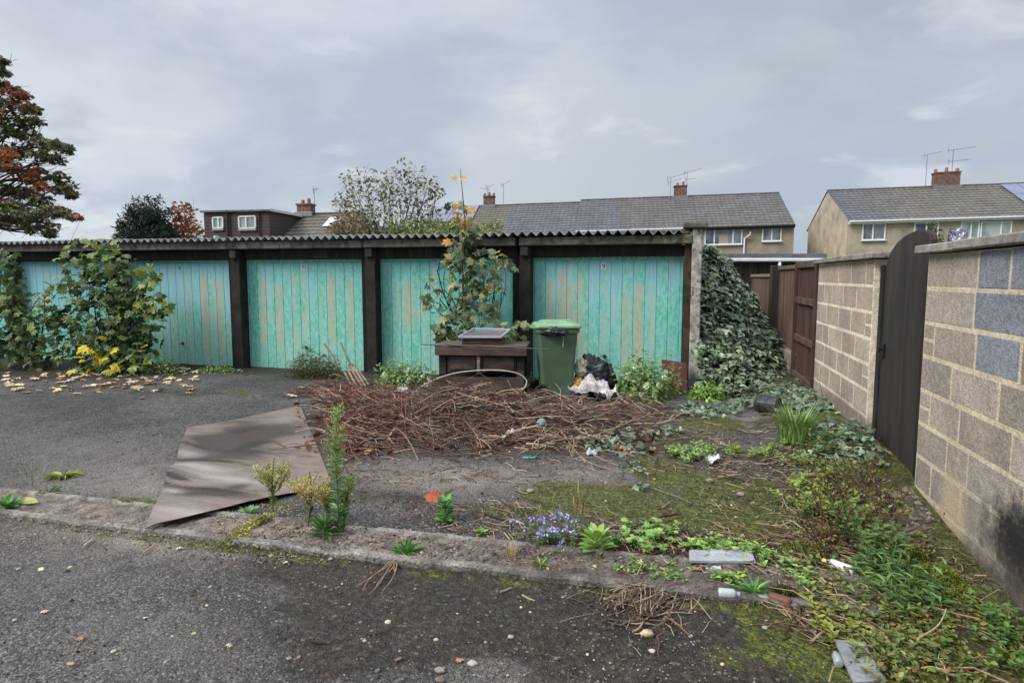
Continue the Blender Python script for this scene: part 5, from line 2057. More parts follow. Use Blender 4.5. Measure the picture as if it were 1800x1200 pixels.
grass('tuft of long green grass in front of the black pot', (1398, 775), .15, 300, .34, [S(104, 138, 72), S(88, 122, 60), S(124, 152, 84), S(136, 144, 90)], .7)
grass('thin dry grass stalks behind the purple flowers', (1010, 905), .16, 16, .22, [S(150, 132, 88), S(132, 118, 78)], .25)
grass('sparse pale grass stalks on the mossy patch', (1245, 790), .35, 30, .17, [S(150, 140, 92), S(130, 126, 78)], .3)
grass('tan dry grass tuft at the front of the kerb', (895, 985), .05, 40, .09, [S(178, 140, 92), S(160, 124, 80)], .6)
grass('dry bent grass blades behind the left end of the kerb', (55, 850), .16, 26, .16, [S(104, 104, 74), S(120, 118, 84)], .9)


# --- moss cushions
def moss_cushion(label, px, rx, ry, h, col):
    c = G(*px)
    mb = MB()
    m_, k = 26, 40
    P = np.zeros((m_, k, 3))
    C = np.ones((m_, k, 4))
    for i in range(m_):
        ph = i / (m_ - 1)
        for j in range(k):
            an = 2 * math.pi * j / k
            rr = ph * (1 + .3 * mnoise.noise(Vector((math.cos(an) * 1.5, math.sin(an) * 1.5, px[0] * .1))))
            x, y = c[0] + rx * rr * math.cos(an), c[1] + ry * rr * math.sin(an)
            z = h * (1 - ph ** 2.2) + .025 * mnoise.noise(Vector((x * 25, y * 25, 1))) * (1 - ph * .5) + .03 * mnoise.noise(Vector((x * 9, y * 9, 5))) * (1 - ph)
            P[i, j] = (x, y, float(hz(x, y)) + z - .012)
            C[i, j, :3] = col[:3] * (1 + .5 * mnoise.noise(Vector((x * 18, y * 18, 3))))
    mb.grid(P, C, True)
    n = 1400
    an = rng.uniform(0, 6.28, n)
    rr = rng.random(n) ** .5
    p = c + np.stack([np.cos(an) * rr * rx, np.sin(an) * rr * ry, np.zeros(n)], 1)
    p[:, 2] = hz(p[:, 0], p[:, 1]) + h * (1 - rr ** 2.2) + rng.uniform(-.01, .015, n)
    mb.leaves(DIA, p, rnd(n, .6) + [0, 0, 1], rnd(n), .016 * rng.uniform(.6, 1.4, n), pick([col, col * 1.3, col * .7], n, .25))
    return tag(mb.build('moss_cushion', M['moss'], origin=c, smooth=True), label, 'moss')


moss_cushion('large bright yellow green moss cushion at the foot of the near wall', (1655, 1030), .12, .2, .07, S(124, 128, 50))
moss_cushion('smaller yellow moss mound behind the large cushion at the wall foot', (1600, 985), .09, .1, .06, S(118, 120, 50))
moss_cushion('flat yellow green moss patch left of the white bottle', (1420, 972), .16, .12, .03, S(112, 114, 48))
moss_cushion('dark moss lump on the asphalt in the low right part', (1380, 1045), .06, .05, .02, S(84, 88, 40))

# --- dark dead stem thicket on the right
c = G(1500, 880)
t = thing('dead_stem_thicket', c, 'tangle of dark dead brown weed stems in front of the arched gate', 'dead plant')
mb, lf = MB(), MB()
for _ in range(150):
    a = G(rng.uniform(1440, 1570), rng.uniform(830, 1000))
    L = rng.uniform(.15, .45)
    e = a + np.array([rng.normal(-.06, .14), rng.normal(-.05, .14), L * rng.uniform(.5, 1)])
    mb.tube(curve(a, e, 6, .1), np.linspace(.0035, .0012, 6), 4, np.array([S(78, 56, 48), S(58, 44, 40), S(96, 72, 58), S(110, 88, 66)][rng.integers(0, 4)]) * rng.uniform(.7, 1.1))
    k = rng.integers(1, 5)
    p = a + (e - a) * rng.uniform(.4, 1, (k, 1)) + rnd(k, .02)
    lf.leaves(OVAL, p, rnd(k), rnd(k), .03 * rng.uniform(.5, 1.2, k), pick([S(104, 72, 52), S(88, 62, 46), S(130, 100, 64), S(100, 104, 58)], k))
mb.build('stems', M['twig'], t)
lf.build('withered_leaves', M['dry_leaf'], t)

# --- ground cover of the soil strip (stuff)
mb = MB()
poly = [(1380, 720), (1440, 770), (1520, 830), (1600, 900), (1640, 950), (1700, 1040), (1790, 1110), (1800, 1200), (1540, 1200), (1440, 1130), (1400, 1040), (1400, 960), (1380, 880), (1350, 800)]


def inpoly(x, y):
    r = False
    for (x0, y0), (x1, y1) in zip(poly, poly[1:] + poly[:1]):
        if (y0 > y) != (y1 > y) and x < (x1 - x0) * (y - y0) / (y1 - y0) + x0:
            r = not r
    return r


pts = []
while len(pts) < 4600:
    x, y = rng.uniform(1340, 1800), rng.uniform(720, 1200)
    if inpoly(x, y) and mnoise.noise(Vector((x * .018, y * .018, 2))) > -.2:
        pts.append(G(x, y))
pts = np.array(pts)
n = len(pts)
dist = np.linalg.norm(pts - CAM, axis=1)
pts[:, 2] += rng.uniform(.005, .04, n)
mb.leaves(OVAL, pts, rnd(n) * [1, 1, .2], rnd(n, .4) + [0, -.1, 1], rng.uniform(.012, .042, n), pick([S(94, 112, 54), S(116, 130, 62), S(68, 80, 42), S(130, 130, 62), S(98, 82, 52), S(120, 104, 66)], n, .25))
tag(mb.build('ground_cover', M['leaf']), 'tiny mixed weeds and moss creeping over the soil strip beside the wall', 'ground cover', kind='stuff')

# ================================================================== BRUSH AND TWIGS
TW = [S(142, 120, 104), S(168, 146, 124), S(116, 96, 84), S(122, 96, 84), S(192, 170, 144), S(100, 80, 70), S(128, 84, 72), S(150, 128, 108), S(84, 68, 62)]
TWR = [S(132, 74, 62), S(116, 66, 56), S(146, 88, 72), S(128, 92, 76), S(164, 130, 104)]


def mound(x, y):
    z = 0
    for (px, py, rx, ry, h) in ((640, 722, .5, .5, .18), (690, 740, .6, .6, .15), (800, 725, .5, .55, .27), (880, 735, .6, .6, .25), (980, 745, .6, .5, .13), (1080, 740, .6, .5, .08)):
        c = PC[(px, py)]
        z = np.maximum(z, h * np.exp(-(((x - c[0]) / rx) ** 2 + ((y - c[1]) / ry) ** 2) * 1.1))
    return z


PC = {k: G(*k) for k in ((640, 722), (690, 740), (800, 725), (880, 735), (980, 745), (1080, 740))}
mb = MB()
gx = np.linspace(-5.6, .3, 90)
gy = np.linspace(5.0, 9.0, 64)
X, Y = np.meshgrid(gx, gy, indexing='ij')
Z = mound(X, Y) * .8 - .055
for i in range(X.shape[0]):
    for j in range(X.shape[1]):
        Z[i, j] += .05 * mnoise.noise(Vector((X[i, j] * 5, Y[i, j] * 5, 1))) * min(1, max(0, (Z[i, j] + .05) * 9))
Z += hz(X, Y)
mb.grid(np.stack([X, Y, Z], -1), S(36, 27, 22))
cnt = 0
while cnt < 2000:
    px, py = rng.uniform(505, 1185), rng.uniform(660, 812)
    # outline of the heap in the photograph
    lo = np.interp(px, [505, 540, 600, 640, 720, 800, 880, 960, 1060, 1185], [690, 740, 806, 800, 782, 792, 796, 785, 778, 742]) + 14 * mnoise.noise(Vector((px * .03, 0, 4)))
    if py > 700 and px < 528 + (py - 714) * .42 + 34:
        continue
    if px > 1010 and rng.random() < .5:
        continue
    if py > lo + rng.normal(0, 10):
        continue
    if 755 < px < 935 and py < 692 + rng.normal(0, 3):
        continue
    if py < np.interp(px, [505, 600, 660, 760, 930, 1010, 1185], [690, 668, 674, 690, 703, 712, 714]):
        continue
    if mnoise.noise(Vector((px * .016, py * .026, 9))) < -.2 - .25 * (py < 770) and rng.random() < .75:
        continue
    c = G(px, py)
    if c[1] > 8.9:
        continue
    hgt = float(mound(c[0], c[1]))
    edge = 1 if lo - py > 18 else .5
    L = rng.uniform(.12, .6) * (1 if rng.random() < .9 else 1.5)
    an = rng.uniform(0, math.pi)
    if rng.random() < .35:
        an = rng.normal(.1, .35)
    dv = np.array([math.cos(an), math.sin(an), rng.normal(0, .3)]) * L / 2
    z = hgt * rng.uniform(.75, 1.2) + rng.uniform(.01, .07) * edge
    cc = np.array([c[0], c[1], z + float(hz(c[0], c[1]))])
    a, e = cc - dv, cc + dv
    for q in (a, e):
        q[2] = max(q[2], float(hz(q[0], q[1])) + .006, float(mound(q[0], q[1])) * .75)
    pal = TWR if (px < 720 and rng.random() < .5) or (840 < px < 930 and rng.random() < .35) else TW
    col = np.array(pal[rng.integers(0, len(pal))]) * rng.uniform(.35, 1.05)
    col[3] = 1
    r0 = rng.uniform(.003, .0075) * (1 if rng.random() < .9 else 1.6)
    mb.tube(curve(a, e, 6, .05), np.linspace(r0, r0 * .45, 6), 4, col)
    cnt += 1
for _ in range(70):
    px, py = rng.uniform(560, 1120), rng.uniform(705, 790)
    c = G(px, py)
    hgt = float(mound(c[0], c[1])) + float(hz(c[0], c[1])) + .05
    an = rng.uniform(0, 6.28)
    L = rng.uniform(.25, .65)
    a = np.array([c[0], c[1], hgt])
    e = a + np.array([math.cos(an) * L, math.sin(an) * L * .7, rng.uniform(-.05, .16)])
    e[2] = max(e[2], float(hz(e[0], e[1])) + .02, float(mound(e[0], e[1])))
    col = np.array([S(150, 130, 112), S(120, 96, 82), S(186, 162, 138), S(96, 74, 64)][rng.integers(0, 4)])
    cv = curve(a, e, 8, .045)
    r0 = rng.uniform(.006, .011)
    mb.tube(cv, np.linspace(r0, r0 * .4, 8), 6, col)
    for q in range(rng.integers(1, 4)):
        k = rng.integers(2, 6)
        an2 = an + rng.choice([-1, 1]) * rng.uniform(.4, .9)
        L2 = L * rng.uniform(.25, .5)
        mb.tube(curve(cv[k], cv[k] + np.array([math.cos(an2) * L2, math.sin(an2) * L2, rng.uniform(-.02, .1)]), 5, .08), np.linspace(r0 * .6, r0 * .2, 5), 5, col)
n = 420
pp_ = []
while len(pp_) < n:
    px, py = rng.uniform(520, 1170), rng.uniform(690, 800)
    if 755 < px < 935 and py < 695:
        continue
    c = G(px, py)
    c[2] += float(mound(c[0], c[1])) * rng.uniform(.7, 1.1) + .03
    pp_.append(c)
mb.leaves(MAPLE, np.array(pp_), rnd(n), rnd(n, .6) + [0, 0, .8], rng.uniform(.03, .09, n), pick([S(104, 78, 60), S(84, 62, 50), S(132, 104, 78), S(150, 120, 88), S(112, 66, 54)], n, .25))
tag(mb.build('brush_pile', M['twig']), 'wide heap of cut brown and reddish twigs in front of the bench', 'brush', kind='stuff')

# pale stalk heap on the near asphalt
mb = MB()
for _ in range(230):
    px, py = 1130 + rng.normal(0, 42), 1060 + rng.normal(0, 26)
    c = G(px, py)
    L = rng.uniform(.06, .26)
    an = rng.normal(.9, .55)
    dv = np.array([math.cos(an), math.sin(an), rng.normal(0, .08)]) * L / 2
    a, e = c - dv, c + dv
    lift = .045 * math.exp(-((px - 1130) / 45) ** 2 - ((py - 1060) / 30) ** 2)
    for q in (a, e):
        q[2] = float(hz(q[0], q[1])) + .005 + lift * rng.uniform(.2, 1.3)
    col = np.array([S(150, 130, 110), S(172, 152, 128), S(118, 98, 82), S(96, 78, 66)][rng.integers(0, 4)]) * rng.uniform(.7, 1.1)
    mb.tube(curve(a, e, 4, .05), np.linspace(.0032, .0018, 4) * rng.uniform(.6, 1.4), 4, col)
tag(mb.build('stalk_heap', M['twig']), 'scattered heap of pale dry stalks on the near asphalt', 'stalks', kind='stuff')

# loose litter of twigs over the right hand ground
mb = MB()
zones = [((1180, 1400), (735, 830), 220), ((1100, 1420), (930, 1010), 260), ((1250, 1400), (800, 850), 120), ((1350, 1480), (960, 1100), 160), ((860, 1180), (880, 975), 120), ((1380, 1560), (840, 1120), 330), ((1250, 1480), (820, 960), 110), ((1480, 1780), (900, 1190), 240), ((600, 1000), (805, 870), 120), ((780, 940), (880, 940), 60), ((1000, 1200), (760, 830), 110)]
for (xa, xb), (ya, yb), k in zones:
    for _ in range(k):
        px, py = rng.uniform(xa, xb), rng.uniform(ya, yb)
        c = G(px, py)
        if c[0] > 1.58:
            continue
        L = rng.uniform(.05, .36) * rng.uniform(.4, 1.1)
        an = rng.uniform(0, math.pi) if rng.random() < .5 else rng.normal(2.6, .35)
        dv = np.array([math.cos(an), math.sin(an), 0]) * L / 2
        a, e = c - dv, c + dv
        for q in (a, e):
            q[0] = min(q[0], 1.6)
            q[2] = float(hz(q[0], q[1])) + rng.uniform(.004, .02)
        col = np.array(([S(140, 118, 96), S(164, 142, 116), S(100, 80, 66), S(80, 60, 50), S(186, 164, 132)])[rng.integers(0, 5)]) * rng.uniform(.6, 1.1)
        mb.tube(curve(a, e, 4, .08), np.linspace(.0032, .0016, 4) * rng.uniform(.6, 1.6), 4, col)
for (xa, xb), (ya, yb), k in [((560, 1180), (775, 850), 520), ((900, 1450), (930, 1005), 620), ((1200, 1450), (800, 930), 420), ((1380, 1560), (840, 1100), 420), ((600, 900), (875, 960), 180)]:
    q = np.array([G(rng.uniform(xa, xb), rng.uniform(ya, yb)) for _ in range(k)])
    q[:, 2] += rng.uniform(.003, .02, k)
    mb.leaves(DIA, q, rnd(k) * [1, 1, .2], rnd(k, .5) + [0, 0, 1], rng.uniform(.008, .035, k), pick([S(96, 74, 56), S(74, 58, 46), S(132, 108, 82), S(164, 142, 110), S(88, 66, 54)], k, .25))
tag(mb.build('twig_litter', M['twig']), 'fine dead twigs and stalks littering the right hand ground', 'litter', kind='stuff')

# fine gravel (stuff)
OCT = tpl([(.5, 0, 0), (-.5, 0, 0), (0, .42, 0), (0, -.42, 0), (.05, .05, .3), (0, 0, -.2)], [(0, 2, 4), (2, 1, 4), (1, 3, 4), (3, 0, 4)])
pts, cols, szs = [], [], []


def sprinkle(k, xa, xb, ya, yb, pal, s0, s1, gauss=False):
    for _ in range(k):
        if gauss:
            px, py = rng.normal((xa + xb) / 2, (xb - xa) / 3), rng.normal((ya + yb) / 2, (yb - ya) / 3)
        else:
            px, py = rng.uniform(xa, xb), rng.uniform(ya, yb)
        p = G(px, py)
        if p[0] > 1.6 or p[1] > 9:
            continue
        if 3.2 < p[1] < 3.66 and p[0] < 1.0:
            p[2] += .012
        pts.append(p + np.array([0, 0, .002]))
        cols.append(np.array(pal[rng.integers(0, len(pal))][:3]) * rng.uniform(.6, 1.15))
        szs.append(rng.uniform(s0, s1) * (1 if rng.random() < .93 else 1.9))


TAN = [S(158, 142, 120), S(178, 162, 138), S(136, 122, 106), S(120, 110, 100)]
GRY = [S(120, 116, 112), S(92, 88, 85), S(66, 62, 60), S(148, 142, 136), S(54, 50, 48)]
sprinkle(1500, 0, 300, 912, 960, TAN, .006, .014)
sprinkle(900, 250, 560, 940, 985, TAN + GRY, .005, .013)
sprinkle(2600, 0, 1250, 960, 1200, GRY, .004, .010)
sprinkle(150, 0, 1300, 960, 1200, TAN, .005, .011)
sprinkle(1000, 380, 560, 885, 945, TAN, .008, .02)
sprinkle(900, 600, 1000, 880, 985, TAN + GRY, .006, .016)
sprinkle(1500, 380, 1150, 920, 990, TAN + GRY, .008, .022)
sprinkle(900, 0, 330, 760, 870, GRY + TAN, .006, .014)
sprinkle(1500, 600, 1400, 800, 940, TAN + GRY, .006, .018)
sprinkle(70, 500, 1300, 830, 1190, TAN, .012, .024)
sprinkle(120, 0, 1000, 980, 1190, GRY, .012, .024)
sprinkle(500, 1000, 1450, 1000, 1200, GRY + TAN, .005, .014)
sprinkle(500, 0, 500, 670, 780, GRY, .008, .018)
sprinkle(420, 1540, 1640, 860, 960, [S(112, 102, 90), S(134, 122, 108), S(92, 84, 76), S(78, 70, 62)], .02, .06)
sprinkle(300, 1640, 1790, 960, 1110, [S(112, 102, 90), S(92, 84, 76), S(70, 60, 50)], .01, .03)
sprinkle(500, 620, 800, 880, 915, [S(110, 94, 86), S(84, 72, 66), S(134, 116, 104)], .01, .022)
pts = np.array(pts)
n = len(pts)
mb = MB()
mb.leaves(OCT, pts, rnd(n) * [1, 1, .1], rnd(n, .12) + [0, 0, 1], np.array(szs), np.concatenate([np.array(cols), np.ones((n, 1))], 1))
tag(mb.build('gravel', M['stone']), 'fine loose grit and aggregate over the asphalt and kerb', 'gravel', kind='stuff')
# ================================================================== OBJECTS
# ---- stained metal sheet lying on the ground
FL, FR, BR, BL = G(258, 948), G(583, 850), G(528, 714), G(330, 757)
nu, nv = 70, 60
P = np.zeros((nv, nu, 3))
C = np.ones((nv, nu, 4))


def spotw(px, py):
    return G(px, py)[:2]


brown_s = [(430, 770, .45, .8, .9), (400, 800, .5, .35, .7), (445, 850, .1, .5, .6), (370, 875, .45, .12, .8), (470, 740, .5, .3, .35), (420, 745, .6, .2, .5)]
dark_s = [(350, 812, .5, .05, .9), (335, 843, .35, .05, .9), (360, 868, .5, .035, .9), (420, 795, .8, .06, .6), (440, 785, .12, .3, .7), (310, 850, .12, .05, .9), (430, 760, .1, .2, .6)]
light_s = [(340, 828, .3, .08, 1.0), (400, 846, .6, .08, .8), (330, 800, .15, .1, .6), (330, 915, .4, .08, .8), (500, 740, .3, .2, .25), (300, 872, .1, .06, .9), (300, 925, .3, .06, .5)]  # pale areas, with highlights of the buckled edge painted in
for i in range(nv):
    v = i / (nv - 1)
    for j in range(nu):
        u = j / (nu - 1)
        p = (FL * (1 - u) + FR * u) * (1 - v) + (BL * (1 - u) + BR * u) * v
        edge = math.exp(-u * 4.0)
        w = edge * (.045 * math.sin(v * 17 + 1.0) * math.exp(-((v - .5) / .3) ** 2)) + .03 * edge
        p[2] = float(hz(p[0], p[1])) + .012 + .028 * float(1 - sstep(3.7, 4.3, p[1])) + max(w, -.006) + .012 * mnoise.noise(Vector((u * 3, v * 3, 2)))
        if p[1] < 3.8:
            p[2] = max(p[2], .045)
        P[i, j] = p
        for ch, L in ((0, brown_s), (1, dark_s), (2, light_s)):
            val = 0
            for (px, py, rx, ry, a) in L:
                c = spotw(px, py) if (px, py) not in PC else PC[(px, py)][:2]
                PC[(px, py)] = np.array([c[0], c[1], 0])
                val = max(val, a * math.exp(-((p[0] - c[0]) / rx) ** 2 - ((p[1] - c[1]) / ry) ** 2))
            C[i, j, ch] = val
mb = MB()
mb.grid(P, C)
P2 = P.copy()
P2[:, :, 2] -= .006
mb.grid(P2, C)
for a in (slice(None), 0), (slice(None), nu - 1), (0, slice(None)), (nv - 1, slice(None)):
    e = np.stack([P[a], P2[a]])
    mb.grid(e, (0.2, .9, 0, 1))
tag(mb.build('metal_sheet', M['sheet'], origin=(FL + BR) / 2, smooth=False), 'large thin buckled sheet with brown stains lying flat across the asphalt and kerb', 'sheet')

# ---- wheelie bin
wb_c = G(963, 702)
wb_c = wb_c + np.array([0.04, .27, 0])
wb = thing('wheelie_bin', wb_c, 'green wheelie bin with pale green lid and black bag hanging from its rim', 'wheelie bin')
ba = math.radians(18)
bc, bs_ = math.cos(ba), math.sin(ba)
BROT = np.array([[bc, -bs_, 0], [bs_, bc, 0], [0, 0, 1]])


def B3(x, y, z):
    return wb_c + BROT @ np.array([x, y, z])


def rrect(x0, x1, y0, y1, r, z, k=5):
    out = []
    for (cx_, cy_, a0) in ((x1 - r, y1 - r, 0), (x0 + r, y1 - r, 90), (x0 + r, y0 + r, 180), (x1 - r, y0 + r, 270)):
        for q in range(k + 1):
            a = math.radians(a0 + 90 * q / k)
            out.append(B3(cx_ + r * math.cos(a), cy_ + r * math.sin(a), z))
    return out


grn = S(82, 106, 80)
rings = []
for z, x0, x1, hw, r in ((.02, -.17, .20, .2, .05), (.05, -.185, .215, .215, .05), (.35, -.21, .235, .235, .05), (.7, -.235, .255, .255, .045), (.86, -.25, .27, .268, .04), (.885, -.25, .27, .268, .04),
                          (.886, -.272, .292, .29, .045), (.935, -.274, .294, .292, .045), (.94, -.26, .28, .278, .04)):
    rings.append(rrect(x0, x1, -hw, hw, r, z))
mb = MB()
mb.grid(np.array(rings), grn, True)
mb.quad(rings[0][::-1], grn)
# moulded ribs under the rim
body = mb.build('body', M['plastic'], wb)
lidc = S(134, 168, 128)
mb = MB()
rings = []
for z, x0, x1, hw, r in ((.945, -.29, .315, .305, .05), (.965, -.295, .32, .31, .05), (.985, -.285, .31, .30, .05), (1.0, -.25, .285, .275, .05), (1.008, -.2, .27, .26, .05), (1.022, -.19, .262, .25, .045), (1.03, -.17, .24, .23, .04), (1.034, -.1, .17, .15, .04)):
    rings.append(rrect(x0, x1, -hw, hw, r, z))
mb.grid(np.array(rings), lidc, True)
mb.quad(rings[-1], lidc)
mb.quad(rings[0][::-1], lidc)
mb.add([B3(-.28, -.24, .985), B3(-.18, -.24, 1.008), B3(-.18, .24, 1.008), B3(-.28, .24, .985)], [(0, 1, 2, 3)], lidc)
lid = mb.build('lid', M['plastic'], wb)
mb = MB()
for a, b in (((.13, -.22), (.22, -.22)), ((.22, -.22), (.22, -.12)), ((.22, -.12), (.13, -.12)), ((.13, -.12), (.13, -.22))):
    mb.beam(B3(a[0], a[1], 1.034), B3(b[0], b[1], 1.034), .012, .012, lidc * .85)
mb.build('moulded_frame', M['plastic'], lid)
mb = MB()
mb.tube([B3(-.36, -.2, .955), B3(-.36, .2, .955)], .016, 8, grn)
for y in (-.2, -.06, .06, .2):
    mb.tube([B3(-.26, y, .935), B3(-.36, y, .955)], .018, 6, lidc * .8)
mb.build('handle', M['plastic'], wb)
for sy in (-1, 1):
    mb = MB()
    c0, c1 = B3(-.2, sy * .20, .1), B3(-.2, sy * .26, .1)
    mb.tube([c0, c0 + (c1 - c0) * .1, c0 + (c1 - c0) * .9, c1], [.085, .1, .1, .085], 20, S(26, 26, 27))
    w = mb.build('wheel', M['plain'], wb, smooth=False)
    mb = MB()
    mb.tube([c1, c1 + (c1 - c0) * .08], .045, 12, S(48, 48, 50))
    mb.build('hub', M['plain'], w)
mb = MB()
mb.tube([B3(-.2, -.2, .1), B3(-.2, .2, .1)], .012, 6, S(90, 90, 90))
mb.build('axle', M['metal'], wb)


def crumple(mb, c, r3, seed, amp, col, m_=22, k=26, fr=2.2, bottom=-.4):
    P = np.zeros((m_, k, 3))
    C = np.ones((m_, k, 4))
    for i in range(m_):
        th = math.pi * i / (m_ - 1)
        for j in range(k):
            ph = 2 * math.pi * j / k
            d = Vector((math.sin(th) * math.cos(ph), math.sin(th) * math.sin(ph), math.cos(th)))
            f = 1 + amp * mnoise.noise(d * fr + Vector((seed, 0, 0))) + amp * .6 * abs(mnoise.noise(d * fr * 2.4 + Vector((0, seed, 0)))) * 1.6 + amp * .35 * mnoise.noise(d * fr * 6 + Vector((0, 0, seed)))
            z = max(d.z * f, bottom)
            P[i, j] = (c[0] + r3[0] * d.x * f, c[1] + r3[1] * d.y * f, c[2] + r3[2] * z)
            C[i, j, :3] = np.array(col[:3]) * (1 + .25 * mnoise.noise(d * 4 + Vector((seed, 1, 1))))
    mb.grid(P, C, True)


def cloth_piece(label, px, size, col, name, cat, z=.03, amp=.06, rz=.5, mat_='cloth'):
    c = G(*px)
    mb = MB()
    m_ = 30
    P = np.zeros((m_, m_, 3))
    for i in range(m_):
        for j in range(m_):
            u, v = i / (m_ - 1) - .5, j / (m_ - 1) - .5
            wob = 1 + .3 * mnoise.noise(Vector((u * 3 + px[0], v * 3, 1)))
            x, y = u * size[0] * wob, v * size[1] * wob
            h = amp * (.9 * mnoise.noise(Vector((u * 2.6 + px[0] * .1, v * 2.6, 3))) + .45 * abs(mnoise.noise(Vector((u * 5, v * 5 + px[1] * .1, 5)))) + .3)
            P[i, j] = (c[0] + x * math.cos(rz) - y * math.sin(rz), c[1] + x * math.sin(rz) + y * math.cos(rz), c[2] + max(z + h * 1.3 - .3 * z * (u * u + v * v) * 4, .004))
    mb.grid(P, col)
    return tag(mb.build(name, M[mat_], origin=c, smooth=True), label, cat)


# bag caught under the lid, with a string
mb = MB()
crumple(mb, B3(-.06, -.31, .90), (.14, .035, .055), 3.1, .55, S(30, 30, 34), 18, 30, 3.0, -1)
tag(mb.build('hanging_bag', M['bag'], origin=B3(-.06, -.31, .9), smooth=True), 'crumpled black bag caught under the bin lid', 'bag')
mb = MB()
mb.tube([B3(.07, -.30, .95), B3(.075, -.315, .9), B3(.07, -.305, .8), B3(.066, -.30, .7)], .005, 5, S(190, 192, 184))
tag(mb.build('string', M['cloth'], origin=B3(.07, -.3, .9)), 'short white string hanging down the front of the bin', 'string')

# ---- rubbish bag and clothes
c = G(1040, 702) + np.array([0, .3, .2])
mb = MB()
crumple(mb, c, (.25, .22, .33), 1.7, .3, S(26, 26, 29), 46, 60, 1.6, -.75)
tag(mb.build('refuse_sack', M['bag'], origin=c, smooth=True), 'split black refuse sack slumped between the bin and the flowering bush', 'bag')
mb = MB()
c = atY(1022, 648, 8.55)
crumple(mb, c, (.07, .07, .12), 5.2, .5, S(196, 188, 172), 24, 30, 2.8, -1)
tag(mb.build('crumpled_cloth', M['cloth'], origin=c, smooth=True), 'cream cloth bulging out of the top left of the black sack', 'cloth')
mb = MB()
c = atY(1016, 676, 8.5)
crumple(mb, c, (.08, .07, .09), 8.4, .5, S(206, 156, 84), 24, 30, 2.8, -1)
tag(mb.build('crumpled_wrapper', M['bag'], origin=c, smooth=True), 'orange yellow wrapper in the rubbish beside the bin', 'wrapper')
mb = MB()
c = atY(1058, 684, 8.45)
crumple(mb, c, (.08, .07, .1), 9.9, .5, S(188, 184, 200), 24, 30, 2.6, -1)
tag(mb.build('crumpled_cloth', M['cloth'], origin=c, smooth=True), 'pale lilac grey cloth spilling from the right of the black sack', 'cloth')
cloth_piece('white cloth spread in front of the black sack', (1032, 706), (.42, .25), S(196, 189, 183), 'white_cloth', 'cloth', .17, .16, .2)
cloth_piece('white plastic scrap at the left foot of the spilled rubbish', (1000, 695), (.2, .14), S(206, 204, 202), 'plastic_scrap', 'scrap', .13, .07, .8, 'bag')
cloth_piece('pinkish white cloth end lying on the twigs right of the rubbish', (1070, 708), (.26, .16), S(222, 212, 206), 'cloth_end', 'cloth', .14, .09, 1.0)
mb = MB()
c = G(992, 712) + np.array([0, .1, .12])
for _ in range(120):
    a = c + rnd(1)[0] * np.array([.1, .07, .07])
    mb.tube(curve(a, a + rnd(1)[0] * .07, 5, .25), .0014, 3, S(112, 112, 118))
tag(mb.build('wire_tangle', M['plain'], origin=c), 'tangle of fine grey wire netting on the twigs in front of the bin', 'wire')

# ---- old work bench
b0 = G(772, 696) + np.array([0, .0, 0])
th = math.radians(9)
bu = np.array([math.cos(th), math.sin(th), 0])
bv = np.array([-math.sin(th), math.cos(th), 0])
bn = thing('old_bench', b0 + bu * .58 + bv * .3, 'battered dark wooden workbench half buried behind the heap of twigs', 'bench')
wd = S(60, 50, 46)
wdk = S(38, 33, 33)


def Bp(s, d, z):
    return b0 + bu * s + bv * d + np.array([0, 0, z])


def bbox(mb, s0, s1, d0, d1, z0, z1, col, ch=.006):
    mb.box(Bp((s0 + s1) / 2, (d0 + d1) / 2, (z0 + z1) / 2), (s1 - s0, d1 - d0, z1 - z0), th, col, ch)


mb = MB()
for q in range(4):
    bbox(mb, -.05, 1.20, -.04 + q * .16, -.04 + q * .16 + .155, .665, .70, S(98, 82, 73) * rng.uniform(.8, 1.1))
mb.build('top_boards', M['bench_wood'], bn)
mb = MB()
bbox(mb, -.045, 1.195, -.05, -.012, .565, .662, S(88, 72, 64))
mb.build('front_rail', M['bench_wood'], bn)
for s in (.0, 1.06):
    for d in (0, .5):
        mb = MB()
        bbox(mb, s, s + .1, d, d + .09, -.02, .66 if d else .563, wdk)
        mb.build('leg', M['bench_wood'], bn)
mb = MB()
bbox(mb, .11, 1.05, .02, .045, .34, .562, wd)
bbox(mb, .15, .5, .002, .018, .37, .54, S(70, 60, 56))
bbox(mb, .62, 1.02, .002, .018, .37, .54, S(68, 58, 54))
mb.build('front_panel', M['bench_wood'], bn)
mb = MB()
bbox(mb, .52, .565, -.014, .018, .34, .56, S(150, 140, 132))
mb.build('middle_upright', M['bench_wood'], bn)
mb = MB()
bbox(mb, -.02, 1.16, -.02, -.002, .09, .27, S(76, 65, 59))
mb.build('lower_board', M['bench_wood'], bn)
mb = MB()
bbox(mb, -.01, .99, .45, .48, .1, .55, S(44, 38, 36))
mb.build('back_panel', M['bench_wood'], bn)
mb = MB()
bbox(mb, .30, .86, .08, .44, .703, .775, S(96, 76, 64))
tag(mb.build('wooden_box', M['bench_wood'], origin=Bp(.58, .26, .703)), 'shallow brown wooden box standing on the old bench', 'box')
tr = thing('framed_tray', Bp(.58, .26, .78), 'white framed shallow tray lying tilted on the wooden box', 'tray')
fr = MB()
tp_ = [Bp(.27, .04, .785), Bp(.85, .02, .79), Bp(.93, .40, .86), Bp(.42, .44, .865)]
fr.prism(tp_, (0, 0, .008), S(140, 138, 140))
fr.build('tray_base', M['metal'], tr)
fr = MB()
for a, b in zip(tp_, tp_[1:] + tp_[:1]):
    fr.beam(a + [0, 0, .02], b + [0, 0, .02], .022, .03, S(168, 168, 170))
fr.build('tray_frame', M['plain'], tr)
mb = MB()
mb.tube([atY(740, 605, 8.12), atY(850, 608, 8.11), atY(961, 614, 8.08)], .009, 6, S(84, 86, 82))
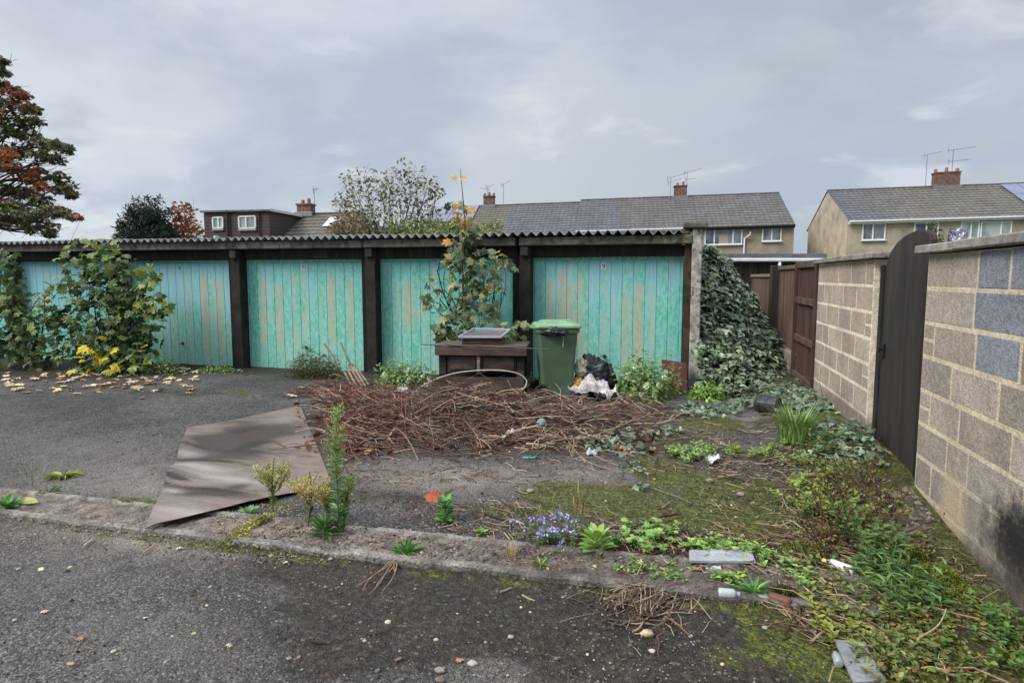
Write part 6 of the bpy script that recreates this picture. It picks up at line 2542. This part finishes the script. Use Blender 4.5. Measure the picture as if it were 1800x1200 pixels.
tag(mb.build('metal_rod', M['metal'], origin=Bp(.5, -.06, .7)), 'long thin rod lying across the front of the bench top', 'rod')
mb = MB()
hp = [(724, 694, 7.75), (742, 678, 7.75), (770, 664, 7.75), (805, 654, 7.75), (850, 650, 7.75), (890, 651, 7.75), (914, 657, 7.78), (927, 668, 7.8), (924, 680, 7.75), (912, 690, 7.65), (895, 698, 7.55), (884, 710, 7.45), (879, 726, 7.3), (878, 745, 7.1)]
pts = np.array([atY(*q) for q in hp])
t2 = np.linspace(0, 1, 60)
tt = np.linspace(0, 1, len(hp))
PP = np.stack([np.interp(t2, tt, pts[:, k]) for k in range(3)], 1)
for _ in range(3):
    PP[1:-1] = (PP[:-2] + 2 * PP[1:-1] + PP[2:]) / 4
mb.tube(PP, .009, 8, S(170, 162, 148))
tag(mb.build('cable_loop', M['plain'], origin=PP[30], smooth=True), 'pale grey cable looping in front of the bench', 'cable')

# ---- fallen slatted pallet piece leaning at the left of the heap
sl = thing('slatted_rack', G(640, 680), 'broken rack of thin wooden slats leaning in the twigs below the door edge', 'rack')
for (a, b) in (((604, 655), (628, 680)), ((608, 648), (634, 676)), ((613, 645), (641, 672)), ((619, 644), (646, 670)), ((625, 646), (652, 668))):
    mb = MB()
    mb.beam(atY(a[0], a[1] - 4, 9.0), atY(b[0] - 4, b[1] + 8, 8.35), .03, .016, S(150, 132, 114) * rng.uniform(.7, 1.1))
    mb.build('slat', M['bench_wood'], sl)
for (a, b) in (((570, 604), (592, 632)), ((599, 602), (612, 632))):
    mb = MB()
    mb.beam(atY(a[0], a[1], 9.2), atY(b[0] + 4, b[1] + 8, 8.9), .025, .025, S(130, 108, 92))
    mb.build('handle_stick', M['bench_wood'], sl)

# ---- maroon panel leaning on the end post
mb = MB()
a, b_ = atY(1163, 632, 9.75), atY(1206, 638, 9.7)
c_, d_ = atY(1209, 690, 9.55), atY(1166, 690, 9.6)
mb.prism([a, b_, c_, d_], (0, .03, .0), S(96, 50, 50))
tag(mb.build('maroon_panel', M['dark_wood'], origin=d_), 'faded maroon board leaning against the right end post behind the plants', 'panel')

# ---- black pot on its side
c = G(1351, 728) + np.array([0, .03, .105])
ax = np.array([.9, -.42, .0])
ax /= np.linalg.norm(ax)
mb = MB()
prof = [(-.14, .07), (-.14, .085), (-.1, .1), (-.095, .106), (-.08, .106), (-.075, .1), (-.02, .106), (.0, .11), (.02, .106), (.075, .1), (.08, .107), (.10, .107), (.12, .09), (.12, .05)]
pts = np.array([c + ax * p[0] for p in prof])
mb.tube(pts, [p[1] for p in prof], 22, S(42, 44, 47))
tag(mb.build('plastic_pot', M['plastic'], origin=c, smooth=False), 'dark ribbed plastic pot lying on its side in front of the ivy', 'pot')

# ---- small debris
def flat_piece(name, label, cat, corners, th_, col, m_, z=.012, tilt=0):
    ps = [G(*q) + np.array([0, 0, z + tilt * k]) for k, q in enumerate(corners)]
    mb = MB()
    mb.prism(ps, (0, 0, th_), col)
    return tag(mb.build(name, M[m_], origin=ps[0]), label, cat)


flat_piece('slate', 'pale grey rectangular slate lying in the weeds at the kerb', 'slate', [(1211, 998), (1328, 999), (1319, 979), (1211, 979)], .014, S(160, 164, 168), 'slate', .03)
flat_piece('grey_board', 'grey flat board at the bottom edge of the picture', 'board', [(1500, 1212), (1556, 1210), (1517, 1143), (1466, 1139)], .012, S(134, 136, 138), 'slate', .02, .004)
flat_piece('glass_sliver', 'small clear glass sliver below the pale slate', 'glass', [(1240, 1004), (1268, 1006), (1266, 998), (1243, 997)], .006, S(190, 198, 200), 'plain', .012)


def lying_bottle(name, label, cat, a, b, r, col, capcol, m_):
    A, B_ = G(*a), G(*b)
    A = A + np.array([0, 0, r])
    B_ = B_ + np.array([0, 0, r])
    d = B_ - A
    t = thing(name, (A + B_) / 2, label, cat)
    us = [0, .02, .1, .4, .7, .78, .86]
    rs = [.6, .92, 1, .96, 1, .8, .45]
    mb = MB()
    mb.tube([A + d * u for u in us], [r * q for q in rs], 14, col)
    mb.build('body', M[m_], t, smooth=True)
    mb = MB()
    mb.tube([A + d * .865, A + d * 1.0], r * .5, 12, capcol)
    mb.build('cap', M['plain'], t)
    return t


lying_bottle('plastic_bottle', 'white plastic bottle with dirt specks lying among the weeds by the wall', 'bottle', (1502, 1012), (1446, 992), .026, S(222, 224, 224), S(210, 200, 110), 'plastic')
lying_bottle('glass_jar', 'small clear bottle lying on the asphalt below the slate', 'jar', (1262, 1050), (1300, 1053), .026, S(148, 156, 156), S(170, 176, 176), 'glass_lit')
lying_bottle('clear_bottle', 'small clear bottle beside the grey board at the bottom edge', 'bottle', (1475, 1175), (1468, 1155), .02, S(150, 154, 150), S(160, 160, 160), 'glass_lit')
mb = MB()
c = G(952, 764) + np.array([0, 0, .12])
crumple(mb, c, (.05, .05, .05), 2, .08, S(128, 150, 148), 14, 18, 2, -1)
tag(mb.build('worn_ball', M['cloth'], origin=c, smooth=True), 'faded blue grey ball resting in the brush heap', 'ball')
mb = MB()
c = G(930, 806)
mb.tube([c + [-.05, -.02, .012], c + [.0, -.035, .015], c + [.05, -.01, .012], c + [.055, .03, .012], c + [.045, .045, .012]], [.012, .013, .012, .01, .006], 7, S(58, 152, 150))
tag(mb.build('turquoise_strip', M['plastic'], origin=c), 'curved turquoise plastic strip at the front edge of the brush heap', 'strip')
cloth_piece('white crumpled plastic scrap on the green weeds of the mossy ground', (1253, 815), (.13, .1), S(214, 216, 218), 'plastic_scrap', 'scrap', .03, .05, .4, 'bag')
cloth_piece('clear crumpled film at the front of the brush heap', (893, 778), (.12, .14), S(186, 188, 180), 'plastic_film', 'film', .05, .07, .4, 'bag')
cloth_piece('small white paper scrap lying in the twigs left of the bench', (708, 697), (.15, .1), S(222, 222, 220), 'paper_scrap', 'paper', .1, .05, 1.2)
cloth_piece('small silvery foil scrap under the ivy leaves of the heap edge', (1042, 800), (.1, .07), S(176, 180, 186), 'foil_scrap', 'scrap', .015, .04, .1, 'bag')
mb = MB()
c = G(757, 879)
mb.leaves(MAPLE, np.array([c + [.06, 0, .02], c + [.0, .01, .035]]), np.array([[-1, .1, .1], [.9, .3, .2]]), np.array([[0, -.5, .9], [.3, -.4, .8]]), np.array([.13, .1]), np.array([S(162, 84, 66), S(148, 78, 62)]))
tag(mb.build('fallen_leaf', M['dry_leaf'], origin=c), 'bright red curled leaf lying on the asphalt left of a green weed', 'leaf')

# ---- stones
def stone_proto(seed, col, k=10):
    mb = MB()
    crumple(mb, (0, 0, 0), (1, .8, .55), seed, .3, col, 9, k, 1.4, -.5)
    return mb


STC = [S(186, 170, 136), S(150, 138, 126), S(168, 162, 152), S(118, 108, 100), S(196, 182, 150)]
protos = []
for k, c in enumerate(STC):
    protos.append(stone_proto(k * 3.3 + 1, c))
spots = [(1137, 1116, .03, 0, 'largest pale cream stone on the near asphalt beside the stalk heap'), (831, 1168, .022, 2, 'grey white pebble beside the tiny orange leaf at the bottom'), (1226, 1042, .03, 1, 'tan stone just right of the stalk heap'),
         (1146, 1145, .014, 4, 'small yellowish pebble below the cream stone'), (682, 1094, .015, 4, 'pale cream pebble on the asphalt left of centre'), (932, 864, .028, 1, 'brown grey stone in the bare asphalt patch by the moss'),
         (1248, 846, .03, 1, 'tan stone lump near the right of the mossy ground'), (1302, 870, .03, 1, 'tan stone lying on the moss before the thicket'), (773, 1180, .022, 1, 'tan stone at the bottom below the cream pebble'),
         (774, 1197, .02, 3, 'brownish stone touching the bottom edge of the picture'), (1345, 1104, .014, 2, 'small white pebble right of the stalk heap'), (1340, 1055, .04, 2, 'flat white stone under the rosette at the kerb end'), (898, 1120, .014, 2, 'small grey pebble on the dark asphalt in the middle')]
for (px, py, r, k, lab) in spots:
    c = G(px, py)
    mb = MB()
    crumple(mb, (0, 0, 0), (r, r * .8, r * .55), px * .37, .3, STC[k], 9, 12, 1.4, -.5)
    for q in range(len(mb.v)):
        mb.v[q] = mb.v[q] + c + np.array([0, 0, r * .28])
    tag(mb.build('stone', M['stone'], origin=c, smooth=True), lab, 'stone', 'loose stones on the ground')
c = G(1370, 1060)
mb = MB()
mb.box(c + [0, 0, .02], (.11, .045, .04), -.5, S(122, 86, 70), .008)
tag(mb.build('brick_piece', M['brick'], origin=c), 'small orange brown brick fragment at the end of the kerb', 'brick piece')

first = {}
labp = 'small loose pebble on the asphalt'
for n_ in range(46):
    px, py = rng.uniform(20, 1350), rng.uniform(975, 1195)
    if n_ > 44:
        px, py = rng.uniform(620, 1380), rng.uniform(820, 930)
    c = G(px, py)
    k = int(rng.integers(0, 5))
    s_ = rng.uniform(.006, .013)
    if k not in first:
        mb = protos[k]
        o = mb.build('pebble', M['stone'], smooth=True)
        first[k] = o
        o.location = c + np.array([0, 0, s_ * .25])
        o.scale = (s_, s_, s_)
        tag(o, labp, 'pebble', 'small pebbles scattered on the asphalt')
    else:
        dup(first[k], c + np.array([0, 0, s_ * .25]), rng.uniform(0, 6), s_)

# ---- fallen leaves
LFC = [('pale', S(196, 178, 146)), ('pale', S(178, 158, 128)), ('brown', S(128, 100, 78)), ('yellow', S(196, 170, 78)), ('orange', S(166, 116, 82)), ('pale', S(206, 190, 160))]
lp = []
for k, (nm, c) in enumerate(LFC):
    mb = MB()
    tv, tf = MAPLE
    v = tv.copy()
    v[:, 2] += .12 * np.sin(v[:, 0] * 3 + k) + .1 * np.abs(v[:, 1]) * (1 if k % 2 else -.3)
    v[:, 0] -= .4
    v[:, 2] -= v[:, 2].min()
    mb.add(v, tf, c)
    lp.append((nm, mb))
firstl = {}


def put_leaf(px, py, k, size, where, grp):
    c = G(px, py)
    if 3.2 < c[1] < 3.66:
        c[2] += .014
    c[2] += .006
    nm = LFC[k][0]
    lab = nm + ' fallen leaf lying ' + where
    if k not in firstl:
        o = lp[k][1].build('fallen_leaf', M['dry_leaf'])
        firstl[k] = o
        o.location = c
        o.rotation_euler = (0, 0, rng.uniform(0, 6))
        o.scale = (size,) * 3
        tag(o, lab, 'leaf', grp)
    else:
        o = dup(firstl[k], c, rng.uniform(0, 6), size, lab)
        o['group'] = grp
        o.rotation_euler = (rng.normal(0, .12), rng.normal(0, .12), rng.uniform(0, 6))


for _ in range(110):
    put_leaf(rng.uniform(0, 345), 660 + rng.normal(6, 11) + rng.uniform(-6, 14), int(rng.choice([0, 1, 2, 3, 5, 2, 4])), rng.uniform(.07, .14), 'on the ground at the foot of the left shrubs', 'fallen leaves under the left shrubs')
for (px, py, k, sz) in [(35, 676, 5, .12), (62, 668, 0, .14), (95, 684, 5, .1), (120, 672, 0, .15), (112, 680, 5, .1), (135, 668, 1, .14), (185, 677, 5, .16), (150, 662, 0, .14), (175, 690, 3, .08), (205, 668, 3, .1), (165, 678, 5, .1), (255, 665, 5, .14), (320, 655, 0, .14), (330, 650, 5, .12), (20, 672, 2, .14), (70, 690, 1, .1)]:
    put_leaf(px, py, k, sz, 'on the ground at the foot of the left shrubs', 'fallen leaves under the left shrubs')
for (px, py, k, sz) in [(341, 1047, 3, .035), (77, 1078, 0, .035), (140, 1125, 4, .03), (402, 1137, 0, .03), (315, 966, 0, .04), (282, 1053, 5, .03), (124, 1170, 1, .03), (808, 1163, 4, .035), (700, 1162, 2, .03), (72, 1002, 5, .03), (255, 1088, 5, .025), (502, 990, 5, .03)]:
    put_leaf(px, py, k, sz, 'on the near asphalt', 'small fallen leaves on the near asphalt')
for (px, py, k, sz) in [(512, 698, 0, .16), (520, 690, 1, .2), (575, 722, 4, .14), (553, 738, 2, .14), (580, 715, 3, .1), (700, 718, 4, .12)]:
    put_leaf(px, py, k, sz, 'against the left part of the brush heap', 'fallen leaves at the left of the brush heap')

# ---- single sticks
def stick(label, a, b, r, col, z=.015, branch=None, group=None):
    A, B_ = G(*a) + [0, 0, z], G(*b) + [0, 0, z]
    mb = MB()
    mb.tube(curve(A, B_, 9, .03), np.linspace(r, r * .5, 9), 6, col)
    if branch:
        for (u, c) in branch:
            p = A + (B_ - A) * u
            mb.tube(curve(p, G(*c) + [0, 0, z + .02], 6, .05), np.linspace(r * .7, r * .3, 6), 5, col)
    return tag(mb.build('stick', M['twig'], origin=A), label, 'stick', group)


stick('long branching grey brown stick reaching out of the brush heap', (975, 755), (1075, 835), .011, S(150, 120, 100), .05, [(.3, (1000, 808)), (.45, (985, 800)), (.75, (1080, 822))])
stick('dark thick stick lying on the moss behind the green weeds', (1140, 930), (1197, 910), .012, S(84, 56, 50), .03, [(.2, (1110, 938))])
stick('thin pale twig lying across the mossy asphalt', (1150, 862), (1215, 887), .005, S(132, 116, 98))
stick('dark stick at the left end of the mossy patch', (852, 905), (894, 917), .01, S(62, 50, 46))
stick('thin dark twig on the near asphalt left of centre', (545, 1133), (685, 1113), .005, S(62, 48, 42))
stick('tan twig piece on the asphalt below the sheet corner', (252, 976), (271, 962), .007, S(166, 142, 112))
stick('pale stick stub lying left of the sheet corner', (147, 964), (162, 951), .008, S(190, 176, 150))
stick('broken twig sticking out by the fallen fleabane', (437, 950), (453, 967), .006, S(176, 150, 120))
stick('pale curved twig on the asphalt beside the rosette stalks', (692, 978), (694, 1008), .008, S(176, 160, 136))
stick('small pale twig on the near asphalt in the centre', (880, 1044), (900, 1037), .006, S(160, 142, 120))
stick('short tan twig on the near asphalt right of centre', (918, 1050), (940, 1060), .006, S(168, 148, 124))
stick('curved pale twig right of the cream stone', (1112, 1115), (1135, 1092), .006, S(150, 130, 108))
stick('long thin twig slanting right of the stalk heap', (1168, 1088), (1215, 1124), .005, S(124, 98, 80))
stick('dark twig slanting down beside the cream stone', (1155, 1123), (1158, 1160), .005, S(98, 70, 58))
stick('thin pale twig along the front edge of the kerb', (912, 992), (1020, 1000), .006, S(128, 110, 92), .012)
stick('long dry cane lying through the weeds toward the grey board', (1350, 1062), (1500, 1148), .005, S(118, 92, 74), .03)
stick('pale dry cane below the white bottle', (1420, 1090), (1530, 1110), .007, S(150, 126, 104), .04)
stick('brown cane lying above the grey board', (1455, 1128), (1530, 1145), .009, S(132, 100, 80), .03)
stick('pale dry cane in the weeds under the moss cushion', (1640, 1085), (1720, 1105), .006, S(158, 134, 110), .05)
stick('straw coloured stalk bending over the bottom right weeds', (1610, 1170), (1660, 1115), .006, S(172, 154, 116), .12)
for k in range(5):
    stick('thin pale dead stalk lying below the front kerb rosette', (690 + k * 2, 985 + k * 2), (625 + k * 12, 1035 + (k % 3) * 6), .004, S(150, 124, 102), .012, group='dead stalks below the kerb rosette')
# ================================================================== WORLD, SUN, CAMERA
def build_world():
    w = bpy.data.worlds.new('World')
    scene.world = w
    w.use_nodes = True
    nt = w.node_tree
    for n in list(nt.nodes):
        nt.nodes.remove(n)
    N = NT(nt)
    out = N.n('ShaderNodeOutputWorld')
    bg = N.n('ShaderNodeBackground')
    bg.inputs['Strength'].default_value = 0.1
    N.l(bg.outputs[0], out.inputs[0])
    sky = N.n('ShaderNodeTexSky')
    sky.sky_type = 'NISHITA'
    sky.sun_disc = False
    sky.sun_elevation = SUN_EL
    sky.sun_rotation = SUN_ROT
    tc = N.n('ShaderNodeTexCoord')
    sp = N.n('ShaderNodeSeparateXYZ')
    N.l(tc.outputs['Generated'], sp.inputs[0])
    zc = N.math('MAXIMUM', sp.outputs[2], 0.0)
    den = N.math('ADD', zc, 0.22)
    cb = N.n('ShaderNodeCombineXYZ')
    N.l(N.math('DIVIDE', sp.outputs[0], den), cb.inputs[0])
    N.l(N.math('DIVIDE', sp.outputs[1], den), cb.inputs[1])
    mp = N.n('ShaderNodeMapping')
    N.l(cb.outputs[0], mp.inputs[0])
    mp.inputs['Location'].default_value = (5.4, 0.6, 0)
    co = mp.outputs[0]
    a = N.noise(co, 0.8, 7, 0.52, 0.3)
    b = N.noise(co, 1.9, 6, 0.55, 0.4)
    grad = N.rng(sp.outputs[2], 0.02, 0.42)
    base = N.mix(grad, S(188, 199, 213), S(216, 225, 235))
    # lighter toward the left of the view
    dk = N.rng(N.noise(co, 0.62, 7, 0.55, 0.6), 0.46, 0.6, 0, 0.85)
    base = N.mix(N.math('MULTIPLY', dk, N.rng(sp.outputs[2], 0.12, 0.3)), base, S(152, 162, 174))
    left = N.rng(N.math('ADD', N.math('MULTIPLY', sp.outputs[0], -0.9), N.math('MULTIPLY', sp.outputs[1], -0.1)), -0.35, 0.7)
    base = N.mix(left, N.mix(0.6, base, S(184, 193, 200)), N.mix(0.6, base, S(232, 238, 244)))
    base = N.mix(N.rng(a, 0.44, 0.6, 0, 0.8), base, S(180, 192, 210))
    base = N.mix(N.rng(b, 0.54, 0.7, 0, 0.5), base, S(238, 242, 247))
    base = N.mix(N.rng(N.noise(co, 1.3, 6, 0.55, 0.5), 0.57, 0.72, 0, 0.5), base, S(172, 181, 191))
    # overcast sky is brightest overhead
    zen = N.rng(sp.outputs[2], 0.40, 0.85, 1.0, 2.7)
    cx = N.n('ShaderNodeCombineColor')
    for i in range(3):
        N.l(N.math('MULTIPLY', zen, 10.0), cx.inputs[i])
    cl = N.mix(1.0, base, cx.outputs[0], 'MULTIPLY')
    col = N.mix(0.93, sky.outputs[0], cl)
    N.l(col, bg.inputs['Color'])


SUN_EL = math.radians(42)
SUN_DIR = np.array([-0.62, -0.55, 0])
SUN_DIR = SUN_DIR / np.linalg.norm(SUN_DIR)
SUN_ROT = math.atan2(SUN_DIR[0], SUN_DIR[1])
build_world()
sl_ = bpy.data.lights.new('sun', 'SUN')
sl_.energy = 2.9
sl_.angle = math.radians(25)
sl_.color = (1.0, 0.97, 0.92)
so = bpy.data.objects.new('sun', sl_)
COL.objects.link(so)
dirv = Vector((SUN_DIR[0] * math.cos(SUN_EL), SUN_DIR[1] * math.cos(SUN_EL), math.sin(SUN_EL)))
so.rotation_euler = dirv.to_track_quat('Z', 'Y').to_euler()
so.location = (0, 0, 30)

cam = bpy.data.cameras.new('camera')
cam.sensor_width = 36
cam.lens = F / 1800 * 36
cam.clip_start = 0.05
cam.clip_end = 3000
co_ = bpy.data.objects.new('camera', cam)
COL.objects.link(co_)
co_.location = (0, 0, CAMH)
co_.rotation_euler = (math.pi / 2 - PITCH, 0, YAW)
scene.camera = co_
scene.view_settings.view_transform = 'Standard'
scene.view_settings.look = 'None'
scene.view_settings.exposure = 0
scene.view_settings.gamma = 1
